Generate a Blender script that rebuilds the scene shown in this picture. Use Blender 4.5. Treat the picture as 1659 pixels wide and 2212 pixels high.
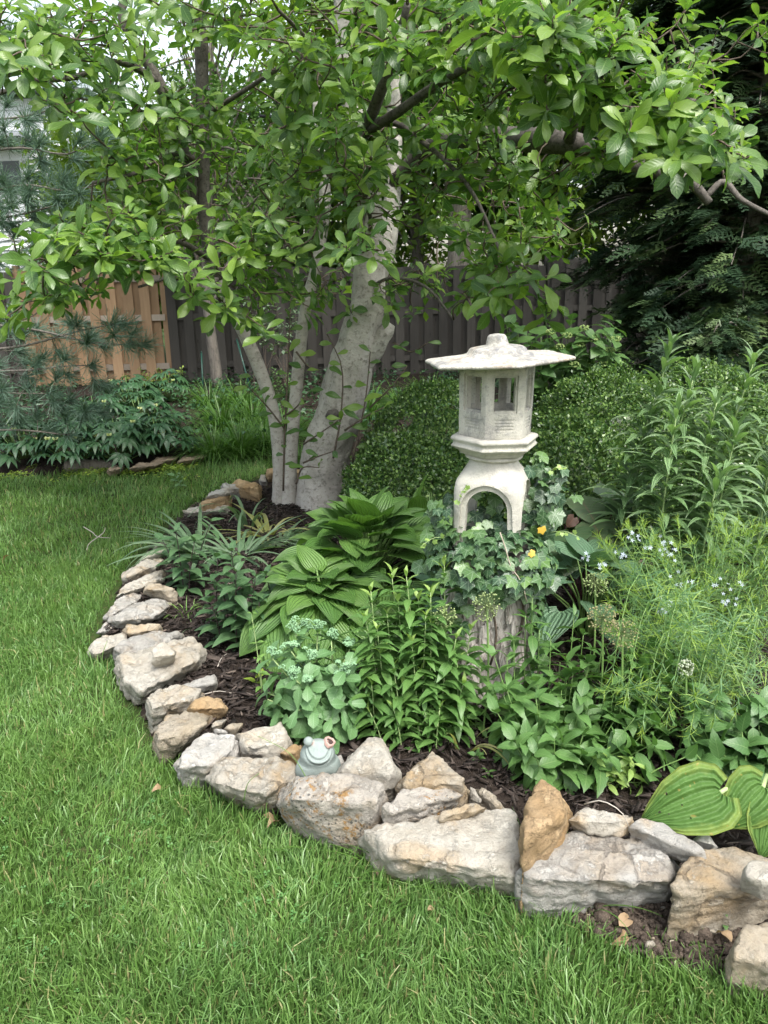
import bpy, bmesh, math, random
import numpy as np
from mathutils import Vector, Matrix, noise

for _o in list(bpy.data.objects):
    bpy.data.objects.remove(_o)
SC = bpy.context.scene
COL = SC.collection
rng = np.random.default_rng(7)
random.seed(7)
RAD = math.radians

# ------------------------------------------------------------------ camera
CAMZ, PITCH, ROLL, FPX = 1.5, 16.6, -1.0, 1661.0
cam_data = bpy.data.cameras.new('camera')
cam = bpy.data.objects.new('camera', cam_data)
COL.objects.link(cam)
_R = Matrix.Rotation(RAD(90 - PITCH), 3, 'X') @ Matrix.Rotation(RAD(ROLL), 3, 'Z')
cam.matrix_world = Matrix.Translation((0, 0, CAMZ)) @ _R.to_4x4()
cam_data.sensor_fit = 'VERTICAL'
cam_data.sensor_height = 36.0
cam_data.lens = 36.0 * FPX / 2212.0
cam_data.clip_start = 0.05
cam_data.clip_end = 800.0
SC.camera = cam

# ------------------------------------------------------------------ sky and sun (bright overcast, open shade)
SUN_EL, SUN_AZ = 60.0, 150.0      # azimuth measured from +Y (into the picture) clockwise: behind the camera, to the right
world = bpy.data.worlds.new('World')
SC.world = world
world.use_nodes = True
_nt = world.node_tree
_bg = _nt.nodes['Background']
_sky = _nt.nodes.new('ShaderNodeTexSky')
_sky.sky_type = 'NISHITA'
_sky.sun_disc = False
_sky.sun_elevation = RAD(SUN_EL)
_sky.sun_rotation = RAD(SUN_AZ)
_sky.air_density = 1.6
_sky.dust_density = 4.0
_hs = _nt.nodes.new('ShaderNodeHueSaturation')
_hs.inputs['Saturation'].default_value = 0.5
_nt.links.new(_sky.outputs[0], _hs.inputs['Color'])
_nt.links.new(_hs.outputs[0], _bg.inputs['Color'])
_bg.inputs['Strength'].default_value = 0.125
sun_data = bpy.data.lights.new('sun', 'SUN')
sun_data.energy = 1.5
sun_data.angle = RAD(20)
sun_data.color = (1.0, 0.975, 0.94)
sun = bpy.data.objects.new('sun', sun_data)
COL.objects.link(sun)
_sd = Vector((math.sin(RAD(SUN_AZ)) * math.cos(RAD(SUN_EL)), math.cos(RAD(SUN_AZ)) * math.cos(RAD(SUN_EL)), math.sin(RAD(SUN_EL))))
sun.rotation_euler = _sd.to_track_quat('Z', 'Y').to_euler()
sun.location = (0, -4, 8)

# ------------------------------------------------------------------ exposure, render settings
SC.view_settings.view_transform = 'Standard'
SC.view_settings.look = 'None'
SC.view_settings.exposure = 1.64
SC.view_settings.gamma = 1.0
SC.view_settings.use_curve_mapping = False
SC.render.engine = 'CYCLES'
SC.cycles.max_bounces = 7
SC.cycles.diffuse_bounces = 4
SC.cycles.glossy_bounces = 2
SC.cycles.transmission_bounces = 5
SC.cycles.transparent_max_bounces = 4
SC.cycles.caustics_reflective = False
SC.cycles.caustics_refractive = False
SC.cycles.use_denoising = True
SC.cycles.use_adaptive_sampling = True
SC.cycles.adaptive_threshold = 0.02

# ------------------------------------------------------------------ placing helpers: a picture direction to a place in the garden
_C = np.array((0, 0, CAMZ))
_RN = np.array(_R)

def ray(u, v):
    d = _RN @ np.array(((u - 829.5) / FPX, (1106.0 - v) / FPX, -1.0))
    return d

def G(u, v, z=0.0):
    """where the line of sight meets the level z"""
    d = ray(u, v)
    t = (z - CAMZ) / d[2]
    return _C + d * t

def P(u, v, Y):
    """where the line of sight is Y metres down the garden"""
    d = ray(u, v)
    return _C + d * (Y / d[1])

def px(p):
    """picture position and depth of points (N,3)"""
    q = (np.atleast_2d(p) - _C) @ _RN
    z = np.maximum(-q[:, 2], 1e-3)
    return 829.5 + FPX * q[:, 0] / z, 1106 - FPX * q[:, 1] / z, np.where(q[:, 2] < 0, z, -1)

# ------------------------------------------------------------------ object helpers
def tag(o, label=None, cat=None, group=None, kind=None):
    if label: o['label'] = label
    if cat: o['category'] = cat
    if group: o['group'] = group
    if kind: o['kind'] = kind
    return o

def thing(name, label, cat, loc, group=None):
    o = bpy.data.objects.new(name, None)
    o.empty_display_size = 0.1
    o.location = loc
    COL.objects.link(o)
    return tag(o, label, cat, group)

def attach(name, mesh, parent, mat=None, M=None, kind=None):
    """mesh with world-space vertices (or a matrix M) under a thing whose Empty only has a location chain"""
    o = bpy.data.objects.new(name, mesh)
    COL.objects.link(o)
    if mat is not None and not mesh.materials:
        mesh.materials.append(mat)
    off = Vector((0, 0, 0))
    q = parent
    while q is not None:
        off += q.location
        q = q.parent
    if parent is not None:
        o.parent = parent
    if M is None:
        o.location = -off
    else:
        M = Matrix(M)
        M.translation = M.translation - off
        o.matrix_basis = M
    if kind: o['kind'] = kind
    return o

def mk_mesh(name, V, quads=None, tris=None, luv=None, rnd=None, extra=None, smooth=True):
    me = bpy.data.meshes.new(name)
    V = np.asarray(V, dtype=np.float32).reshape(-1, 3)
    quads = np.zeros((0, 4), np.int32) if quads is None else np.asarray(quads, np.int32).reshape(-1, 4)
    tris = np.zeros((0, 3), np.int32) if tris is None else np.asarray(tris, np.int32).reshape(-1, 3)
    me.vertices.add(len(V))
    me.vertices.foreach_set('co', V.ravel())
    nl = len(quads) * 4 + len(tris) * 3
    me.loops.add(nl)
    me.loops.foreach_set('vertex_index', np.concatenate((quads.ravel(), tris.ravel())).astype(np.int32))
    me.polygons.add(len(quads) + len(tris))
    starts = np.concatenate((np.arange(len(quads)) * 4, len(quads) * 4 + np.arange(len(tris)) * 3)).astype(np.int32)
    me.polygons.foreach_set('loop_start', starts)
    me.polygons.foreach_set('use_smooth', np.full(len(starts), smooth))
    if luv is not None:
        a = me.attributes.new('luv', 'FLOAT_VECTOR', 'POINT')
        l3 = np.zeros((len(V), 3), np.float32)
        l3[:, :luv.shape[1]] = luv
        a.data.foreach_set('vector', l3.ravel())
    if rnd is not None:
        a = me.attributes.new('rnd', 'FLOAT', 'POINT')
        a.data.foreach_set('value', np.asarray(rnd, np.float32))
    for k, vals in (extra or {}).items():
        a = me.attributes.new(k, 'FLOAT', 'POINT')
        a.data.foreach_set('value', np.asarray(vals, np.float32))
    me.update(calc_edges=True)
    me.validate()
    return me

class Acc:
    """collects pieces that become ONE mesh"""
    def __init__(s):
        s.V, s.Q, s.T, s.L, s.R, s.n = [], [], [], [], [], 0
    def add(s, V, quads=None, tris=None, luv=None, rnd=0.0):
        V = np.asarray(V, float).reshape(-1, 3)
        s.V.append(V)
        if quads is not None and len(quads): s.Q.append(np.asarray(quads, int).reshape(-1, 4) + s.n)
        if tris is not None and len(tris): s.T.append(np.asarray(tris, int).reshape(-1, 3) + s.n)
        s.L.append(np.zeros((len(V), 2)) if luv is None else np.asarray(luv, float)[:, :2])
        s.R.append(np.full(len(V), rnd) if np.isscalar(rnd) else np.asarray(rnd, float))
        s.n += len(V)
        return s
    def mesh(s, name, smooth=True):
        return mk_mesh(name, np.concatenate(s.V), np.concatenate(s.Q) if s.Q else None,
                       np.concatenate(s.T) if s.T else None, np.concatenate(s.L), np.concatenate(s.R), smooth=smooth)

def nrm(a):
    a = np.asarray(a, float)
    return a / (np.linalg.norm(a, axis=-1, keepdims=True) + 1e-9)

def tube(pts, radii, sides=6, rough=0.0, cap=True, seed=0):
    pts = np.asarray(pts, float)
    n = len(pts)
    radii = np.broadcast_to(np.asarray(radii, float), (n,))
    tan = nrm(np.gradient(pts, axis=0))
    ref = np.array((0, 0, 1.0)) if abs(tan[0][2]) < 0.9 else np.array((1.0, 0, 0))
    x = nrm(np.cross(tan[0], ref))
    V = []
    ang = np.arange(sides) * 2 * math.pi / sides
    for i in range(n):
        x = nrm(x - tan[i] * np.dot(x, tan[i]))
        y = np.cross(tan[i], x)
        r = np.full(sides, radii[i])
        if rough:
            zz = pts[i][2] * 1.0
            r = r * np.array([1 + rough * (noise.noise(Vector((math.cos(a) * 1.3 + seed, math.sin(a) * 1.3, zz * 3.5))) + .45 * noise.noise(Vector((math.cos(a) * 4 + seed, math.sin(a) * 4, zz * 12))) + .22 * noise.noise(Vector((math.cos(a) * 9 + seed, math.sin(a) * 9, zz * 38)))) for a in ang])
        V.append(pts[i] + (np.cos(ang) * r)[:, None] * x + (np.sin(ang) * r)[:, None] * y)
    V = np.concatenate(V)
    Q = []
    for i in range(n - 1):
        a = i * sides
        for k in range(sides):
            k2 = (k + 1) % sides
            Q.append((a + k, a + k2, a + sides + k2, a + sides + k))
    T = []
    if cap:
        V = np.concatenate((V, pts[-1:], pts[:1]))
        c1, c0 = n * sides, n * sides + 1
        for k in range(sides):
            k2 = (k + 1) % sides
            T.append(((n - 1) * sides + k, (n - 1) * sides + k2, c1))
            T.append((k2, k, c0))
    lu = np.zeros((len(V), 2))
    return V, np.array(Q), np.array(T) if T else None, lu

def spline(pts, n):
    """smooth curve through points (N,k) as n samples"""
    pts = np.asarray(pts, float)
    m = len(pts)
    if m == 2:
        t = np.linspace(0, 1, n)[:, None]
        return pts[0] * (1 - t) + pts[1] * t
    d = np.concatenate(([0], np.cumsum(np.linalg.norm(np.diff(pts[:, :3], axis=0), axis=1))))
    t = np.linspace(0, d[-1], n)
    tan = np.gradient(pts, d, axis=0)
    k = np.clip(np.searchsorted(d, t, side='right') - 1, 0, m - 2)
    h = (d[k + 1] - d[k])[:, None]
    s = ((t - d[k])[:, None]) / h
    return ((2*s**3-3*s**2+1) * pts[k] + (s**3-2*s**2+s) * h * tan[k] + (-2*s**3+3*s**2) * pts[k+1] + (s**3-s**2) * h * tan[k+1])

# ------------------------------------------------------------------ leaves
SHAPES = {
    'obovate': ([0, .12, .35, .6, .8, .92, 1], [.05, .28, .68, 1, .86, .46, .01]),
    'ovate':   ([0, .1, .3, .5, .75, .9, 1], [.08, .62, 1, .92, .52, .2, .01]),
    'heart':   ([0, .04, .16, .35, .6, .82, .94, 1], [.3, .75, 1, 1, .78, .4, .15, .01]),
    'lance':   ([0, .1, .35, .6, .85, 1], [.12, .5, 1, .85, .34, .01]),
    'strap':   ([0, .1, .5, .85, 1], [.55, .85, 1, .62, .02]),
    'spoon':   ([0, .15, .4, .65, .85, .95, 1], [.2, .3, .7, 1, .85, .5, .05]),
}

def leaf_tpl(W, shape, ns=6, nc=1, fold=0.25, curl=0.4, serr=0.0, wave=0.0, lobe=0.0, wfreq=9.0, seed=0, side=0.0):
    """leaf of length 1 along +Y, face up +Z, width W"""
    r = np.random.default_rng(seed)
    tt, ww = SHAPES[shape]
    t = np.linspace(0, 1, ns + 1)
    w = np.interp(t, tt, ww) * W / 2
    if serr:
        w = w * (1 + serr * np.where(np.arange(ns + 1) % 2 == 0, 1, -1) * (t > .08) * (t < .95))
    th = -curl * (t ** 1.3) + r.normal(0, .05)
    dy = np.cos(th) / ns; dz = np.sin(th) / ns
    y = np.concatenate(([0], np.cumsum((dy[1:] + dy[:-1]) / 2)))
    z = np.concatenate(([0], np.cumsum((dz[1:] + dz[:-1]) / 2)))
    s = np.linspace(-1, 1, 2 * nc + 1)
    S, Tm = np.meshgrid(s, t)
    X = S * w[:, None] + side * (Tm ** 2)
    ph = r.uniform(0, 6)
    Z = z[:, None] + fold * np.abs(X) + wave * np.sin(Tm * wfreq + ph + (S > 0) * 1.7) * np.abs(S) ** 1.5 * (Tm > .05)
    Y = y[:, None] - lobe * (np.abs(S) ** 2) * (1 - Tm) ** 4 + 0 * S
    V = np.stack((X, Y, Z), -1).reshape(-1, 3)
    m = 2 * nc + 1
    Q = [(i * m + k, i * m + k + 1, (i + 1) * m + k + 1, (i + 1) * m + k) for i in range(ns) for k in range(2 * nc)]
    luv = np.stack((S, Tm), -1).reshape(-1, 2)
    return V, np.array(Q), None, luv

def frames(pos, d, up):
    """(N,4,4) with Y along d and Z near up"""
    d = nrm(d); x = nrm(np.cross(d, up)); z = np.cross(x, d)
    M = np.zeros((len(pos), 4, 4))
    M[:, :3, 0], M[:, :3, 1], M[:, :3, 2], M[:, :3, 3] = x, d, z, pos
    M[:, 3, 3] = 1
    return M

def bake(tpls, which, M, scale, rnd=None):
    """one mesh data block out of many leaves"""
    Vs, Qs, Ts, Ls, Rs, n = [], [], [], [], [], 0
    rnd = rng.random(len(M)) if rnd is None else rnd
    for j, (V, Q, T, L) in enumerate(tpls):
        k = np.nonzero(which == j)[0]
        if not len(k): continue
        W = np.einsum('nij,vj->nvi', M[k, :3, :3] * scale[k, None, None], V) + M[k, None, :3, 3]
        nv = len(V)
        base = n + np.arange(len(k))[:, None, None] * nv
        Vs.append(W.reshape(-1, 3))
        if Q is not None: Qs.append((Q[None] + base).reshape(-1, 4))
        if T is not None: Ts.append((T[None] + base).reshape(-1, 3))
        Ls.append(np.tile(L, (len(k), 1)))
        Rs.append(np.repeat(rnd[k], nv))
        n += len(k) * nv
    return mk_mesh('foliage', np.concatenate(Vs), np.concatenate(Qs) if Qs else None, np.concatenate(Ts) if Ts else None,
                   np.concatenate(Ls), np.concatenate(Rs))

_tplmesh = {}
def leaves(parent, tpls, M, scale, mat, limit=300, name='leaf', rest='foliage', key=None, which=None):
    """leaves of one plant: those that show largest are parts of their own, the rest one part"""
    M = np.asarray(M); scale = np.asarray(scale, float)
    n = len(M)
    which = rng.integers(0, len(tpls), n) if which is None else which
    u, v, z = px(M[:, :3, 3])
    vis = (z > 0) & (u > -60) & (u < 1720) & (v > -60) & (v < 2270)
    size = np.where(vis, scale / np.maximum(z, .1), 0)
    order = np.argsort(-size)
    own = order[:limit] if n > limit else order
    rest_i = order[limit:] if n > limit else order[:0]
    key = key or id(tpls)
    for i in own:
        mk = (key, int(which[i]), mat.name)
        if mk not in _tplmesh:
            V, Q, T, L = tpls[which[i]]
            me = mk_mesh(name, V, Q, T, L, np.zeros(len(V)))
            me.materials.append(mat)
            _tplmesh[mk] = me
        A = M[i].copy()
        A[:3, :3] *= scale[i]
        attach(name, _tplmesh[mk], parent, None, A)
    if len(rest_i):
        me = bake(tpls, which[rest_i], M[rest_i], scale[rest_i])
        attach(rest, me, parent, mat, None, 'stuff')

def rand_dirs(n):
    a = rng.normal(size=(n, 3))
    return nrm(a)

# ------------------------------------------------------------------ materials
class NT:
    def __init__(s, name):
        s.m = bpy.data.materials.new(name)
        s.m.use_nodes = True
        s.t = s.m.node_tree
        s.t.nodes.clear()
        s.out = s.t.nodes.new('ShaderNodeOutputMaterial')
    def n(s, typ, **kw):
        nd = s.t.nodes.new('ShaderNode' + typ)
        for k, v in kw.items():
            if k.startswith('i_'):
                key = k[2:].replace('_', ' ')
                nd.inputs[key].default_value = v
            else:
                setattr(nd, k, v)
        return nd
    def l(s, a, b): s.t.links.new(a, b)
    def math(s, op, a, b=None, c=None, clamp=False):
        nd = s.t.nodes.new('ShaderNodeMath'); nd.operation = op; nd.use_clamp = clamp
        for i, x in enumerate((a, b, c)):
            if x is None: continue
            if isinstance(x, (int, float)): nd.inputs[i].default_value = x
            else: s.l(x, nd.inputs[i])
        return nd.outputs[0]
    def mix(s, fac, a, b, typ='MIX'):
        nd = s.t.nodes.new('ShaderNodeMix'); nd.data_type = 'RGBA'; nd.blend_type = typ
        for sock, x in ((nd.inputs[0], fac), (nd.inputs[6], a), (nd.inputs[7], b)):
            if isinstance(x, (int, float)): sock.default_value = x
            elif isinstance(x, tuple): sock.default_value = (*x, 1) if len(x) == 3 else x
            else: s.l(x, sock)
        return nd.outputs[2]
    def ramp(s, fac, stops, interp='LINEAR'):
        nd = s.t.nodes.new('ShaderNodeValToRGB')
        nd.color_ramp.interpolation = interp
        el = nd.color_ramp.elements
        while len(el) < len(stops): el.new(0.5)
        for e, (p, c) in zip(el, stops):
            e.position = p
            e.color = (*c, 1) if isinstance(c, tuple) else (c, c, c, 1)
        s.l(fac, nd.inputs[0])
        return nd.outputs[0]
    def noise(s, vec, scale, detail=4, rough=0.55, dist=0.0, typ=None):
        nd = s.t.nodes.new('ShaderNodeTexNoise')
        nd.inputs['Scale'].default_value = scale; nd.inputs['Detail'].default_value = detail
        nd.inputs['Roughness'].default_value = rough; nd.inputs['Distortion'].default_value = dist
        if vec is not None: s.l(vec, nd.inputs['Vector'])
        return nd.outputs[0]
    def bump(s, h, strength, dist=0.01, normal=None):
        nd = s.t.nodes.new('ShaderNodeBump')
        nd.inputs['Strength'].default_value = strength; nd.inputs['Distance'].default_value = dist
        s.l(h, nd.inputs['Height'])
        if normal is not None: s.l(normal, nd.inputs['Normal'])
        return nd.outputs[0]
    def coord(s, which='Object'):
        return s.t.nodes.new('ShaderNodeTexCoord').outputs[which]
    def pos(s):
        return s.t.nodes.new('ShaderNodeNewGeometry').outputs['Position']
    def rand(s):
        return s.t.nodes.new('ShaderNodeObjectInfo').outputs['Random']
    def offs(s, vec, k=17.0):
        """shift the pattern from object to object"""
        r = s.rand()
        c = s.t.nodes.new('ShaderNodeCombineXYZ')
        s.l(s.math('MULTIPLY', r, k), c.inputs[0]); s.l(s.math('MULTIPLY', r, k * 1.7), c.inputs[1]); s.l(s.math('MULTIPLY', r, k * .6), c.inputs[2])
        a = s.t.nodes.new('ShaderNodeVectorMath'); a.operation = 'ADD'
        s.l(vec, a.inputs[0]); s.l(c.outputs[0], a.inputs[1])
        return a.outputs[0]
    def stretch(s, vec, sc):
        a = s.t.nodes.new('ShaderNodeVectorMath'); a.operation = 'MULTIPLY'
        s.l(vec, a.inputs[0]); a.inputs[1].default_value = sc
        return a.outputs[0]
    def principled(s, col, rough=0.6, normal=None, spec=0.5):
        p = s.t.nodes.new('ShaderNodeBsdfPrincipled')
        for key, x in (('Base Color', col), ('Roughness', rough)):
            if isinstance(x, tuple): p.inputs[key].default_value = (*x, 1)
            elif isinstance(x, (int, float)): p.inputs[key].default_value = x
            else: s.l(x, p.inputs[key])
        p.inputs['Specular IOR Level'].default_value = spec
        if normal is not None: s.l(normal, p.inputs['Normal'])
        return p.outputs[0]
    def done(s, shader):
        s.l(shader, s.out.inputs['Surface'])
        return s.m

def leaf_mat(name, dark, light, vein=None, trans=0.3, tcol=None, rough=0.45, ribs=0, rim=None, spec=0.5, tips=None, spots=0.0, vw=0.07, ribstr=.6):
    """dark..light: range from leaf to leaf; vein: midrib colour; ribs: number of parallel ribs; rim: margin colour"""
    s = NT(name)
    at = s.n('Attribute', attribute_name='luv').outputs['Vector']
    sep = s.n('SeparateXYZ'); s.l(at, sep.inputs[0])
    S, T = sep.outputs[0], sep.outputs[1]
    rn = s.n('Attribute', attribute_name='rnd').outputs['Fac']
    f = s.math('FRACT', s.math('ADD', rn, s.rand()))
    col = s.mix(f, dark, light)
    nz = s.noise(s.pos(), 38.0, 2)
    col = s.mix(s.math('MULTIPLY', nz, .35), col, tuple(c * .55 for c in dark))
    aS = s.math('ABSOLUTE', S)
    nrmv = None
    if rim:
        e = s.math('ADD', aS, s.math('MULTIPLY', s.math('SUBTRACT', nz, .5), .5))
        k = s.ramp(e, [(.66, 0.0), (1.05, 1.0)])
        col = s.mix(k, col, rim)
    if tips:
        col = s.mix(s.math('POWER', f, 3.0), col, tips)
    if vein:
        k = s.math('MULTIPLY', s.math('SUBTRACT', 1.0, s.math('DIVIDE', aS, vw), clamp=True), .75)
        col = s.mix(k, col, vein)
        sv = s.math('SINE', s.math('MULTIPLY', s.math('SUBTRACT', T, s.math('MULTIPLY', aS, .22)), 55.0))
        kk = s.math('MULTIPLY', s.math('POWER', s.math('MAXIMUM', sv, 0.0), 6.0), .22)
        if not ribs:
            col = s.mix(kk, col, vein)
            nrmv = s.bump(sv, .12, .002)
    if ribs:
        q = s.math('SINE', s.math('MULTIPLY', aS, ribs * 3.14159))
        nrmv = s.bump(s.math('ADD', q, s.math('MULTIPLY', s.noise(s.pos(), 90.0, 3), 1.2)), ribstr, .006)
        col = s.mix(s.math('MULTIPLY', s.math('POWER', s.math('MAXIMUM', s.math('MULTIPLY', q, -1.0), 0.0), 3.0), .25 * ribstr / .6), col, tuple(c * .5 for c in dark))
    if spots:
        v = s.noise(s.pos(), 60.0, 1)
        col = s.mix(s.ramp(v, [(.70, 0.0), (.74, spots)]), col, (.30, .24, .07))
    p = s.principled(col, rough, nrmv, spec)
    tr = s.n('BsdfTranslucent')
    tc = s.mix(1.0, col, (tcol or (1.4, 1.55, .75)), 'MULTIPLY')
    s.l(tc, tr.inputs['Color'])
    mx = s.n('MixShader'); mx.inputs[0].default_value = trans
    s.l(p, mx.inputs[1]); s.l(tr.outputs[0], mx.inputs[2])
    return s.done(mx.outputs[0])

def stone_mat(name, base, patch, dark, ochre=0.3, ochre_col=(.50, .33, .15), lichen=0.0, bright=1.0):
    s = NT(name)
    vec = s.offs(s.coord('Object'))
    n1 = s.noise(vec, 7.0, 6, .65, .8)
    n2 = s.noise(vec, 24.0, 8, .72)
    n3 = s.noise(vec, 110.0, 6, .75)
    n4 = s.noise(vec, 4.0, 4, .6, 1.2)
    col = s.mix(s.ramp(n1, [(.38, 0.0), (.62, 1.0)]), base, patch)
    col = s.mix(s.math('MULTIPLY', s.ramp(n4, [(.5, 0.0), (.68, 1.0)]), ochre), col, ochre_col)
    col = s.mix(s.math('MULTIPLY', s.ramp(n2, [(.50, 0.0), (.72, 1.0)]), .6), col, dark)
    col = s.mix(s.math('MULTIPLY', s.ramp(n3, [(.52, 0.0), (.70, 1.0)]), .5), col, tuple(c * .7 for c in dark))
    if lichen:
        vo = s.n('TexVoronoi', feature='F1'); vo.inputs['Scale'].default_value = 75.0; s.l(vec, vo.inputs['Vector'])
        blob = s.ramp(s.math('ADD', vo.outputs['Distance'], s.math('MULTIPLY', n2, .9)), [(.64, 1.0), (.76, 0.0)])
        reg = s.ramp(s.noise(vec, 6.0, 2), [(.46, 0.0), (.56, 1.0)])
        col = s.mix(s.math('MULTIPLY', s.math('MULTIPLY', blob, reg), lichen), col, (.12, .12, .11))
        o = s.ramp(s.noise(vec, 40.0, 5, .7), [(.54, 0.0), (.62, .9)])
        col = s.mix(s.math('MULTIPLY', s.math('MULTIPLY', o, reg), lichen), col, (.36, .19, .04))
    chip = s.ramp(s.noise(vec, 13.0, 7, .75, .3), [(.56, 0.0), (.60, .7)])
    col = s.mix(chip, col, tuple(min(.72, c * 1.22) for c in base))
    vc = s.n('TexVoronoi', feature='DISTANCE_TO_EDGE'); vc.inputs['Scale'].default_value = 9.0
    s.l(vec, vc.inputs['Vector'])
    ck = s.math('MULTIPLY', s.ramp(s.math('ADD', vc.outputs['Distance'], s.math('MULTIPLY', s.math('SUBTRACT', n2, .5), .35)), [(.0, 1.0), (.035, 0.0)]), s.ramp(n4, [(.47, 0.0), (.62, .5)]))
    col = s.mix(ck, col, tuple(c * .55 for c in dark))
    r = s.rand()
    col = s.mix(1.0, col, s.ramp(r, [(0, .82 * bright), (1, 1.08 * bright)]), 'MULTIPLY')
    h = s.math('ADD', s.math('MULTIPLY', n2, 1.2), s.math('MULTIPLY', n3, .7))
    st = s.noise(s.stretch(vec, (6.0, 6.0, 60.0)), 1.0, 3)
    h = s.math('ADD', h, s.math('MULTIPLY', st, .4))
    h = s.math('SUBTRACT', h, s.math('MULTIPLY', ck, .8))
    h = s.math('ADD', h, s.math('MULTIPLY', chip, .35))
    return s.done(s.principled(col, .88, s.bump(h, 1.0, .018), .2))

M_PALE = stone_mat('limestone_pale', (.56, .53, .46), (.47, .43, .355), (.29, .25, .20), .6)
M_GREY = stone_mat('limestone_grey', (.52, .505, .465), (.43, .41, .37), (.25, .23, .205), .4)
M_TAN = stone_mat('limestone_tan', (.52, .465, .375), (.46, .39, .285), (.25, .205, .15), .6)
M_OCHRE = stone_mat('limestone_ochre', (.50, .36, .21), (.45, .32, .18), (.26, .18, .10), .6, (.37, .22, .085))
M_LICHEN = stone_mat('limestone_lichen', (.49, .455, .40), (.41, .375, .32), (.22, .20, .18), .45, lichen=.9)
M_DULL = stone_mat('sandstone_dull', (.36, .29, .21), (.30, .24, .18), (.17, .14, .11), .4)

def lantern_mat(name, stain):
    s = NT(name)
    vec = s.offs(s.coord('Object'), 5)
    n1 = s.noise(vec, 9.0, 5, .65, .4); n2 = s.noise(vec, 45.0, 5, .7); n3 = s.noise(vec, 160.0, 3, .7)
    col = s.mix(s.ramp(n1, [(.35, 0.0), (.65, 1.0)]), (.51, .49, .43), (.42, .40, .35))
    col = s.mix(s.math('MULTIPLY', s.ramp(s.math('ADD', s.math('MULTIPLY', n1, .55), s.math('MULTIPLY', n2, .45)), [(.50, 0.0), (.60, 1.0)]), stain), col, (.17, .175, .185))
    col = s.mix(s.math('MULTIPLY', s.ramp(n3, [(.55, 0.0), (.68, 1.0)]), min(1, stain * .9)), col, (.17, .165, .15))
    st = s.noise(s.stretch(vec, (26, 26, 3.0)), 1.0, 4, .6)
    col = s.mix(s.math('MULTIPLY', s.ramp(st, [(.52, 0.0), (.66, 1.0)]), .22 + .3 * stain), col, (.22, .215, .19))
    col = s.mix(s.math('MULTIPLY', s.ramp(s.noise(vec, 5.0, 4), [(.5, 0.0), (.7, 1.0)]), .3), col, (.33, .35, .24))
    if stain > .6:
        col = s.mix(s.math('MULTIPLY', s.ramp(s.noise(vec, 6.0, 4), [(.56, 0.0), (.68, 1.0)]), .45), col, (.47, .31, .16))
    if stain > .9:
        sp = s.ramp(s.noise(vec, 75.0, 5, .75), [(.47, 0.0), (.57, 1.0)])
        col = s.mix(s.math('MULTIPLY', sp, .62), col, (.20, .19, .172))
    h = s.math('ADD', n2, s.math('MULTIPLY', n3, .6))
    return s.done(s.principled(col, .92, s.bump(h, .5 + .3 * stain, .006), .2))
M_LROOF = lantern_mat('weathered_concrete_roof', 1.0)
M_LBOX = lantern_mat('weathered_concrete_box', .6)
M_LBASE = lantern_mat('weathered_concrete_base', .22)

def bark_mat(name, a, b, c, vs=(9, 9, 3), bumpd=.01, spots=(.5, .62), vert=True):
    s = NT(name)
    vec = s.coord('Object')
    n1 = s.noise(s.stretch(vec, vs), 1.0, 5, .65, .5)
    n2 = s.noise(s.stretch(vec, tuple(x * 5 for x in vs)), 1.0, 4, .7)
    col = s.mix(s.ramp(n1, [(.36, 0.0), (.64, 1.0)]), a, b)
    col = s.mix(s.math('MULTIPLY', s.ramp(n2, [(spots[0], 0.0), (spots[1], 1.0)]), .75), col, c)
    h = s.math('ADD', n1, s.math('MULTIPLY', n2, .6))
    return s.done(s.principled(col, .9, s.bump(h, .7, bumpd), .2))
M_BARK = bark_mat('magnolia_bark_pale', (.46, .435, .395), (.33, .31, .28), (.17, .155, .135), (7, 7, 8), .022, (.52, .66))
M_LIMB = bark_mat('magnolia_bark_dark', (.15, .135, .118), (.085, .075, .066), (.04, .036, .031), (12, 12, 12), .006)
M_TWIG = bark_mat('twig_brown', (.14, .11, .085), (.09, .07, .055), (.05, .04, .03), (30, 30, 30), .003)
M_STUMP = bark_mat('stump_bark', (.60, .56, .51), (.42, .38, .345), (.13, .11, .09), (16, 16, 3.2), .03, (.50, .60))
M_FARBARK = bark_mat('far_bark', (.20, .18, .15), (.13, .115, .10), (.06, .055, .05), (10, 10, 2), .02)

def soil_mat():
    s = NT('soil')
    p = s.pos()
    n1 = s.noise(p, 3.0, 4); n2 = s.noise(p, 30.0, 6, .7); n3 = s.noise(p, 120.0, 3, .7)
    col = s.mix(n1, (.018, .013, .010), (.040, .030, .024))
    col = s.mix(s.math('MULTIPLY', s.ramp(n2, [(.5, 0.0), (.7, 1.0)]), .6), col, (.065, .05, .04))
    return s.done(s.principled(col, .95, s.bump(s.math('ADD', n2, s.math('MULTIPLY', n3, .4)), 1.0, .02), .15))
M_SOIL = soil_mat()

def dirt_mat():
    s = NT('dry_dirt')
    p = s.pos()
    n2 = s.noise(p, 26.0, 6, .7); n3 = s.noise(p, 140.0, 3, .7); n1 = s.noise(p, 4.0, 3)
    col = s.mix(n1, (.085, .065, .05), (.155, .125, .10))
    col = s.mix(s.ramp(n2, [(.42, 0.0), (.7, 1.0)]), col, (.045, .034, .027))
    return s.done(s.principled(col, .95, s.bump(s.math('ADD', n2, s.math('MULTIPLY', n3, .4)), 1.0, .02), .15))
M_DIRT = dirt_mat()

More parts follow.
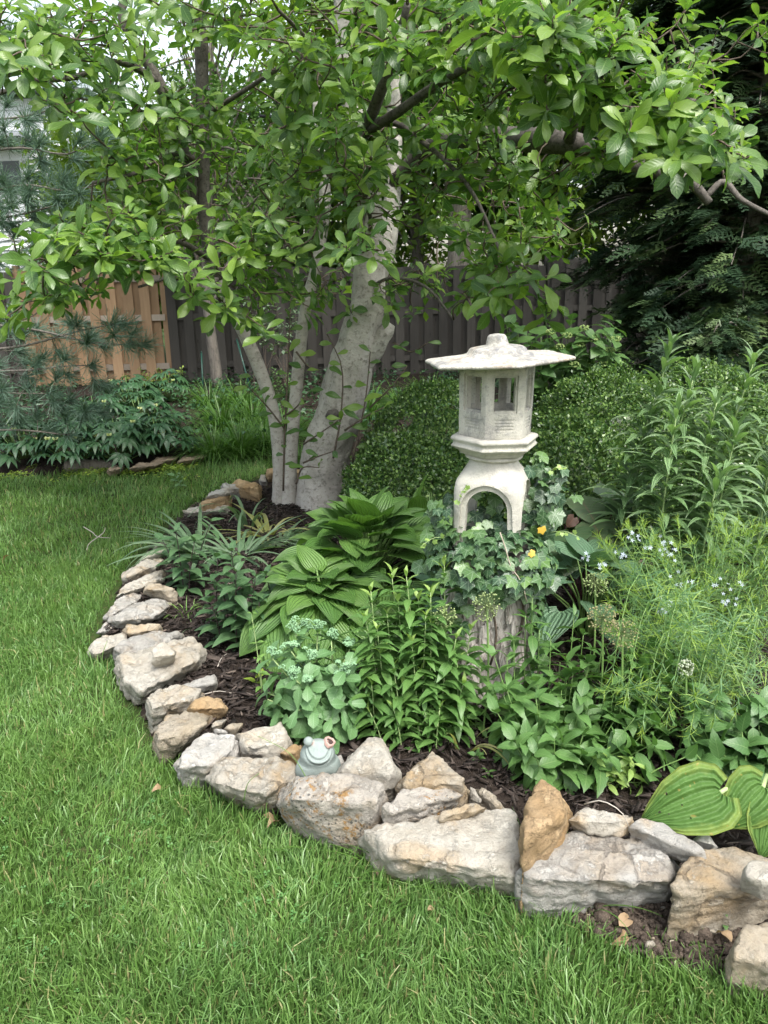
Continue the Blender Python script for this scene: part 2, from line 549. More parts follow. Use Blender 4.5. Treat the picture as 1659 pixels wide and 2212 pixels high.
def lawn_ground_mat():
    s = NT('lawn_thatch')
    p = s.pos()
    n1 = s.noise(p, 1.2, 3); n2 = s.noise(p, 40.0, 5, .7)
    col = s.mix(n1, (.030, .055, .013), (.045, .080, .020))
    col = s.mix(s.ramp(n2, [(.5, 0.0), (.72, 1.0)]), col, (.085, .075, .035))
    return s.done(s.principled(col, .95, s.bump(n2, 1.0, .02), .1))
M_LAWN = lawn_ground_mat()

def grass_mat():
    s = NT('grass_blades')
    at = s.n('Attribute', attribute_name='luv').outputs['Vector']
    sep = s.n('SeparateXYZ'); s.l(at, sep.inputs[0])
    rn = s.n('Attribute', attribute_name='rnd').outputs['Fac']
    p = s.pos()
    big = s.noise(p, 1.6, 3, .6); mid = s.noise(p, 9.0, 3, .6)
    col = s.mix(s.ramp(big, [(.35, 0.0), (.65, 1.0)]), (.085, .190, .042), (.140, .255, .056))
    col = s.mix(s.ramp(mid, [(.4, 0.0), (.7, .6)]), col, (.085, .185, .065))
    col = s.mix(s.math('MULTIPLY', s.math('POWER', rn, 2.0), .55), col, (.24, .37, .12))
    col = s.mix(s.ramp(rn, [(.955, 0.0), (.965, .8)]), col, (.34, .29, .15))
    col = s.mix(s.math('MULTIPLY', s.math('POWER', sep.outputs[1], 4.0), .25), col, (.24, .34, .12))
    pr = s.principled(col, .42, None, .5)
    tr = s.n('BsdfTranslucent'); s.l(s.mix(1.0, col, (1.4, 1.5, .7), 'MULTIPLY'), tr.inputs['Color'])
    mx = s.n('MixShader'); mx.inputs[0].default_value = .3
    s.l(pr, mx.inputs[1]); s.l(tr.outputs[0], mx.inputs[2])
    return s.done(mx.outputs[0])
M_GRASS = grass_mat()

def chip_mat():
    s = NT('bark_mulch')
    rn = s.n('Attribute', attribute_name='rnd').outputs['Fac']
    n = s.noise(s.pos(), 160.0, 3)
    col = s.ramp(rn, [(0, (.018, .013, .011)), (.6, (.046, .035, .029)), (.93, (.085, .066, .055)), (1, (.20, .16, .13))])
    col = s.mix(s.math('MULTIPLY', n, .4), col, (.02, .015, .012))
    return s.done(s.principled(col, .85, s.bump(n, .5, .003), .3))
M_CHIP = chip_mat()

def wood_mat(name, a, b, dark):
    s = NT(name)
    vec = s.offs(s.coord('Object'), 31)
    g = s.noise(s.stretch(vec, (28, 28, 1.6)), 1.0, 5, .65, .6)
    big = s.noise(s.stretch(vec, (2, 2, .9)), 1.0, 3)
    col = s.mix(s.ramp(g, [(.3, 0.0), (.72, 1.0)]), a, b)
    col = s.mix(s.math('MULTIPLY', s.ramp(big, [(.45, 0.0), (.75, 1.0)]), .55), col, dark)
    col = s.mix(1.0, col, s.ramp(s.rand(), [(0, .7), (1, 1.15)]), 'MULTIPLY')
    vo = s.n('TexVoronoi'); vo.inputs['Scale'].default_value = 1.0
    s.l(s.stretch(vec, (9, 9, 2.2)), vo.inputs['Vector'])
    col = s.mix(s.ramp(vo.outputs['Distance'], [(.05, .7), (.09, 0.0)]), col, tuple(c * .4 for c in dark))
    return s.done(s.principled(col, .8, s.bump(g, .4, .004), .25))
M_WOOD_NEW = wood_mat('cedar_new', (.27, .175, .10), (.33, .22, .13), (.165, .10, .055))
M_WOOD_OLD = wood_mat('cedar_weathered', (.060, .055, .048), (.082, .075, .066), (.028, .025, .022))
M_WOOD_RAIL = wood_mat('rail_pale', (.32, .28, .23), (.28, .23, .18), (.19, .15, .11))

def flat_mat(name, col, rough=.5, spec=.4):
    s = NT(name)
    n = s.noise(s.coord('Object'), 40.0, 3)
    return s.done(s.principled(s.mix(s.math('MULTIPLY', n, .35), col, tuple(c * .6 for c in col)), rough, s.bump(n, .15, .002), spec))

# foliage
L_MAG = leaf_mat('magnolia_leaf', (.052, .125, .025), (.120, .225, .040), (.22, .33, .12), .40, rough=.36, tips=(.20, .31, .05))
L_MAGBACK = leaf_mat('magnolia_leaf_inner', (.045, .120, .024), (.085, .185, .036), (.18, .28, .10), .36, rough=.45, tips=(.17, .27, .05))
L_BACKTREE = leaf_mat('background_leaf', (.070, .150, .022), (.160, .240, .040), None, .45, rough=.5)
L_HOSTA = leaf_mat('hosta_leaf', (.090, .195, .045), (.145, .270, .060), None, .28, rough=.42, ribs=9, spots=.0)
L_HOSTAB = leaf_mat('hosta_leaf_blue', (.105, .205, .115), (.155, .270, .150), None, .22, rough=.5, ribs=9)
L_HOSTAY = leaf_mat('hosta_leaf_variegated', (.075, .160, .034), (.088, .180, .038), None, .22, rough=.55, ribs=8, rim=(.20, .265, .06), ribstr=.55, spots=.6, spec=.3)
L_IVY = leaf_mat('ivy_leaf', (.020, .060, .024), (.055, .115, .048), (.20, .28, .17), .16, rough=.36, tips=(.10, .19, .045), vw=.14)
L_SEDUM = leaf_mat('sedum_leaf', (.095, .200, .070), (.130, .250, .092), (.24, .38, .20), .24, rough=.5)
L_PHLOX = leaf_mat('phlox_leaf', (.085, .185, .048), (.125, .245, .060), (.18, .29, .10), .3, rough=.45)
L_TIP = leaf_mat('young_leaf', (.23, .36, .09), (.31, .44, .12), (.34, .45, .17), .32, rough=.45)
L_DARK = leaf_mat('dark_stem_leaf', (.048, .110, .044), (.080, .155, .062), (.14, .22, .11), .22, rough=.45)
L_CONE = leaf_mat('coneflower_leaf', (.075, .165, .042), (.115, .230, .062), (.19, .29, .11), .27, rough=.45)
L_LILY = leaf_mat('lily_leaf', (.165, .285, .115), (.25, .385, .175), (.22, .34, .16), .28, rough=.36, ribs=3)
L_AMSON = leaf_mat('bluestar_leaf', (.110, .225, .105), (.17, .295, .135), None, .32, rough=.5, tips=(.32, .45, .08))
L_AMSONT = leaf_mat('bluestar_tip', (.25, .38, .055), (.34, .47, .075), None, .36, rough=.5)
L_STRAP = leaf_mat('strap_leaf', (.140, .245, .130), (.22, .34, .18), (.26, .38, .2), .28, rough=.42, ribs=3)
L_STRAPY = leaf_mat('strap_leaf_yellowing', (.36, .40, .12), (.50, .47, .22), None, .3, rough=.55, ribs=3)
L_BOX = leaf_mat('boxwood_leaf', (.030, .080, .020), (.085, .165, .040), None, .22, rough=.33, tips=(.20, .31, .08))
L_HELL = leaf_mat('hellebore_leaf', (.026, .082, .034), (.050, .120, .046), (.09, .16, .07), .15, rough=.42)
L_SEDGE = leaf_mat('sedge_blade', (.055, .140, .022), (.100, .200, .036), None, .3, rough=.45)
L_HYDR = leaf_mat('hydrangea_leaf', (.050, .120, .032), (.090, .175, .046), (.14, .22, .08), .25, rough=.45)
L_LIME = leaf_mat('lime_leaf', (.20, .30, .04), (.30, .40, .06), None, .35, rough=.5)
L_LIGU = leaf_mat('ligularia_leaf', (.055, .105, .045), (.090, .135, .065), (.16, .10, .07), .18, rough=.4)
L_LIGUR = leaf_mat('ligularia_leaf_red', (.075, .042, .030), (.10, .055, .040), (.14, .07, .05), .2, rough=.45)
L_PINE = leaf_mat('pine_needle', (.085, .155, .105), (.15, .235, .17), None, .15, rough=.5)
L_CONIFER = leaf_mat('conifer_spray', (.016, .042, .018), (.034, .074, .028), None, .14, rough=.5, tips=(.075, .12, .034))
L_DRY = leaf_mat('dry_leaf', (.26, .17, .09), (.38, .27, .16), (.2, .13, .07), .2, rough=.7)
L_YELLOW = leaf_mat('yellow_leaf', (.55, .33, .03), (.62, .40, .05), (.6, .45, .1), .25, rough=.5)
M_STEM = flat_mat('stem_green', (.15, .25, .07), .5)
M_STEMD = flat_mat('stem_dark', (.045, .028, .03), .5)
M_STEMP = flat_mat('stem_pale', (.30, .40, .17), .5)

# ================================================================== ground
def in_poly(x, y, poly):
    poly = np.asarray(poly)
    c = np.zeros(len(x), bool)
    j = len(poly) - 1
    for i in range(len(poly)):
        xi, yi = poly[i]; xj, yj = poly[j]
        k = ((yi > y) != (yj > y)) & (x < (xj - xi) * (y - yi) / (yj - yi + 1e-12) + xi)
        c ^= k
        j = i
    return c

def poly_dist(x, y, poly):
    """distance to the outline"""
    poly = np.asarray(poly); best = np.full(len(x), 1e9)
    for i in range(len(poly)):
        a, b = poly[i - 1], poly[i]
        d = b - a
        t = np.clip(((x - a[0]) * d[0] + (y - a[1]) * d[1]) / (d @ d + 1e-12), 0, 1)
        best = np.minimum(best, np.hypot(x - a[0] - t * d[0], y - a[1] - t * d[1]))
    return best

EDGE_PX = [(1800, 2200), (1640, 2050), (1480, 1985), (1300, 1955), (1130, 1925), (960, 1890), (800, 1845), (680, 1800), (590, 1760),
           (460, 1705), (390, 1650), (335, 1600), (285, 1510), (255, 1430), (215, 1400), (205, 1385), (225, 1340), (260, 1265),
           (300, 1210), (345, 1160), (400, 1110), (455, 1078), (520, 1050), (580, 1028), (640, 1012)]
BED = [tuple(G(u, v)[:2]) for u, v in EDGE_PX]
BED = np.array(BED + [(-0.4, 6.6), (0.4, 7.6), (1.5, 9.0), (5.5, 9.5), (6.5, 3.0), (3.0, .6)])
BACKBED = np.array([(-9.0, 6.55), tuple(G(30, 1030)[:2]), tuple(G(200, 1022)[:2]), tuple(G(400, 1006)[:2]), tuple(G(560, 992)[:2]), (-0.4, 6.7), (.4, 7.6), (1.5, 9.0),
                    (6.0, 9.5), (6.0, 14.0), (-9.0, 14.0)])

# the whole plot as one sheet: lawn
gv = [(-150, -60, -.004), (150, -60, -.004), (150, 260, -.004), (-150, 260, -.004)]
ground = bpy.data.objects.new('ground', mk_mesh('ground', gv, [(0, 1, 2, 3)]))
ground.data.materials.append(M_LAWN); COL.objects.link(ground); ground['kind'] = 'structure'

def bed_sheet(name, poly, mat, step, rise, z0, amp=.012):
    lo, hi = poly.min(0), poly.max(0)
    xs = np.arange(lo[0], hi[0] + step, step); ys = np.arange(lo[1], hi[1] + step, step)
    X, Y = np.meshgrid(xs, ys)
    x, y = X.ravel(), Y.ravel()
    inside = in_poly(x, y, poly)
    d = poly_dist(x, y, poly)
    z = z0 + rise * np.clip(d / .25, 0, 1)
    z = z + np.array([amp * noise.noise(Vector((a * 7, b * 7, 3))) + amp * .6 * noise.noise(Vector((a * 23, b * 23, 9))) for a, b in zip(x, y)])
    keep = inside | (d < step * .8)
    z = np.where(inside, z, -.02)
    idx = np.arange(len(x)).reshape(X.shape)
    q = np.stack((idx[:-1, :-1], idx[:-1, 1:], idx[1:, 1:], idx[1:, :-1]), -1).reshape(-1, 4)
    q = q[keep[q].all(1)]
    o = bpy.data.objects.new(name, mk_mesh(name, np.stack((x, y, z), 1), q))
    o.data.materials.append(mat); COL.objects.link(o); o['kind'] = 'structure'
    return o
mulch = bed_sheet('garden_bed', BED, M_SOIL, .05, .035, .006)
backbed = bed_sheet('back_garden_bed', BACKBED, M_SOIL, .12, .06, .004, .03)
# dry bare dirt in front of the long stones
DIRT = np.array([tuple(G(u, v)[:2]) for u, v in [(1100, 1925), (1300, 1950), (1460, 1960), (1600, 1990), (1750, 2120), (1690, 2180), (1560, 2125), (1400, 2075), (1290, 2025), (1180, 1975), (1100, 1945)]])
bed_sheet('bare_soil', DIRT, M_DIRT, .014, .010, .003, .010)
def crumbs():
    n = 4200
    lo, hi = DIRT.min(0), DIRT.max(0)
    x = rng.uniform(lo[0], hi[0], n); y = rng.uniform(lo[1], hi[1], n)
    k = in_poly(x, y, DIRT); x, y = x[k], y[k]; n = len(x)
    b = bmesh.new(); bmesh.ops.create_icosphere(b, subdivisions=1, radius=1.0)
    iv = np.array([v.co[:] for v in b.verts]); it = np.array([[v.index for v in f.verts] for f in b.faces]); b.free()
    tp = [(iv * rng.uniform(.6, 1.3, iv.shape), None, it, np.zeros((len(iv), 2))) for _ in range(5)]
    me = bake(tp, rng.integers(0, 5, n), frames(np.stack((x, y, rng.uniform(.006, .016, n)), 1), rng.normal(size=(n, 3)), rng.normal(size=(n, 3))), rng.gamma(1.6, .0026, n) + .0012)
    o = bpy.data.objects.new('soil_crumbs', me); me.materials.append(M_DIRT); COL.objects.link(o)
    tag(o, 'crumbly clods of bare brown dirt in front of the long grey slab', 'soil', kind='stuff')
crumbs()

# ------------------------------------------------------------------ lawn blades
def grass():
    def area(n, y0, y1):
        y = rng.uniform(y0, y1, n)
        x = rng.uniform(-1, 1, n) * (.62 * y + .55)
        u, v, z = px(np.stack((x, y, np.full(n, .03)), 1))
        k = (u > -70) & (u < 1730) & (v < 2330)
        return x[k], y[k]
    parts = [area(195000, .95, 2.3), area(210000, 2.3, 4.2), area(130000, 4.2, 7.3)]
    x = np.concatenate([p[0] for p in parts]); y = np.concatenate([p[1] for p in parts])
    inb = in_poly(x, y, BED) | in_poly(x, y, BACKBED)
    dirt = in_poly(x, y, DIRT)
    k = ~inb & (~dirt | (rng.random(len(x)) < .07))
    d = poly_dist(x, y, BED)
    pn = np.array([noise.noise(Vector((a * 3.1, b * 3.1, 0))) for a, b in zip(x, y)])
    k &= rng.random(len(x)) < np.clip(.78 + .6 * pn, .3, 1) * np.clip((d - .02) / .07 + .05, .02, 1)
    x, y, d, pn = x[k], y[k], d[k], pn[k]
    n = len(x)
    h = rng.gamma(10, .0037, n) * (1 + .35 * pn) * np.where(d < .16, rng.uniform(.8, 1.6, n), 1)
    h = np.clip(h, .018, .13)
    w = rng.uniform(.0010, .0021, n) * (1 + .08 * y)
    az = rng.uniform(0, 2 * math.pi, n) + 0
    lean = np.abs(rng.normal(.38, .28, n))
    # neighbouring blades comb the same way, in loose swirls
    sw = np.array([noise.noise(Vector((a * 2.2, b * 2.2, 5))) * 5 for a, b in zip(x, y)])
    az = np.where(rng.random(n) < .55, sw + rng.normal(0, .7, n), az)
    D = np.stack((np.cos(az), np.sin(az), 0 * az), 1)
    fa = rng.uniform(0, math.pi, n)
    side = np.stack((np.cos(fa), np.sin(fa), 0 * fa), 1) * w[:, None]
    b = np.stack((x, y, np.zeros(n) - .004), 1)
    up = np.array((0, 0, 1.0))
    m = b + up * (h * .55)[:, None] + D * (h * lean * .28)[:, None]
    t = b + up * (h * np.cos(lean * .9))[:, None] + D * (h * lean)[:, None]
    tw = np.where(rng.random(n) < .6, .5, .06)[:, None]
    V = np.stack((b - side, b + side, m - side * .9, m + side * .9, t - side * tw, t + side * tw), 1)
    base = np.arange(n)[:, None] * 6
    Q = np.concatenate((base + np.array((0, 1, 3, 2)), base + np.array((2, 3, 5, 4)))); T = None
    luv = np.tile(np.array(((-1, 0), (1, 0), (-.8, .55), (.8, .55), (-.5, 1.0), (.5, 1.0))), (n, 1))
    me = mk_mesh('lawn_grass', V.reshape(-1, 3), Q, T, luv, np.repeat(rng.random(n), 6))
    o = bpy.data.objects.new('lawn_grass', me); me.materials.append(M_GRASS); COL.objects.link(o)
    tag(o, 'short mown green lawn grass in front of the stone border', 'grass', kind='stuff')
grass()

def clover():
    n = 420
    cx = rng.uniform(-1.3, .6, 14); cy = rng.uniform(1.2, 3.2, 14)
    i = rng.integers(0, 14, n)
    x = cx[i] + rng.normal(0, .09, n); y = cy[i] + rng.normal(0, .09, n)
    k = ~in_poly(x, y, BED); x, y = x[k], y[k]; n = len(x)
    # three round leaflets
    V = []; T = []; L = []
    for a in (0, 2.09, 4.19):
        o = len(V)
        V.append((0, 0, 0)); L.append((0, 0))
        for b in np.linspace(-1.0, 1.0, 6):
            V.append((math.cos(a + b * .55) * (1 - .12 * abs(b)), math.sin(a + b * .55) * (1 - .12 * abs(b)), .18 + .1 * abs(b))); L.append((b, 1))
        for q in range(5): T.append((o, o + 1 + q, o + 2 + q))
    tpl = (np.array(V), None, np.array(T), np.array(L))
    pos = np.stack((x, y, rng.uniform(.02, .035, n)), 1)
    d = nrm(np.stack((rng.normal(size=n), rng.normal(size=n), np.zeros(n)), 1))
    M = frames(pos, d, np.array((0, 0, 1.0)) + rng.normal(0, .25, (n, 3)))
    me = bake([tpl], np.zeros(n, int), M, rng.uniform(.006, .010, n))
    o = bpy.data.objects.new('clover', me); me.materials.append(leaf_mat('clover_leaf', (.075, .19, .05), (.12, .26, .07), None, .25)); COL.objects.link(o)
    tag(o, 'small round clover leaves mixed into the mown lawn', 'clover', kind='stuff')
clover()

# ------------------------------------------------------------------ bark mulch chips
def chips():
    n = 34000
    y = rng.uniform(1.5, 5.6, n) ** 1.0; x = rng.uniform(-1.75, 1.6, n)
    k = in_poly(x, y, BED) & (poly_dist(x, y, BED) > .05)
    x, y = x[k], y[k]; n = len(x)
    box = np.array([(a, b, c) for a in (-.5, .5) for b in (-.5, .5) for c in (-.5, .5)])
    box[:, 0] *= 1; 
    Q = np.array([(0, 1, 3, 2), (4, 6, 7, 5), (0, 4, 5, 1), (2, 3, 7, 6), (0, 2, 6, 4), (1, 5, 7, 3)])
    tp = []
    for j in range(6):
        b = box * np.array((rng.uniform(.10, .22), 1, rng.uniform(.06, .12)))
        b = b + rng.normal(0, .04, b.shape); b[:, 0] += b[:, 1] ** 2 * rng.uniform(-.4, .4)
        tp.append((b, Q, None, np.zeros((8, 2))))
    zt = .04 + .006 * rng.random(n) + .012
    d = nrm(np.stack((rng.normal(size=n), rng.normal(size=n), rng.normal(0, .22, n)), 1))
    M = frames(np.stack((x, y, zt), 1), d, np.array((0, 0, 1.0)) + rng.normal(0, .3, (n, 3)))
    me = bake(tp, rng.integers(0, 6, n), M, rng.gamma(4, .0062, n) + .008)
    o = bpy.data.objects.new('mulch_chips', me); me.materials.append(M_CHIP); COL.objects.link(o)
    tag(o, 'dark brown shredded bark mulch covering the garden bed', 'mulch', kind='stuff')
chips()

# ================================================================== stones
CROPS = {'B': (164.6, 987.5, .33069), 'C': (329.2, 1481.2, .42988), 'D': (932.6, 1591.0, .43783), 'X': (0, 0, 1.0)}
_rock_n = [0]
def rock(crop, h, mat, label, outline, zb=0.0, fr=.38, name='border_stone', rough=1.0, cat='stone', grp='limestone border stones'):
    _rock_n[0] += 1
    seed = _rock_n[0] * 3.7
    r = np.random.default_rng(_rock_n[0])
    a, b, k = CROPS[crop]
    O = np.array(outline, float) * k + np.array((a, b))
    O = (O - O.mean(0)) * 1.06 + O.mean(0)
    umin, umax = O[:, 0].min(), O[:, 0].max()
    us = np.linspace(umin, umax, 60)
    top = np.full(60, 1e9); bot = np.full(60, -1e9)
    for i in range(len(O)):
        p, q = O[i - 1], O[i]
        if abs(p[0] - q[0]) < 1e-6: continue
        t = (us - p[0]) / (q[0] - p[0])
        m = (t >= -1e-6) & (t <= 1 + 1e-6)
        vv = p[1] + t * (q[1] - p[1])
        top = np.where(m, np.minimum(top, vv), top); bot = np.where(m, np.maximum(bot, vv), bot)
    ext = np.max(bot - top)
    pts = []
    for u, v in O:
        vt = np.interp(u, us, top); vb = np.interp(u, us, bot)
        e = (vb - vt)
        q = .5 if e < .12 * ext else np.clip((v - vt) / e, 0, 1)
        z = zb + h * (1 - q) * (1 if q > .3 else r.uniform(.92, 1.0)) + .004
        pts.append(G(u, v, z))
        if q < .45:
            w = G(u, v, z); pts.append(np.array((w[0], w[1] + .01, zb - .02)))
    for f in (.12, .3, .5, .7, .88):
        u = umin + f * (umax - umin)
        vt = np.interp(u, us, top); vb = np.interp(u, us, bot)
        pts.append(G(u, vb - (fr + r.uniform(-.06, .06)) * (vb - vt), zb + h * r.uniform(.84, .97)))
    pts = np.array(pts)
    ctr = pts.mean(0)
    bm = bmesh.new()
    for p in pts:
        bm.verts.new(p - ctr)
    g = bmesh.ops.convex_hull(bm, input=bm.verts)
    bad = list({e for e in g['geom_interior'] + g['geom_unused'] if isinstance(e, bmesh.types.BMVert)})
    if bad: bmesh.ops.delete(bm, geom=bad, context='VERTS')
    size = max(np.ptp(pts[:, 0]), np.ptp(pts[:, 1]))
    lim = max(.0075, size / 34)
    for it in range(6):
        bmesh.ops.triangulate(bm, faces=bm.faces)
        long = [e for e in bm.edges if e.calc_length() > lim * 1.4]
        if not long: break
        bmesh.ops.subdivide_edges(bm, edges=long, cuts=1)
    bmesh.ops.triangulate(bm, faces=bm.faces)
    for it in range(1):
        bmesh.ops.smooth_vert(bm, verts=bm.verts, factor=.45, use_axis_x=True, use_axis_y=True, use_axis_z=True)
    bm.normal_update()
    amp = min(.016, size * .058) * rough
    sv = Vector((seed, seed * .7, seed * 1.3))
    for vtx in bm.verts:
        c = vtx.co + sv
        n1 = noise.noise(c * 9); n2 = noise.noise(c * 26)
        st = noise.noise(Vector((c.x * 5, c.y * 5, c.z * 70)))
        cell = noise.cell(c * 14)
        side = 1 - abs(vtx.normal.z)
        n3 = noise.noise(c * 62)
        big = noise.noise(c * 4.5)
        crack = max(0.0, .10 - abs(noise.noise(c * 10 + Vector((9, 2, 4))))) * 10
        chip = noise.noise(Vector((round(c.x * 26 + n1 * 2), round(c.y * 26 + n1), round(c.z * 40))) * .73)
        vtx.co += vtx.normal * amp * (big * .45 + n1 * .6 + n2 * .5 + n3 * .32 + st * .3 * side - crack * .5 + chip * .45)
    me = bpy.data.meshes.new(name)
    bm.to_mesh(me); bm.free()
    me.polygons.foreach_set('use_smooth', np.ones(len(me.polygons), bool))
    me.materials.append(mat)
    o = bpy.data.objects.new(name, me)
    o.location = ctr
    COL.objects.link(o)
    return tag(o, label, cat, grp)

rock('C', .21, M_LICHEN, 'large rounded boulder spotted with orange and grey lichen, in front of the frog', [(652, 600), (655, 530), (735, 462), (850, 448), (1040, 460), (1140, 505), (1175, 565), (1165, 640), (1130, 700), (1065, 760), (1060, 835), (960, 842), (780, 770), (690, 690)], fr=.62, rough=.7)
rock('C', .24, M_PALE, 'pointed grey-cream stone peak standing beside the frog, dark dimple near its tip', [(915, 450), (980, 405), (1065, 305), (1092, 270), (1148, 276), (1172, 330), (1250, 465), (1245, 530), (1185, 552), (1130, 520)], fr=.75)
rock('C', .22, M_TAN, 'cream stone with ridge like a gable roof, behind the lichen-flecked wedge', [(1225, 522), (1280, 450), (1345, 380), (1410, 330), (1480, 380), (1560, 465), (1592, 540), (1590, 575), (1400, 570)], fr=.6)
rock('C', .19, M_LICHEN, 'grey wedge stone with a few rusty lichen rings, leaning on the gabled stone', [(1153, 680), (1165, 605), (1250, 552), (1330, 492), (1392, 450), (1445, 470), (1592, 548), (1580, 600), (1460, 640), (1440, 680), (1330, 692), (1200, 712)], fr=.6, rough=.8)
rock('X', .15, M_PALE, 'long pale slab with ochre stains, set between lichen boulder and upright ochre stone', [(787, 1815), (806, 1793), (900, 1776), (1000, 1758), (1085, 1748), (1103, 1758), (1118, 1840), (1125, 1914), (1060, 1908), (960, 1890), (880, 1868), (800, 1832)], fr=.22)
rock('D', .035, M_TAN, 'slim cream stone bar lying on the long pale slab', [(45, 408), (62, 370), (215, 322), (275, 350), (262, 372), (150, 408)], zb=.15, fr=.4)
rock('D', .17, M_PALE, 'thin pointed grey chip wedged between gabled stone and slim bar', [(180, 325), (190, 250), (212, 250), (248, 322), (215, 335)], fr=.6)
rock('D', .17, M_TAN, 'leaning flat tan flake wedged behind the long pale slab', [(213, 272), (232, 254), (300, 285), (360, 350), (340, 368), (262, 358)], fr=.5)
rock('D', .27, M_OCHRE, 'upright ochre stone chunk beside the coneflower leaves', [(428, 540), (462, 475), (482, 300), (540, 220), (598, 250), (640, 320), (682, 390), (678, 422), (590, 505), (520, 578), (440, 562)], fr=.7, rough=.6)
rock('D', .06, M_OCHRE, 'small orange stone chip at the foot of upright ochre stone', [(416, 655), (450, 610), (488, 586), (496, 610), (445, 668)], fr=.5, zb=.02)
rock('D', .05, M_PALE, 'flat pale stone lying on the long grey slab, under the coneflower leaves', [(668, 412), (728, 368), (760, 345), (880, 370), (992, 395), (996, 420), (962, 455), (918, 492), (790, 482), (690, 452)], zb=.15, fr=.55)
rock('D', .155, M_GREY, 'long grey slab behind the strip of bare dirt', [(440, 705), (450, 650), (560, 565), (640, 482), (735, 465), (900, 490), (1060, 520), (1150, 590), (1236, 660), (1212, 740), (1170, 796), (1050, 796), (800, 772), (600, 770), (445, 755)], fr=.38)
rock('D', .05, M_GREY, 'angled grey-cream slab tilted below the big yellow-edged hosta leaf', [(968, 462), (1000, 430), (1040, 400), (1140, 422), (1260, 500), (1330, 555), (1337, 590), (1250, 612), (1150, 580), (1060, 522)], zb=.14, fr=.45)
rock('D', .10, M_GREY, 'small grey cube of stone tucked under the hosta leaves', [(1285, 502), (1350, 468), (1412, 545), (1375, 556), (1310, 548)], zb=.06, fr=.5)
rock('D', .17, M_TAN, 'broad tan boulder with a weed growing at its foot', [(1183, 832), (1200, 742), (1260, 620), (1340, 572), (1420, 548), (1659, 600), (1720, 700), (1690, 900), (1550, 942), (1350, 902), (1205, 862)], fr=.5, rough=.8)
rock('D', .07, M_PALE, 'bright white stone resting on the broad tan boulder', [(1528, 702), (1555, 622), (1580, 608), (1700, 630), (1740, 720), (1720, 810), (1640, 806), (1545, 752)], zb=.16, fr=.55)
rock('D', .14, M_TAN, 'angular cream stone standing apart at the end of the bare dirt', [(1458, 1092), (1500, 1030), (1560, 930), (1680, 925), (1780, 1060), (1740, 1240), (1660, 1240), (1560, 1200), (1480, 1132)], fr=.45)
rock('C', .10, M_GREY, 'little grey stone peeking out behind the frog', [(912, 430), (930, 350), (948, 345), (966, 388), (945, 425)], zb=.03, fr=.6)
rock('C', .14, M_PALE, 'wide wedge of pale stone with a chipped white front, left beside the frog', [(278, 468), (368, 372), (430, 360), (640, 365), (735, 405), (748, 470), (655, 540), (650, 572), (562, 634), (520, 628), (440, 600), (300, 512)], fr=.35)
rock('B', .15, M_PALE, 'blocky white stone behind the wide pale wedge, below the sedum', [(1048, 1840), (1062, 1802), (1180, 1770), (1330, 1732), (1365, 1830), (1412, 1875), (1330, 1915), (1300, 1965), (1060, 1965)], fr=.45)
rock('B', .12, M_OCHRE, 'small ochre-faced stone squeezed between frog and blocky white stone', [(1308, 1925), (1420, 1882), (1482, 1880), (1465, 1955), (1340, 1968)], fr=.5)
rock('B', .14, M_GREY, 'mottled grey boulder with pitted face, next to the wide pale wedge', [(638, 2012), (700, 1930), (790, 1832), (860, 1795), (1040, 1830), (1062, 1930), (1000, 2000), (880, 2070), (872, 2132), (800, 2126), (680, 2072)], fr=.4)
rock('B', .05, M_TAN, 'thin broken stone shard lying on the mulch', [(968, 1772), (1010, 1745), (1086, 1740), (1080, 1772), (1030, 1792)], fr=.4, zb=.04)
rock('B', .07, M_PALE, 'small pale stone wedged on the mulch beside the thin shard', [(873, 1772), (905, 1720), (985, 1710), (962, 1762), (920, 1782)], fr=.5, zb=.03)
rock('B', .05, M_GREY, 'little pale chip behind the mottled grey boulder', [(895, 1800), (905, 1772), (960, 1778), (990, 1800), (930, 1815)], fr=.5, zb=.05)
rock('B', .15, M_TAN, 'chunky block with buff top and white chipped corner', [(495, 1850), (520, 1790), (580, 1692), (700, 1656), (880, 1690), (872, 1742), (800, 1832), (720, 1880), (645, 1966), (560, 1930), (503, 1890)], fr=.42)
rock('B', .10, M_OCHRE, 'yellow-buff stone on the mulch behind the chunky block', [(722, 1652), (780, 1590), (860, 1565), (942, 1580), (998, 1642), (960, 1676), (880, 1702), (830, 1692)], fr=.5, zb=.02)
rock('B', .14, M_PALE, 'rounded pale stone between the broad slab and the chunky block', [(453, 1622), (470, 1570), (580, 1502), (650, 1485), (800, 1516), (836, 1556), (720, 1650), (600, 1690), (540, 1738), (495, 1700)], fr=.42)
rock('B', .08, M_GREY, 'short grey stone bar reaching into the mulch beside the broad slab', [(682, 1492), (740, 1470), (830, 1440), (895, 1425), (926, 1480), (880, 1520), (800, 1535), (700, 1512)], fr=.45, zb=.02)
rock('B', .13, M_PALE, 'broad layered slab, largest of the border, carrying a small loose stone', [(262, 1345), (300, 1302), (520, 1270), (640, 1225), (735, 1182), (795, 1220), (852, 1286), (790, 1370), (690, 1472), (560, 1550), (440, 1612), (350, 1582), (285, 1480)], fr=.33)
rock('B', .12, M_GREY, 'flat slab tucked under the upper edge of the broad layered slab', [(260, 1290), (265, 1250), (330, 1192), (460, 1160), (640, 1142), (684, 1176), (560, 1250), (420, 1310), (280, 1345)], fr=.3)
rock('B', .065, M_PALE, 'small loose pyramid stone resting on top of the broad layered slab', [(493, 1338), (506, 1260), (566, 1203), (612, 1240), (652, 1270), (632, 1318), (540, 1348)], zb=.13, fr=.45)
rock('B', .08, M_PALE, 'low rounded grey stone sticking out furthest onto the lawn', [(80, 1268), (112, 1205), (180, 1160), (300, 1146), (346, 1190), (290, 1260), (160, 1342), (100, 1320)], fr=.38)
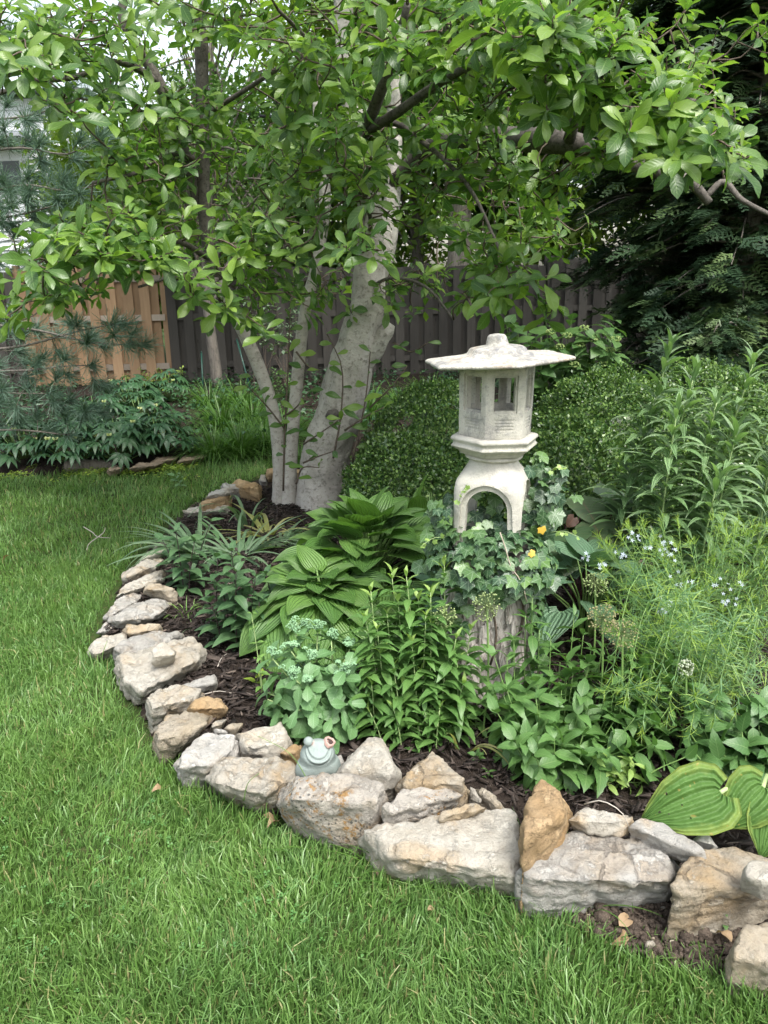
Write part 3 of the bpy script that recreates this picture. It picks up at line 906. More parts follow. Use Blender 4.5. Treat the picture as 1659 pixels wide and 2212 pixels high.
rock('B', .09, M_TAN, 'small buff stone between the outermost stone and the ochre-rimmed slab', [(314, 1132), (340, 1096), (540, 1094), (556, 1126), (480, 1166), (350, 1192), (325, 1172)], fr=.45, zb=.01)
rock('B', .05, M_GREY, 'thin bottom slab lying flat under the ochre-rimmed slab', [(130, 1150), (195, 1085), (260, 1050), (345, 1062), (322, 1110), (300, 1132), (200, 1162)], fr=.3)
rock('B', .12, M_GREY, 'grey oval slab with an ochre rim', [(215, 1070), (330, 992), (420, 935), (540, 915), (618, 952), (610, 992), (560, 1042), (490, 1092), (320, 1096)], fr=.3)
rock('B', .09, M_GREY, 'narrow striped grey slab above the ochre-rimmed slab', [(193, 1052), (240, 970), (262, 920), (330, 892), (432, 902), (420, 942), (330, 1000), (215, 1062)], fr=.3)
rock('B', .10, M_PALE, 'long layered pale slab beside the small buff wedge', [(262, 915), (312, 830), (400, 790), (545, 745), (598, 780), (580, 805), (470, 820), (440, 892), (330, 904)], fr=.35)
rock('B', .09, M_TAN, 'buff wedge stone on the bed side of the long layered slab', [(438, 882), (470, 805), (560, 830), (642, 855), (652, 886), (590, 902), (480, 914)], zb=.04, fr=.5)
rock('B', .11, M_PALE, 'pale slab with a yellow-stained front face', [(300, 772), (370, 720), (450, 665), (580, 650), (562, 702), (542, 745), (430, 772), (310, 826)], fr=.4)
rock('B', .10, M_PALE, 'pale stone half hidden by drooping strap leaves', [(425, 668), (470, 625), (540, 595), (610, 570), (602, 640), (480, 680)], fr=.4)
rock('B', .10, M_PALE, 'pale stone deep under the strap leaves', [(505, 600), (560, 545), (650, 515), (660, 560), (600, 600)], fr=.4)
rock('B', .11, M_PALE, 'whitish slab below the orange stone near the tree', [(698, 345), (800, 316), (992, 308), (1002, 346), (900, 382), (710, 378)], fr=.4)
rock('B', .16, M_OCHRE, 'orange stone under the grey cap slab near the tree', [(803, 312), (850, 276), (1000, 236), (1008, 270), (940, 302), (830, 332)], fr=.5)
rock('B', .05, M_GREY, 'grey cap slab lying on the orange stone', [(843, 268), (870, 230), (980, 198), (1002, 234), (900, 268)], zb=.14, fr=.5)
rock('B', .15, M_GREY, 'pale grey block between cap slab and big ochre stone', [(950, 190), (965, 178), (1100, 176), (1102, 222), (1000, 242), (955, 210)], fr=.5)
rock('B', .18, M_OCHRE, 'big ochre stone with a cracked tip near the tree foot', [(1018, 190), (1060, 144), (1190, 172), (1207, 204), (1190, 237), (1105, 232)], fr=.5)
rock('B', .12, M_GREY, 'small grey stone beside the big ochre stone', [(1193, 150), (1208, 120), (1230, 118), (1246, 168), (1205, 172)], fr=.5)
rock('B', .14, M_OCHRE, 'ochre stone just behind the slim tree stem', [(1248, 120), (1252, 80), (1300, 70), (1330, 90), (1325, 122)], fr=.5)
rock('B', .13, M_OCHRE, 'ochre stone between the slim stem and the thick trunk', [(1410, 112), (1416, 82), (1462, 80), (1480, 112)], fr=.5)
# edging of the far bed
far = [([(140, 1022), (142, 1004), (245, 1000), (250, 1014)], .08, 'flat'), ([(232, 1020), (240, 1008), (268, 1005), (262, 1020)], .08, 'squat'),
       ([(278, 1014), (300, 1000), (355, 998), (340, 1012)], .09, 'wedge'), ([(326, 1002), (340, 990), (385, 986), (378, 1000)], .08, 'rough'), ([(385, 1000), (400, 985), (448, 982), (440, 996)], .09, 'broad')]
for i, (ol, h, w) in enumerate(far[1:]):
    rock('X', h, M_DULL, f'{w} brown edging stone at the front of the hellebore bed', ol, fr=.5, name='edging_stone', grp='edging stones of the far bed')
steps = [([(388, 972), (396, 956), (436, 954), (440, 968)], 'near the lawn'), ([(392, 940), (400, 928), (432, 926), (436, 938)], 'second from the lawn'), ([(390, 912), (398, 900), (424, 898), (430, 910)], 'third from the lawn'), ([(140, 896), (146, 886), (176, 882), (180, 893)], 'beyond the hellebores')]
for ol, w in steps:
    rock('X', .05, M_DULL, f'flat brown stepping stone of the back bed, {w}', ol, fr=.3, name='stepping_stone', grp='stepping stones in the back bed')
def log():
    a, b = G(141, 1010, .05), G(248, 1006, .05)
    V, Q, T, L = tube(spline([a, (a + b) / 2 + np.array((0, .02, .005)), b], 9), np.array([.055, .062, .058, .06, .055, .058, .05, .052, .046]), 10, .25)
    o = thing('edging_log', 'weathered grey log lying along the front of the hellebore bed', 'log', (a[0], a[1], 0))
    attach('bark', Acc().add(V, Q, T, L).mesh('bark'), o, M_FARBARK)
    e = nrm(a - b); Vd, Qd, Td, Ld = tube([a + e * .001, a + e * .006], [.05, .045], 10)
    attach('cut_end', Acc().add(Vd, Qd, Td, Ld).mesh('cut_end'), o, M_WOOD_OLD)
log()

# ================================================================== stone lantern on its stump
LY = 2.62
LC = P(1060, 1300, LY); LX = float(LC[0]) - .006
STUMP_H = .615

def stump():
    o = thing('tree_stump', 'pale cracked tree stump carrying the stone lantern', 'stump', (LX, LY, 0))
    ns, nr = 72, 46
    V = []
    for j in range(nr):
        z = STUMP_H * j / (nr - 1) - .03
        for i in range(ns):
            a = 2 * math.pi * i / ns
            r = .162 + .05 * math.exp(-z / .08) + .012 * math.sin(2 * a + 1) + .010 * math.sin(5 * a + z * 2)
            r += .012 * noise.noise(Vector((math.cos(a) * 2.2, math.sin(a) * 2.2, z * 3)))
            f = noise.noise(Vector((math.cos(a) * 5.5, math.sin(a) * 5.5, z * 1.6)))
            r -= .022 * max(0, .25 - abs(f)) * 4 * (.5 + .5 * noise.noise(Vector((a, z * 5, 8))))
            r += .006 * noise.noise(Vector((math.cos(a) * 14, math.sin(a) * 14, z * 22)))
            V.append((LX + r * math.cos(a), LY + r * math.sin(a), z))
    Q = [(j * ns + i, j * ns + (i + 1) % ns, (j + 1) * ns + (i + 1) % ns, (j + 1) * ns + i) for j in range(nr - 1) for i in range(ns)]
    attach('bark', mk_mesh('bark', V, Q), o, M_STUMP)
    top = [V[(nr - 1) * ns + i] for i in range(ns)]
    Vt = [(LX, LY, STUMP_H - .028)] + [(x * .98 + LX * .02, y * .98 + LY * .02, z - .004) for x, y, z in top]
    attach('cut_top', mk_mesh('cut_top', Vt, None, [(0, 1 + i, 1 + (i + 1) % ns) for i in range(ns)]), o, M_WOOD_OLD)
    # loose plates of peeling bark
    for k in range(16):
        a = rng.uniform(-2.9, -.25); z = rng.uniform(.1, .5); w, h = rng.uniform(.02, .045), rng.uniform(.06, .16)
        pv = []; m = 5
        for j in range(m + 1):
            for i in range(4):
                aa = a + (i / 3 - .5) * w / .15 * (1 - .25 * abs(j / m - .5)) + rng.normal(0, .01)
                rr = .166 + .05 * math.exp(-(z + h * j / m) / .08) + .004 * math.sin(i * 2) + rng.normal(0, .0012)
                pv.append((LX + rr * math.cos(aa), LY + rr * math.sin(aa), z + h * (j / m) + rng.normal(0, .003)))
        pv = np.array(pv); inn = pv.copy(); inn[:, 0] = LX + (inn[:, 0] - LX) * .95; inn[:, 1] = LY + (inn[:, 1] - LY) * .95
        n0 = len(pv)
        q = [(j * 4 + i, j * 4 + i + 1, (j + 1) * 4 + i + 1, (j + 1) * 4 + i) for j in range(m) for i in range(3)]
        q2 = [tuple(n0 + x for x in reversed(f)) for f in q]
        rimi = [i for i in range(4)] + [j * 4 + 3 for j in range(1, m + 1)] + [m * 4 + i for i in (2, 1, 0)] + [j * 4 for j in range(m - 1, 0, -1)]
        q3 = [(rimi[i - 1], n0 + rimi[i - 1], n0 + rimi[i], rimi[i]) for i in range(len(rimi))]
        attach('bark_plate', mk_mesh('bark_plate', np.concatenate((pv, inn)), q + q2 + q3, smooth=False), o, M_STUMP)
stump()

def hex_ring(R, z, rot, n=6, sub=6):
    """outline of a hexagon with points along its edges"""
    c = [(R * math.sin(RAD(rot + 60 * i)), -R * math.cos(RAD(rot + 60 * i))) for i in range(n)]
    out = []
    for i in range(n):
        a, b = c[i], c[(i + 1) % n]
        for k in range(sub):
            t = k / sub
            out.append((a[0] * (1 - t) + b[0] * t, a[1] * (1 - t) + b[1] * t, z))
    return out

def loft(rings, name, rough=.0, seed=0, closed=True, bump=None):
    V = np.array([p for r in rings for p in r], float); m = len(rings[0])
    Q = [(j * m + i, j * m + (i + 1) % m, (j + 1) * m + (i + 1) % m, (j + 1) * m + i) for j in range(len(rings) - 1) for i in range(m)]
    T = []
    if closed:
        V = np.concatenate((V, [np.mean(rings[0], 0)], [np.mean(rings[-1], 0)]))
        c0, c1 = len(V) - 2, len(V) - 1
        for i in range(m):
            T.append((c0, (i + 1) % m, i)); T.append((c1, (len(rings) - 1) * m + i, (len(rings) - 1) * m + (i + 1) % m))
    if rough:
        for i in range(len(V)):
            p = Vector(V[i]) * 1.0 + Vector((seed, seed, seed))
            nx = Vector((noise.noise(p * 30), noise.noise(p * 30 + Vector((5, 0, 0))), noise.noise(p * 30 + Vector((0, 5, 0)))))
            n2 = Vector((noise.noise(p * 90), noise.noise(p * 90 + Vector((5, 0, 0))), noise.noise(p * 90 + Vector((0, 5, 0)))))
            V[i] += np.array(nx * rough + n2 * rough * .6)
    return mk_mesh(name, V, Q, T)

def evaluated(o):
    dg = bpy.context.evaluated_depsgraph_get()
    me = bpy.data.meshes.new_from_object(o.evaluated_get(dg))
    return me

def cut(base, cutters, bevel=.003):
    """carve openings into a block, then soften its edges"""
    b = bpy.data.objects.new('block', base); COL.objects.link(b)
    cs = []
    for c in cutters:
        co = bpy.data.objects.new('opening', c); COL.objects.link(co); cs.append(co)
        m = b.modifiers.new('cut', 'BOOLEAN'); m.operation = 'DIFFERENCE'; m.object = co; m.solver = 'EXACT'
    if bevel:
        m = b.modifiers.new('soft', 'BEVEL'); m.width = bevel; m.segments = 2; m.limit_method = 'ANGLE'; m.angle_limit = RAD(35)
    bpy.context.view_layer.update()
    me = evaluated(b)
    bpy.data.objects.remove(b)
    for co in cs: bpy.data.objects.remove(co)
    return me

def box_mesh(cx, cy, cz, sx, sy, sz, rot=0):
    c, s = math.cos(RAD(rot)), math.sin(RAD(rot))
    V = []
    for a in (-.5, .5):
        for b in (-.5, .5):
            for d in (-.5, .5):
                x, y = cx + a * sx, cy + b * sy
                V.append((x * c - y * s, x * s + y * c, cz + d * sz))
    return mk_mesh('box', V, [(0, 1, 3, 2), (4, 6, 7, 5), (0, 4, 5, 1), (2, 3, 7, 6), (0, 2, 6, 4), (1, 5, 7, 3)], smooth=False)

def arch_mesh(w, h, y0, y1, rot, n=20):
    """round-headed opening, w wide, h to its crown, along y from y0 to y1"""
    r = w / 2
    out = [(-r * 1.14, -.05), (r * 1.14, -.05)]
    for k in range(n + 1):
        a = math.pi * k / n
        out.append((r * math.cos(a), h - r + r * math.sin(a)))
    c, s = math.cos(RAD(rot)), math.sin(RAD(rot))
    V = []
    for y in (y0, y1):
        for x, z in out:
            V.append((x * c - y * s, x * s + y * c, z))
    m = len(out)
    me = bpy.data.meshes.new('arch')
    F = [tuple(range(m)), tuple(reversed(range(m, 2 * m)))] + [(i, i + m, (i + 1) % m + m, (i + 1) % m) for i in range(m)]
    me.from_pydata(V, [], [tuple(reversed(f)) for f in F])
    bm = bmesh.new(); bm.from_mesh(me); bmesh.ops.recalc_face_normals(bm, faces=bm.faces); bm.to_mesh(me); bm.free()
    return me

def lantern():
    o = thing('stone_lantern', 'weathered white stone lantern with hexagonal roof on arched legs', 'lantern', (LX, LY, STUMP_H - .01))
    o.rotation_euler = (0, RAD(.9), 0)
    def put(name, me, mat, rotx=0):
        me.materials.clear(); me.materials.append(mat)
        c = bpy.data.objects.new(name, me); COL.objects.link(c); c.parent = o
        return c
    # legs: rounded square pedestal with four arches
    prof = [(0, .122, 7), (.06, .121, 7), (.12, .1215, 6.5), (.175, .1225, 6), (.21, .1225, 5.5), (.232, .119, 5), (.252, .108, 4.2), (.270, .096, 3.4), (.284, .088, 2.6), (.294, .084, 2.2), (.306, .083, 2.0)]
    zz = np.linspace(0, .306, 32)
    hw = np.interp(zz, [p[0] for p in prof], [p[1] for p in prof]); ex = np.interp(zz, [p[0] for p in prof], [p[2] for p in prof])
    rings = []
    for z, h, e in zip(zz, hw, ex):
        ring = []
        for k in range(96):
            a = 2 * math.pi * k / 96 + RAD(-18)
            ca, sa = math.cos(a - RAD(-18)), math.sin(a - RAD(-18))
            q = (abs(ca) ** e + abs(sa) ** e) ** (-1 / e)
            rr = h * q
            rr += .0016 * noise.noise(Vector((ca * 4, sa * 4, z * 60))) + .0012 * noise.noise(Vector((ca * 12, sa * 12, z * 110)))
            ring.append((rr * math.cos(a), rr * math.sin(a), z))
        rings.append(ring)
    cutters = [arch_mesh(.142, .212, -.3, .3, -18), arch_mesh(.142, .212, -.3, .3, 72)]
    for q in range(4):
        cutters.append(arch_mesh(.178, .232, -.3, -.110, -18 + 90 * q))
    put('leg_arch', cut(loft(rings, 'leg_arch'), cutters, .0025), M_LBASE)
    # platform
    z0 = .304
    pr = [(.088, 0), (.098, .006), (.100, .012), (.093, .018), (.112, .021), (.122, .024), (.124, .034), (.136, .040), (.140, .0415), (.141, .045), (.152, .050), (.154, .054), (.146, .062), (.146, .070), (.155, .076), (.156, .083), (.150, .090), (.130, .092)]
    pr = [(R, z * .93) for R, z in pr]
    rings = [hex_ring(R, z0 + z, 36.5, sub=8) if R > .105 else [(R * 1.0 * math.sin(RAD(44) + 2 * math.pi * k / 48), -R * math.cos(RAD(44) + 2 * math.pi * k / 48), z0 + z) for k in range(48)] for R, z in pr]
    put('platform', loft(rings, 'platform', .0012, 3), M_LBASE)
    # fire box
    z1 = z0 + .0865; hb = .248
    rings = [hex_ring(.127 + .004 * (k / 8), z1 + hb * k / 8, 36.5, sub=6) for k in range(9)]
    inner = loft([hex_ring(.098, z1 + hb * (.05 + .9 * k / 2), 36.5, sub=2) for k in range(3)], 'inside')
    cs = [inner]
    for q in range(3):
        cs.append(box_mesh(0, 0, z1 + hb * .595, 0.070, .6, hb * .44, 6.5 + 60 * q))
        cs.append(box_mesh(0, -.112, z1 + hb * .595, .084, .014, hb * .50, 6.5 + 60 * q)); cs.append(box_mesh(0, .112, z1 + hb * .595, .084, .014, hb * .50, 6.5 + 60 * q))
        for s in (-1, 1):
            for j in range(4):
                cs.append(box_mesh(0, s * .1120, z1 + hb * (.125 + .042 * j), .062, .006, .0052, 6.5 + 60 * q))
    put('fire_box', cut(loft(rings, 'fire_box', .0008, 5), cs, .0016), M_LBOX)
    # roof
    z2 = z1 + hb - .004
    pr = [(.10, .004), (.20, .001), (.248, 0), (.257, .003), (.260, .009), (.258, .015), (.250, .019), (.225, .022), (.19, .026), (.15, .031), (.125, .036), (.110, .042), (.104, .049), (.100, .058), (.093, .064), (.075, .068), (.05, .072), (.038, .076), (.035, .090), (.031, .108), (.025, .116), (.010, .120)]
    pr = [(R, z * .78) for R, z in pr]
    rings = []
    for R, z in pr:
        hexr = hex_ring(R, z2 + z, -23.5 + 30, sub=14)
        if R < .05:
            hexr = [(R * math.sin(math.atan2(x, -y)), -R * math.cos(math.atan2(x, -y)), zz_) for x, y, zz_ in hexr]
        elif R < .125:
            k = .4
            hexr = [((1 - k) * x + k * R * .95 * math.sin(math.atan2(x, -y)), (1 - k) * y - k * R * .95 * math.cos(math.atan2(x, -y)), zz_) for x, y, zz_ in hexr]
        rings.append(hexr)
    ro = put('roof', loft(rings, 'roof', .0013, 11), M_LROOF)
    ro.rotation_euler = (0, RAD(-3.6), 0); ro.location = (.62 * math.sin(RAD(3.6)), 0, 0)
lantern()

# ================================================================== ceramic frog
def frog():
    base = G(688, 1674, .115)
    o = thing('frog_figurine', 'pale green ceramic garden frog with one broken pink eye, sitting among the stones', 'frog', tuple(base))
    o.rotation_euler = (0, 0, RAD(14))
    s = NT('celadon_glaze')
    w = s.n('Attribute', attribute_name='worn').outputs['Fac']
    n = s.noise(s.coord('Object'), 45.0, 6, .7); n2 = s.noise(s.coord('Object'), 260.0, 3)
    col = s.mix(n, (.175, .215, .20), (.25, .29, .27))
    k = s.ramp(s.math('ADD', w, s.math('MULTIPLY', s.math('SUBTRACT', n, .5), .9)), [(.42, 0.0), (.6, 1.0)])
    col = s.mix(k, col, (.36, .25, .215))
    col = s.mix(s.ramp(n2, [(.62, 0.0), (.75, .5)]), col, (.12, .15, .14))
    glaze = s.done(s.principled(col, .6, s.bump(s.math('ADD', n, n2), .5, .003), .3))
    pink = flat_mat('bare_clay_pink', (.40, .26, .22), .8)
    hole = flat_mat('hollow_shade', (.05, .03, .025), .9)
    def dirv(az, el): return np.array((math.sin(RAD(az)) * math.cos(RAD(el)), -math.cos(RAD(az)) * math.cos(RAD(el)), math.sin(RAD(el))))
    nu, nv = 120, 84
    el = np.linspace(-90, 90, nv); az = np.linspace(-180, 180, nu, endpoint=False)
    V = []; W = []
    eyes = (dirv(-66, 68), dirv(66, 58))
    for e in el:
        for a in az:
            d = dirv(a, e)
            # pear-shaped body with a wide head that looks up
            x, y, z = d[0] * .059, d[1] * .053, d[2] * .064
            wid = 1 - .12 * math.exp(-((e - 8) / 16) ** 2)
            hd = min(1, max(0, (e - 5) / 55)); wid *= 1 - .10 * hd * hd * (3 - 2 * hd)
            x *= wid * (1 + .08 * (e < 0)); y *= wid
            y -= .010 * math.exp(-((e - 28) / 22) ** 2) * max(0, -d[1])
            r = np.array((x, y, z)); n = d
            ad = abs(a)
            if ad < 72:
                em = 30 + 22 * (ad / 60) ** 2.0
                de = e - em
                fade = min(1, (72 - ad) / 10)
                r = r - n * .0050 * math.exp(-(de / 2.6) ** 2) * fade
                r = r + n * .0036 * math.exp(-((de + 7) / 4.5) ** 2) * fade
                r = r + n * .0022 * math.exp(-((de - 6.5) / 4.5) ** 2) * fade
                r = r - n * .0022 * math.exp(-((de + 15) / 4) ** 2) * fade
            for ey in eyes:
                g = math.exp(-((1 - d @ ey) / .055))
                r = r + ey * .013 * g
            for sx in (-1, 1):
                hip = dirv(sx * 88, -34); r = r + hip * .013 * math.exp(-((1 - d @ hip) / .09))
                arm = dirv(sx * 46, -26); r = r + arm * .005 * math.exp(-((1 - d @ arm) / .03))
                ft = dirv(sx * 32, -58); r = r + ft * .008 * math.exp(-((1 - d @ ft) / .02))
                nos = dirv(sx * 10, 52); r = r - nos * .0016 * math.exp(-((1 - d @ nos) / .002))
            r[2] = max(r[2], -.052)
            V.append(r + np.array((0, 0, .052)))
            W.append(max(.75 * math.exp(-((1 - d @ eyes[0]) / .05)), .8 * math.exp(-((1 - d @ eyes[1]) / .04)), .45 * math.exp(-((1 - d @ dirv(-12, 60)) / .05))))
    Q = [(j * nu + i, j * nu + (i + 1) % nu, (j + 1) * nu + (i + 1) % nu, (j + 1) * nu + i) for j in range(nv - 1) for i in range(nu)]
    def put(name, me, mat, par):
        me.materials.append(mat); c = bpy.data.objects.new(name, me); COL.objects.link(c); c.parent = par; return c
    body = put('body', mk_mesh('body', V, Q, extra={'worn': W}), glaze, o)
    def ball(c, r, flat=1.0):
        v = []; q = []
        for j in range(13):
            e = RAD(-90 + 15 * j)
            for i in range(20):
                a = 2 * math.pi * i / 20
                v.append((c[0] + r * math.cos(e) * math.cos(a), c[1] + r * math.cos(e) * math.sin(a), c[2] + r * flat * math.sin(e)))
        for j in range(12):
            for i in range(20): q.append((j * 20 + i, j * 20 + (i + 1) % 20, (j + 1) * 20 + (i + 1) % 20, (j + 1) * 20 + i))
        return v, q
    c = eyes[0] * .076 + np.array((0, 0, .054))
    v, q = ball(c, .0142)
    wn = [.9 * math.exp(-((p[0] - c[0] - .012) ** 2 + (p[1] - c[1] + .009) ** 2 + (p[2] - c[2] + .004) ** 2) / .00006) for p in v]
    put('eye', mk_mesh('eye', v, q, extra={'worn': wn}), glaze, o)
    # the broken eye: a ring of bare clay round a disc coloured dark as the hollow's shade
    n = nrm(eyes[1] + np.array((.15, -.1, .25))); c = eyes[1] * .071 + np.array((0, 0, .054))
    t1 = nrm(np.cross(n, (0, 0, 1))); t2 = np.cross(n, t1)
    v = []; q = []
    prof = [(.0165, -.006), (.0165, .002), (.0155, .0055), (.0130, .0065), (.0108, .0045), (.0095, -.003), (.0085, -.010)]
    m = 28
    for rr, hh in prof:
        for i in range(m):
            a = 2 * math.pi * i / m
            k = 1 + .10 * math.sin(3 * a + 1) + .06 * math.sin(7 * a)
            v.append(c + n * hh + (t1 * math.cos(a) * 1.12 + t2 * math.sin(a)) * rr * k)
    for j in range(len(prof) - 1):
        for i in range(m): q.append((j * m + i, j * m + (i + 1) % m, (j + 1) * m + (i + 1) % m, (j + 1) * m + i))
    e2 = put('broken_eye', mk_mesh('broken_eye', v, q), pink, o)
    e2['label'] = 'broken eye with bare pink clay rim'
    v = [c - n * -.0022] + [c + n * .0022 + (t1 * math.cos(2 * math.pi * i / m) * 1.12 + t2 * math.sin(2 * math.pi * i / m)) * .0112 for i in range(m)]
    put('hole', mk_mesh('hole', v, None, [(0, 1 + i, 1 + (i + 1) % m) for i in range(m)]), hole, e2)
frog()

# ================================================================== fences
def slab(c0, c1, depth_dir, th, z0, z1, dogear=0.0):
    """upright board between two ground points"""
    a, b = np.array((c0[0], c0[1], 0.0)), np.array((c1[0], c1[1], 0.0))
    d = np.array((depth_dir[0], depth_dir[1], 0.0)) * th / 2
    t = dogear
    e = (b - a) * .2 if t else (b - a) * 0
    out = []
    for s in (-1, 1):
        for p, z in ((a, z0), (b, z0), (b, z1 - t), (b - e, z1), (a + e, z1), (a, z1 - t)):
            out.append(p + d * s + np.array((0, 0, z)))
    T = []
    Q = [(0, 1, 2, 5), (5, 2, 3, 4), (7, 6, 11, 8), (8, 11, 10, 9)]
    for i in range(6):
        j = (i + 1) % 6; Q.append((j, i, i + 6, j + 6))
    me = mk_mesh('board', out, Q, smooth=False)
    return me

def fence(name, label, A, B, mat, railmat, top, pitch=.235, bw=.14, z0=.03, cat='fence', wob=.012, posts=True, rails=(.32, 1.05)):
    A, B = np.array(A, float), np.array(B, float)
    d = B - A; Ln = np.linalg.norm(d); d = d / Ln
    nrmv = np.array((d[1], -d[0]))      # towards the camera
    if nrmv[1] > 0: nrmv = -nrmv
    o = thing(name, label, cat, (A[0], A[1], 0))
    off = Vector((A[0], A[1], 0))
    def add(nm, me, m):
        V = np.zeros(len(me.vertices) * 3); me.vertices.foreach_get('co', V); V = V.reshape(-1, 3)
        c = V.mean(0); V -= c; me.vertices.foreach_set('co', V.ravel())
        me.materials.append(m)
        ob = bpy.data.objects.new(nm, me); COL.objects.link(ob); ob.parent = o; ob.location = Vector(c) - off
        return ob
    x = 0.0; i = 0
    while x + bw < Ln:
        w = bw * rng.uniform(.96, 1.02)
        for side, x0 in ((1, x), (-1, x + pitch / 2)):
            if x0 + w > Ln: continue
            a = A + d * x0 + nrmv * .032 * side; b = a + d * w
            j = rng.normal(0, wob)
            add('board', slab(a, b, nrmv, .018, z0 + rng.uniform(-.02, .02), top + j, .03 if side > 0 else .0), mat)
        x += pitch * rng.uniform(.98, 1.02)
    nb = max(1, int(round(Ln / 2.4)))
    for zr in rails + (top - .16,):
        for k in range(nb):
            a = A + d * (Ln * k / nb); b = A + d * (Ln * (k + 1) / nb - .004)
            add('rail', slab(a, b, nrmv, .04, zr - .045, zr + .045), railmat)
    if posts:
        for k in range(nb + 1):
            a = A + d * (Ln * k / nb) - d * .045 - nrmv * .05; b = a + d * .09
            add('post', slab(a, b, nrmv, .09, 0, top + .05), mat)
    return o
FA = P(70, 840, 11.9); FB = P(372, 840, 12.1); FC = P(1010, 800, 12.9); FD = P(1175, 800, 13.1); FE = P(1302, 800, 13.2)
FZ = P(-700, 840, 11.5)
fence('cedar_fence', 'new orange-brown cedar shadowbox fence section', FA[:2], FB[:2], M_WOOD_NEW, M_WOOD_RAIL, 1.78, .25, .15)
fence('weathered_fence', 'long weathered grey shadowbox fence behind the magnolia trunks', (FB[0] + .03, FB[1] + .01), (FD[0], FD[1]), M_WOOD_OLD, M_WOOD_OLD, 1.74)
fence('weathered_fence', 'weathered grey fence section with capped top rail, under the dark conifer', (FD[0] + .03, FD[1] - .1), (FE[0], FE[1] - .1), M_WOOD_OLD, M_WOOD_OLD, 1.82)
fence('weathered_fence', 'shaded grey fence section behind the pine boughs', FZ[:2], (FA[0] - .03, FA[1]), M_WOOD_OLD, M_WOOD_OLD, 1.74)
fence('weathered_fence', 'dark fence section running away behind the conifer', (FE[0] + .05, FE[1] + .3), (FE[0] + 6.0, FE[1] + .8), M_WOOD_OLD, M_WOOD_OLD, 1.72)
for (u0, u1, vt, lab) in ((1178, 1190, 536, 'left capped fence post standing above the weathered fence'), (1204, 1213, 552, 'small fence post between the capped posts'), (1282, 1292, 548, 'right fence post above the weathered fence')):
    a = P(u0, vt, 13.35); b = P(u1, vt, 13.35)
    o = thing('fence_post', lab, 'post', (a[0], a[1], 0))
    attach('shaft', slab(a[:2], b[:2], (0, -1), .09, 0, a[2] - .04), o, M_WOOD_OLD)
    attach('cap', slab((a[0] - .02, a[1]), (b[0] + .02, b[1]), (0, -1), .13, a[2] - .038, a[2]), o, M_WOOD_OLD)
for u0, v0, u1, v1, Y, lab in ((435, 762, 437, 834, 10.8, 'green garden stake upright against the grey fence'), (512, 735, 545, 830, 10.6, 'green garden stake leaning against the grey fence')):
    a = P(u1, v1, Y); b = P(u0, v0, Y + .2); a[2] = -.02
    V, Q, T, L = tube([a, (a + b) / 2, b], .012, 8)
    o = thing('garden_stake', lab, 'stake', (a[0], a[1], 0))
    attach('rod', Acc().add(V, Q, T, L).mesh('rod'), o, flat_mat('stake_green', (.01, .05, .035), .4))
    V, Q, T, L = tube([b, b + nrm(b - a) * .02], [.016, .010], 8)
    attach('end_cap', Acc().add(V, Q, T, L).mesh('end_cap'), o, flat_mat('stake_cap', (.008, .03, .022), .4))

# ================================================================== plants of the bed
UP = np.array((0, 0, 1.0))

def ribbon_tpl(W, segs=4, curl=.8, taper=1.0, twist=0.0):
    t = np.linspace(0, 1, segs + 1)
    th = -curl * t ** 1.2
    y = np.concatenate(([0], np.cumsum(np.cos(th[1:]) / segs))); z = np.concatenate(([0], np.cumsum(np.sin(th[1:]) / segs)))
    w = W / 2 * (1 - taper * t ** 2.5) + .0008
    V = np.concatenate([np.array(((-a, b, c), (a, b, c))) for a, b, c in zip(w, y, z)])
    Q = [(2 * i, 2 * i + 1, 2 * i + 3, 2 * i + 2) for i in range(segs)]
    luv = np.concatenate([np.array(((-1, a), (1, a))) for a in t])
    return V, np.array(Q), None, luv

def tpl_set(n, W, shape, **kw):
    out = []
    for i in range(n):
        k = dict(kw)
        k['curl'] = k.get('curl', .4) * rng.uniform(.5, 1.5); k['seed'] = 11 * i + 3
        k['side'] = rng.normal(0, .05)
        out.append(leaf_tpl(W * rng.uniform(.88, 1.1), shape, **k))
    return out

T_MAG = tpl_set(8, .43, 'obovate', ns=6, nc=1, fold=.34, curl=.6, wave=.03)
T_MAGLOW = tpl_set(4, .45, 'obovate', ns=3, nc=1, fold=.3, curl=.5)
T_HOSTA = tpl_set(6, .82, 'heart', ns=9, nc=3, fold=.16, curl=.65, lobe=.10, wave=.022, wfreq=7)
T_HOSTAB = tpl_set(4, .80, 'heart', ns=9, nc=3, fold=.22, curl=.55, lobe=.12, wave=.012)
T_SEDUM = tpl_set(6, .52, 'spoon', ns=10, nc=1, fold=.28, curl=.45, serr=.07)
T_PHLOX = tpl_set(6, .30, 'lance', ns=5, nc=1, fold=.3, curl=.75)
T_CONE = tpl_set(6, .48, 'ovate', ns=10, nc=1, fold=.25, curl=.85, serr=.08, wave=.02)
T_DARK = tpl_set(6, .46, 'ovate', ns=8, nc=1, fold=.25, curl=.7, serr=.04, wave=.015)
T_LILY = tpl_set(6, .175, 'lance', ns=8, nc=1, fold=.15, curl=1.35)
T_HYD = tpl_set(5, .72, 'ovate', ns=6, nc=1, fold=.2, curl=.6)
T_LIGU = tpl_set(4, 1.05, 'heart', ns=9, nc=3, fold=.12, curl=.5, lobe=.2, wave=.03, serr=.05)
T_THREAD = [ribbon_tpl(.044, 4, c) for c in (.3, .7, 1.1, 1.5)]
T_STRAP = [ribbon_tpl(.055, 10, c, .9) for c in (.8, 1.4, 1.8, 2.1, 2.5)]
T_SEDGE = [ribbon_tpl(.022, 7, c, .9) for c in (.8, 1.4, 2.0)]
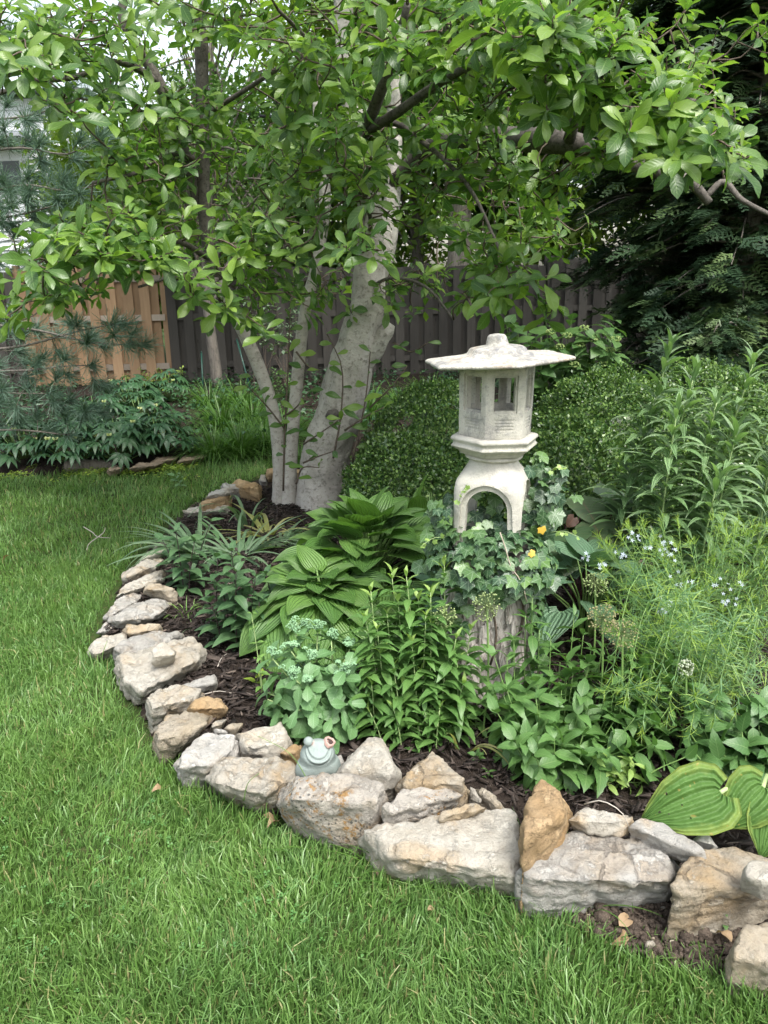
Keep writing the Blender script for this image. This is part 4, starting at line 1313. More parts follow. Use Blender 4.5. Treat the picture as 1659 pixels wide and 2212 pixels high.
T_FAR = [(np.array(((0, 0, 0), (.28, .5, .09), (0, 1, -.04), (-.28, .5, .09))), np.array(((0, 1, 2, 3),)), None, np.array(((0, 0), (1, .5), (0, 1), (-1, .5))))]
T_BOX = [leaf_tpl(.6, 'ovate', ns=2, nc=1, fold=.3, curl=.2, seed=k) for k in range(3)]
for _k in range(3):     # cheap boxwood leaf: a folded kite
    T_BOX[_k] = (np.array(((0, 0, 0), (.3, .5, .10 + .03 * _k), (0, 1, -.05), (-.3, .5, .10 + .03 * _k), (0, .5, 0))), None,
                 np.array(((0, 1, 4), (1, 2, 4), (2, 3, 4), (3, 0, 4))), np.array(((0, 0), (1, .5), (0, 1), (-1, .5), (0, .5))))

def stem_curve(b, t, sag=.0, n=9):
    b, t = np.asarray(b, float), np.asarray(t, float)
    mid = (b * .45 + t * .55); mid[2] += sag; mid[:2] = b[:2] * .62 + t[:2] * .38
    return spline([b, mid, t], n)

def stemmed(o, stems, tpls, mat, spacing, per, ln, elev, r=.003, smat=None, start=.12, tip=None, limit=300, spiral=None, jitter=.12, key=None, sides=5, tipn=.92, stems_own=True):
    """stems: list of curves (n,3). Leaves every `spacing` metres; ln(t), elev(t): leaf length and angle along the stem"""
    pos, dr, upv, sc, tt, sid = [], [], [], [], [], []
    acc = Acc()
    for si, c in enumerate(stems):
        V, Q, T, L = tube(c, np.linspace(r, r * .45, len(c)), sides)
        if stems_own: attach('stem', Acc().add(V, Q, T, L, rng.random()).mesh('stem'), o, smat or M_STEM)
        else: acc.add(V, Q, T, L, rng.random())
        d = np.concatenate(([0], np.cumsum(np.linalg.norm(np.diff(c, axis=0), axis=1))))
        Ln = d[-1]
        nn = max(2, int(Ln * (1 - start) / spacing))
        ph = rng.uniform(0, 6.28)
        for k in range(nn + 1):
            t = start + (1 - start) * k / nn
            p = np.array([np.interp(t * Ln, d, c[:, i]) for i in range(3)])
            q = np.array([np.interp(min(1, t + .03) * Ln, d, c[:, i]) for i in range(3)]) - np.array([np.interp((t - .03) * Ln, d, c[:, i]) for i in range(3)])
            ax = nrm(q)
            e1 = nrm(np.cross(ax, (0.3, 1, 0.1))); e2 = np.cross(ax, e1)
            for m in range(per):
                a = ph + (k * (spiral if spiral else math.pi / 2)) + m * 2 * math.pi / per + rng.normal(0, jitter)
                h = e1 * math.cos(a) + e2 * math.sin(a)
                el = elev(t) + rng.normal(0, jitter)
                pos.append(p); dr.append(h * math.cos(el) + ax * math.sin(el)); upv.append(ax - h * .2 + rng.normal(0, jitter * .6, 3))
                sc.append(ln(t) * rng.uniform(.82, 1.12)); tt.append(t)
    if not stems_own: attach('stems', acc.mesh('stems'), o, smat or M_STEM, None, 'stuff')
    pos, dr, upv, sc, tt = map(np.array, (pos, dr, upv, sc, tt))
    M = frames(pos, dr, upv)
    if tip is not None:
        k = tt > tipn
        leaves(o, tpls, M[k], sc[k], tip, limit // 3, key=key)
        leaves(o, tpls, M[~k], sc[~k], mat, limit - min(limit // 3, int(k.sum())), key=key)
    else:
        leaves(o, tpls, M, sc, mat, limit, key=key)

# ------------------------------------------------------------------ hostas
def hosta(label, u, v0, Y, R, H, n, L, mat, tpls, key, front=None, spread=(60, -38)):
    c = P(u, v0, Y); c[2] = .03
    o = thing('hosta', label, 'hosta', tuple(c))
    pos, dr, upv, sc = [], [], [], []
    pet = Acc()
    for i in range(n):
        t = (i + .5) / n
        a = i * 2.39996 + rng.normal(0, .22)
        out = np.array((math.cos(a), math.sin(a), 0))
        r0 = R * (.03 + .70 * t ** .8) * rng.uniform(.85, 1.12)
        h0 = H * (1 - .66 * t ** 1.5) * rng.uniform(.88, 1.08)
        p = c + out * r0 + UP * h0
        el = RAD(spread[0] + (spread[1] - spread[0]) * t ** .8 + rng.normal(0, 9))
        d = out * math.cos(el) + UP * math.sin(el)
        lat = np.cross(UP, out) * rng.normal(0, .22)
        pos.append(p); dr.append(d + lat); upv.append(UP * math.cos(el) - out * math.sin(el) + rng.normal(0, .12, 3))
        sc.append(L * rng.uniform(.78, 1.12) * (.85 + .25 * t))
        V, Q, T, Lu = tube(spline([c + out * .02, c + out * r0 * .45 + UP * h0 * .68, p], 6), [.006, .005, .0045, .004, .0035, .003], 5)
        pet.add(V, Q, T, Lu, rng.random())
    attach('leaf_stalks', pet.mesh('leaf_stalks'), o, M_STEM, None, 'stuff')
    leaves(o, tpls, frames(np.array(pos), np.array(dr), np.array(upv)), sc, mat, 300, key=key)
    return o
hosta('large green hosta mound beside the ivy-covered stump', 800, 1250, 3.40, .50, .42, 120, .20, L_HOSTA, T_HOSTA, 'hosta', spread=(58, -25))
hosta('lower green hosta mound behind the sedum', 695, 1290, 3.02, .40, .30, 100, .18, L_HOSTA, T_HOSTA, 'hosta', spread=(28, -40))
hosta('blue-green hosta to the right of the stump, under the ivy', 1270, 1300, 2.98, .30, .36, 26, .20, L_HOSTAB, T_HOSTAB, 'hostab', spread=(50, -25))
hosta('dim blue-green hosta tucked between the stump and the tall phlox', 985, 1330, 2.95, .20, .30, 16, .17, L_HOSTAB, T_HOSTAB, 'hostab')
hosta('young green hosta with upright leaves between trunk and lantern legs', 900, 1160, 3.75, .18, .40, 12, .17, L_HOSTA, T_HOSTA, 'hosta', spread=(80, 10))

def big_hosta():
    c = G(1640, 1800, 0.0); c = np.array((c[0] + .06, c[1] + .1, .03))
    o = thing('hosta', 'yellow-edged hosta with huge heart leaves hanging over the border stones', 'hosta', tuple(c))
    specs = [((1556, 1712, .25), (1391, 1768, .20), .92, (.10, -.62, .78)), ((1648, 1700, .25), (1572, 1782, .19), .80, (-.05, -.6, .8)), ((1668, 1755, .20), (1652, 1846, .15), .75, (-.2, -.7, .6)), ((1700, 1690, .26), (1790, 1760, .22), .8, (.2, -.5, .8))]
    pos, dr, upv, sc = [], [], [], []
    pet = Acc()
    for (a, b, w, n) in specs:
        p, q = G(*a), G(*b)
        L = np.linalg.norm(q - p)
        pos.append(p); dr.append(q - p); upv.append(np.array(n)); sc.append(L * 1.04)
        V, Q, T, Lu = tube(spline([c, (c + p) / 2 + UP * .06, p], 6), .006, 6); pet.add(V, Q, T, Lu)
    def eaten(t, spots):
        V, Q, T, Lu = t
        c = Lu[Q].mean(1)
        keep = np.ones(len(Q), bool)
        for s0, t0, r in spots:
            d = np.hypot((c[:, 0] - s0) * .42, c[:, 1] - t0) + rng.normal(0, r * .3, len(c))
            keep &= d > r
        pk = np.array([noise.noise(Vector((a * 5, b * 9, 1))) for a, b in Lu]) * .012 + .006 * np.sin(np.abs(Lu[:, 0]) * 8 * math.pi)
        V = V.copy(); V[:, 2] += pk
        return V, Q[keep], T, Lu
    tp = [eaten(leaf_tpl(.80, 'heart', ns=60, nc=20, fold=.20, curl=.45, lobe=.16, wave=.02, seed=2), [(.12, .74, .022), (-.1, .66, .012), (.05, .47, .009), (-.4, .45, .012), (.55, .6, .014), (.2, .85, .010)]), eaten(leaf_tpl(.95, 'heart', ns=60, nc=20, fold=.24, curl=.6, lobe=.2, wave=.03, seed=5), [(.3, .6, .010)])]
    attach('leaf_stalks', pet.mesh('leaf_stalks'), o, M_STEMP, None, 'stuff')
    leaves(o, tp, frames(np.array(pos), np.array(dr), np.array(upv)), sc, L_HOSTAY, key='hostay', which=np.array((0, 1, 1, 0)))
big_hosta()

# ------------------------------------------------------------------ sedum with flower heads
def sedum():
    c = G(690, 1598, 0.0); c[2] = .03
    o = thing('sedum', 'grey-green stonecrop with broccoli-like flower heads, behind the frog', 'sedum', tuple(c))
    heads = [(638, 1352, 2.42), (686, 1352, 2.42), (716, 1370, 2.40), (588, 1408, 2.32), (628, 1392, 2.36), (672, 1412, 2.30), (636, 1452, 2.22), (664, 1466, 2.22), (746, 1436, 2.24), (756, 1388, 2.38), (738, 1452, 2.25)]
    stems = []
    for k, (u, v, Y) in enumerate(heads):
        tip = P(u, v + 14, Y)
        b = c + np.array((rng.normal(0, .03), rng.normal(0, .03) + .03, 0))
        stems.append(stem_curve(b, tip))
    for k in range(15):
        a = -math.pi / 2 + (k - 7) * .32
        tip = c + np.array((math.cos(a) * .17, math.sin(a) * .12, .12 + .05 * rng.random()))
        stems.append(stem_curve(c + rng.normal(0, .015, 3) * (1, 1, 0), tip))
    stemmed(o, stems, T_SEDUM, L_SEDUM, .032, 2, lambda t: .145 * (1.1 - .62 * t), lambda t: .15 + .5 * (t - .5), .0045, M_STEMP, .2, limit=300, key='sedum')
    # broccoli heads
    ico = bmesh.new(); bmesh.ops.create_icosphere(ico, subdivisions=1, radius=1.0)
    iv = np.array([v.co[:] for v in ico.verts]); it = np.array([[v.index for v in f.verts] for f in ico.faces]); ico.free()
    hm = leaf_mat('sedum_bud', (.20, .37, .19), (.29, .46, .26), None, .15, rough=.6)
    for k, (u, v, Y) in enumerate(heads):
        p = P(u, v, Y); big = rng.uniform(.8, 1.15) * (1.15 if k in (0, 1, 6) else .8)
        acc = Acc()
        for j in range(9):
            cc = p + np.array((rng.normal(0, .017), rng.normal(0, .014), rng.normal(0, .007))) * big
            for q in range(22):
                d = rand_dirs(1)[0]; d[2] = abs(d[2]) * .8
                acc.add(iv * rng.uniform(.0022, .0033) + cc + d * .0105 * big, None, it, None, rng.random())
            V, Q, T, L = tube([cc, p - UP * .016], .0014, 4); acc.add(V, Q, T, L, .1)
        attach('flower_head', acc.mesh('flower_head'), o, hm)
sedum()

# ------------------------------------------------------------------ tall phlox-like clump
def phlox():
    tips = [(801, 1277), (846, 1238), (878, 1246), (904, 1296), (960, 1222), (836, 1326), (879, 1328), (932, 1352), (962, 1335), (941, 1390), (821, 1412), (1016, 1362), (988, 1431), (803, 1481), (860, 1300), (920, 1330), (985, 1380), (890, 1390), (850, 1440), (910, 1450), (960, 1460), (815, 1360), (1000, 1480), (930, 1280), (790, 1340), (780, 1420), (800, 1540), (850, 1530), (900, 1540), (950, 1530), (1000, 1540), (1040, 1440), (870, 1480), (930, 1500)]
    c = G(920, 1625, 0.0); c[2] = .03
    o = thing('phlox', 'tall upright clump of narrow-leaved phlox with lime tips, in front of the stump', 'phlox', tuple(c))
    stems = []
    for u, v in tips:
        Y = 2.44 - (v - 1222) * .0007 + rng.normal(0, .02)
        t = P(u, v, Y)
        b = np.array((c[0] + (t[0] - c[0]) * .82 + rng.normal(0, .012), t[1] - .03 + rng.normal(0, .02), .03))
        stems.append(stem_curve(b, t))
    stemmed(o, stems, T_PHLOX, L_PHLOX, .020, 2, lambda t: .090 * (1 - .9 * max(0, t - .82) / .18 * .6) * (.75 + .4 * min(1, t * 2)), lambda t: .25 + 1.0 * max(0, t - .86) / .14, .0028, M_STEMP, .08, tip=L_TIP, key='phlox', tipn=.955)
    o2 = thing('phlox_seedling', 'short narrow-leaved seedling at the foot of the tall phlox', 'plant', tuple(G(918, 1615)))
    b = G(918, 1612, .03)
    stemmed(o2, [stem_curve(b + np.array((rng.normal(0, .02), 0, 0)), b + np.array((dx, dy, h))) for dx, dy, h in ((0, 0, .13), (.04, -.01, .09), (-.05, 0, .08), (.09, .02, .10), (-.1, .03, .1), (.15, .03, .09))],
            T_PHLOX, L_PHLOX, .016, 2, lambda t: .055, lambda t: .3 + .6 * t, .002, M_STEMP, .15, key='phlox')
phlox()

# ------------------------------------------------------------------ dark-stemmed plant left
def dark_plants():
    c = G(500, 1400, 0.0); c[2] = .03
    o = thing('dark_stemmed_perennial', 'bushy perennial with near-black stems and dark toothed leaves, by the mulch', 'perennial', tuple(c))
    st = [((470, 1382), (470, 1205), 3.0), ((512, 1408), (510, 1235), 2.92), ((540, 1395), (552, 1246), 2.95), ((575, 1390), (590, 1290), 2.9), ((500, 1385), (480, 1270), 2.95), ((560, 1405), (560, 1300), 2.85), ((600, 1385), (575, 1240), 3.0), ((480, 1400), (455, 1300), 2.9), ((535, 1410), (530, 1290), 2.85), ((520, 1390), (500, 1190), 3.1)]
    def mk(st):
        out = []
        for (bu, bv), (tu, tv), Y in st:
            b = G(bu, bv, .03); t = P(tu, tv, b[1] + rng.normal(0, .02)); out.append(stem_curve(b, t))
        return out
    stemmed(o, mk(st), T_DARK, L_DARK, .036, 2, lambda t: .105 * (1.05 - .45 * max(0, t - .7) / .3), lambda t: .25 + .5 * max(0, t - .8) / .2, .0035, M_STEMD, .12, tip=L_DARK, key='dark')
    c = G(400, 1290, 0.0); c[2] = .03
    o = thing('dark_stemmed_perennial', 'smaller dark-stemmed perennial among the strap leaves', 'perennial', tuple(c))
    st = [((398, 1285), (380, 1148), 3.55), ((420, 1280), (456, 1126), 3.6), ((390, 1270), (350, 1165), 3.6), ((408, 1290), (420, 1170), 3.5)]
    stemmed(o, mk(st), T_DARK, L_DARK, .042, 2, lambda t: .115 * (1.0 - .3 * max(0, t - .8) / .2), lambda t: .2 + .4 * max(0, t - .85) / .15, .004, M_STEMD, .15, key='dark')
dark_plants()

# ------------------------------------------------------------------ strap leaves (spent bulbs)
def strap_clump(label, u, v, n, L, mat, az=None, spread=1.0, key='strap', name='bulb_foliage', elevs=(20, 75)):
    c = G(u, v, .03)
    o = thing(name, label, 'bulb leaves', tuple(c))
    a = rng.uniform(0, 6.28, n) if az is None else rng.normal(az, .75, n)
    el = np.radians(rng.uniform(*elevs, n))
    out = np.stack((np.cos(a), np.sin(a), 0 * a), 1)
    d = out * np.cos(el)[:, None] + UP * np.sin(el)[:, None]
    up = UP * np.cos(el)[:, None] - out * np.sin(el)[:, None] + rng.normal(0, .25, (n, 3))
    pos = c + out * rng.uniform(0, .07, n)[:, None]
    leaves(o, T_STRAP, frames(pos, d, up), L * rng.uniform(.7, 1.15, n), mat, key=key)
    return o
strap_clump('blue-green strap-leaved bulb clump spilling over the lawn edge', 430, 1200, 110, .44, L_STRAP, az=math.pi * .95, elevs=(6, 52))
strap_clump('blue-green strap-leaved bulb clump sprawling over the bed centre', 520, 1205, 100, .40, L_STRAP, elevs=(8, 58))
strap_clump('strap-leaved bulb clump fading to yellow below the slim stem', 580, 1160, 60, .36, L_STRAPY, elevs=(8, 55))
strap_clump('strap-leaved bulb clump between the yellowing leaves and the hosta', 605, 1180, 70, .38, L_STRAP, az=.3, elevs=(5, 45))
strap_clump('few tall upright strap leaves standing over the yellowing clump', 535, 1140, 9, .42, L_STRAP, elevs=(62, 86))
strap_clump('small green bulb tuft cut to short stubs on the mulch', 403, 1332, 16, .10, leaf_mat('cut_stub', (.12, .24, .05), (.17, .30, .07), None, .2), elevs=(76, 90))
strap_clump('little blue-green fan of iris leaves on the mulch', 432, 1362, 7, .12, L_STRAP, elevs=(40, 85), key='strap')
strap_clump('withered yellow allium leaves beside the tall phlox', 995, 1610, 11, .22, L_STRAPY, elevs=(45, 80))

# ------------------------------------------------------------------ lilies
def lilies():
    st = [((1395, 1300), (1378, 1020), (1451, 742)), ((1450, 1300), (1440, 1040), (1500, 808)), ((1430, 1320), (1432, 1100), (1462, 888)), ((1545, 1320), (1560, 1000), (1630, 775)), ((1530, 1320), (1548, 1120), (1592, 928)), ((1520, 1330), (1520, 1180), (1550, 1036)), ((1640, 1320), (1650, 1080), (1690, 850)), ((1385, 1300), (1350, 1080), (1400, 905)), ((1500, 1320), (1500, 1080), (1548, 870))]
    c = P(1480, 1300, 3.0); c[2] = 0
    for i, s in enumerate(st):
        Y = (3.25, 3.1, 2.95, 3.15, 2.95, 2.85, 3.1, 3.2, 3.05)[i]
        pts = [P(u, v, Y) for u, v in s]
        b = pts[0].copy(); b[2] = .02; b[0] = pts[1][0] * .9 + b[0] * .1
        o = thing('lily', ('tallest lily stem, over the boxwood', 'lily stem just below the tallest one', 'middle-height lily stem with broad young top leaves', 'tall lily stem leaning right towards the hedge', 'mid lily stem in front of the right-leaning one', 'shortest lily stem rising from the feathery bluestar', 'lily stem farthest along the bed beside the boxwood', 'lily stem nearest the ligularia', 'lily stem in the middle of the group, half hidden by its neighbours')[i], 'lily', tuple(b), 'tall lilies')
        cv = spline([b, pts[1], pts[2]], 16)
        stemmed(o, [cv], T_LILY, L_LILY, .0080, 1, lambda t: .19 * (1.0 if t < .8 else 1 - 1.9 * (t - .8)), lambda t: .55 + .7 * max(0, t - .86) / .14, .0065, M_STEMP, .22, spiral=2.39996, key='lily', jitter=.16)
lilies()

# ------------------------------------------------------------------ feathery bluestar
def bluestar():
    c = np.array((G(1520, 1560)[0], 2.42, .02))
    o = thing('bluestar', 'feathery thread-leaved bluestar with pale blue star flowers', 'bluestar', tuple(c))
    stems = []
    fl = []
    for k in range(140):
        u = rng.uniform(1290, 1760); v = 1105 + abs(rng.normal(0, 1)) * 175 + max(0, 1390 - u) * .5
        v = min(v, 1500)
        Y = 2.66 - (v - 1100) * .0013 + rng.normal(0, .06)
        t = P(u, v, max(2.0, Y))
        b = c + np.array(((t[0] - c[0]) * .35 + rng.normal(0, .03), (t[1] - c[1]) * .4 + rng.normal(0, .05), 0))
        stems.append(stem_curve(b, t, .05, 10))
    for u0, v0 in ((1385, 1585), (1440, 1560), (1350, 1520), (1490, 1590), (1540, 1560), (1320, 1470), (1420, 1500), (1590, 1540)):
        stems.append(spline([c + np.array((rng.normal(0, .05), -.1, .1)), P(u0 + 45, v0 - 210, 2.10), P(u0 + 10, v0 - 60, 1.98), P(u0, v0, 1.98)], 12))
    stemmed(o, stems, T_THREAD, L_AMSON, .0058, 1, lambda t: .070 * (1 - .55 * max(0, t - .85) / .15), lambda t: .35 + .9 * max(0, t - .8) / .2, .0022, M_STEM, .22, tip=None, limit=0, spiral=2.39996, jitter=.25, stems_own=False)
    # lime tips
    pos, dr, up, sc = [], [], [], []
    for cv in stems:
        ax = nrm(cv[-1] - cv[-3])
        for j in range(16):
            d = nrm(rng.normal(0, .5, 3) + ax * .9)
            pos.append(cv[-1] - ax * rng.uniform(0, .035)); dr.append(d); up.append(rand_dirs(1)[0]); sc.append(rng.uniform(.025, .045))
    me = bake(T_THREAD, rng.integers(0, 4, len(pos)), frames(np.array(pos), np.array(dr), np.array(up)), np.array(sc))
    attach('young_tips', me, o, L_AMSONT, None, 'stuff')
    fm = flat_mat('star_flower_blue', (.46, .53, .60), .6)
    star = []
    V, T = [(0, 0, 0)], []
    for k in range(5):
        a = k * 1.2566
        i = len(V)
        V += [(math.cos(a - .28) * .45, math.sin(a - .28) * .45, .05), (math.cos(a), math.sin(a), .16), (math.cos(a + .28) * .45, math.sin(a + .28) * .45, .05)]
        T += [(0, i, i + 1), (0, i + 1, i + 2)]
    V = np.array(V)
    px_fl = [(1446, 1195), (1432, 1170), (1378, 1160), (1400, 1178), (1364, 1165), (1272, 1206), (1305, 1224), (1340, 1198), (1450, 1186), (1462, 1256), (1480, 1262), (1545, 1258), (1590, 1262), (1580, 1280), (1570, 1295), (1430, 1325), (1446, 1300), (1450, 1375)]
    for u, v in px_fl:
        p = P(u, v, 2.28 + rng.uniform(-.05, .05))
        acc = Acc()
        for j in range(rng.integers(3, 7)):
            q = p + rng.normal(0, .011, 3)
            d = nrm(np.array((0, -.8, .5)) + rng.normal(0, .3, 3)); e = nrm(np.cross(d, rand_dirs(1)[0])); f = np.cross(d, e)
            acc.add(q + (V[:, :1] * e + V[:, 1:2] * f + V[:, 2:] * d) * rng.uniform(.0070, .0095), None, T, None, rng.random())
        attach('flower_cluster', acc.mesh('flower_cluster', False), o, fm)
bluestar()

# ------------------------------------------------------------------ coneflower-like broad leaves
def coneflowers():
    c = G(1200, 1690, 0.0); c[2] = .02
    o = thing('coneflower', 'dense coneflower clump with toothed leaves behind the upright ochre stone', 'coneflower', tuple(c))
    st = []
    for k in range(66):
        u = rng.uniform(1060, 1500); v = rng.uniform(1400, 1650)
        Y = 2.30 - (v - 1400) * .0014 + rng.normal(0, .02)
        t = P(u, v, Y); b = np.array((c[0] + (t[0] - c[0]) * .6, c[1] + (t[1] - c[1]) * .6 + rng.normal(0, .02), .02))
        t[2] = max(t[2], .08)
        st.append(stem_curve(b, t))
    stemmed(o, st, T_CONE, L_CONE, .045, 2, lambda t: .122 * (1.1 - .5 * t ** 2), lambda t: .12 + .65 * max(0, t - .8) / .2 - .3 * (t < .4), .003, M_STEM, .12, tip=None, limit=300, key='cone', jitter=.3)
    c = G(1110, 1560, 0.0); c[2] = .02
    o = thing('coneflower', 'tall coneflower stems with pointed leaves against the stump', 'coneflower', tuple(c))
    st = []
    for (u, v, Y) in ((1150, 1292, 2.40), (1135, 1330, 2.38), (1165, 1360, 2.36), (1190, 1380, 2.3), (1095, 1420, 2.3), (1240, 1330, 2.42), (1260, 1372, 2.4), (1300, 1400, 2.35), (1210, 1430, 2.28), (1110, 1380, 2.36)):
        t = P(u, v, Y); st.append(stem_curve(np.array((t[0] * .9 + c[0] * .1, Y - .05, .02)), t))
    stemmed(o, st, T_PHLOX, L_CONE, .042, 2, lambda t: .105 * (1.0 - .5 * max(0, t - .75) / .25), lambda t: .1 + .7 * max(0, t - .85) / .15, .0032, M_STEM, .15, key='phlox', jitter=.3)
    c = G(1600, 1690, 0.0); c[2] = .02
    o = thing('broadleaf_perennial', 'dark broad-leaved perennial over the yellow-edged hosta', 'perennial', tuple(c))
    st = []
    for k in range(26):
        u = rng.uniform(1480, 1740); v = rng.uniform(1500, 1640); Y = 2.16 - (v - 1500) * .0012
        t = P(u, v, Y); t[2] = max(.1, t[2]); st.append(stem_curve(np.array((c[0] + (t[0] - c[0]) * .6, t[1] + rng.normal(0, .03), .02)), t))
    stemmed(o, st, T_CONE, leaf_mat('broad_dark_leaf', (.060, .140, .040), (.095, .195, .055), (.16, .26, .1), .24), .04, 2, lambda t: .145 * (1.05 - .4 * t), lambda t: .1 - .35 * (t < .5) + .5 * max(0, t - .8) / .2, .0035, M_STEM, .15, key='broad', jitter=.3)
    c = G(1330, 1725, 0.0); c[2] = .02
    o = thing('narrowleaf_weed', 'small bright narrow-leaved weed behind the flat pale stone', 'weed', tuple(c))
    stemmed(o, [stem_curve(c + rng.normal(0, .02, 3) * (1, 1, 0), P(u, v, c[1] - .02)) for u, v in ((1290, 1640), (1335, 1660), (1370, 1650), (1310, 1680), (1385, 1690))], T_PHLOX, L_TIP, .022, 2, lambda t: .06, lambda t: .4, .002, M_STEMP, .2, key='phlox')
coneflowers()

def small_plants():
    # lemon-balm like spike and its toothed rosette
    b = G(566, 1500, .03); t = P(543, 1325, b[1] + .02)
    o = thing('upright_weed', 'thin pale upright stem with paired leaves in front of the dark perennial', 'weed', tuple(b))
    stemmed(o, [stem_curve(b, t), stem_curve(b, P(563, 1420, b[1] - .01))], T_DARK, leaf_mat('pale_weed_leaf', (.14, .27, .06), (.18, .32, .08), (.25, .36, .14), .3), .05, 2, lambda t: .05 * (1.1 - .5 * t), lambda t: .25, .0026, M_STEMP, .1, key='dark')
    for (u, v, n, L, lab, mat, nm) in ((550, 1492, 6, .055, 'lime-green toothed seedling on the mulch by the sedum', L_LIME, 'seedling'), (1560, 1985, 8, .05, 'young weed with pointed leaves growing at the foot of the broad tan boulder', L_CONE, 'weed'), (1372, 1912, 6, .022, 'tiny seedling on the bare dirt', L_CONE, 'seedling'), (1040, 1650, 10, .035, 'low scalloped seedling beside the withered leaves', L_CONE, 'seedling'), (1055, 1690, 8, .03, 'tiny ground seedling behind the grey wedge stone', L_CONE, 'seedling'), (583, 1340, 6, .05, 'small white-edged hosta seedling behind the stonecrop', leaf_mat('white_edged_leaf', (.10, .22, .06), (.13, .25, .07), None, .2, rim=(.6, .62, .5)), 'seedling'), (390, 1052, 10, .08, 'pale grey-green weed rosette out on the lawn', L_SEDUM, 'weed'), (700, 1290, 0, .05, '', L_CONE, '')):
        if not n: continue
        c = G(u, v, .02)
        o = thing(nm, lab, nm, tuple(c))
        stemmed(o, [stem_curve(c, c + np.array((rng.normal(0, .2) * L, rng.normal(0, .1) * L, L * 1.1)))], T_DARK, mat, L * 1.1 / (n / 2), 2, lambda t, L=L: L, lambda t: .25 + .3 * t, .0015, M_STEMP, .1, key='dark' + mat.name)
small_plants()

# ------------------------------------------------------------------ allium seed heads
def alliums():
    ico = bmesh.new(); bmesh.ops.create_icosphere(ico, subdivisions=1, radius=1.0)
    iv = np.array([v.co[:] for v in ico.verts]); it = np.array([[v.index for v in f.verts] for f in ico.faces]); ico.free()
    ray_m = flat_mat('allium_ray', (.12, .16, .06), .6); cap_m = flat_mat('allium_capsule', (.22, .28, .11), .6); cap_b = flat_mat('allium_capsule_buff', (.27, .25, .12), .6)
    for (u, v, Y, R, m, lab) in ((1052, 1310, 2.28, .046, cap_m, 'round allium seed head in front of the stump'), (961, 1331, 2.34, .038, cap_m, 'green allium seed head among the phlox tops'), (1286, 1262, 2.45, .042, cap_m, 'allium seed head against the blue-green hosta'), (1302, 1335, 2.24, .048, cap_b, 'buff allium seed head beside the bluestar'), (1345, 1368, 2.14, .046, cap_b, 'buff allium seed head in front of the other buff one'), (1482, 1442, 2.16, .024, flat_mat('allium_white', (.40, .45, .32), .6), 'small whitish allium head within the bluestar')):
        p = P(u, v, Y)
        b = np.array((p[0] - .01, p[1] - .03, .02))
        o = thing('allium', lab, 'allium', tuple(b), 'allium seed heads')
        V, Q, T, L = tube(spline([b, (b + p) / 2 + np.array((.012, 0, 0)), p], 10), .0034, 7)
        attach('stem', Acc().add(V, Q, T, L).mesh('stem'), o, M_STEM)
        acc, cap = Acc(), Acc()
        d = rand_dirs(95)
        for q in d:
            e = p + q * R * rng.uniform(.82, 1.06)
            V, Q, T, L = tube([p, e], [.0006, .0005], 3, cap=False); acc.add(V, Q, T, L)
            cap.add(iv * np.array((.0031, .0031, .0031)) * rng.uniform(.8, 1.2) + e, None, it, None, rng.random())
        attach('rays', acc.mesh('rays'), o, ray_m); attach('seed_capsules', cap.mesh('seed_capsules'), o, m, None, 'stuff')
alliums()

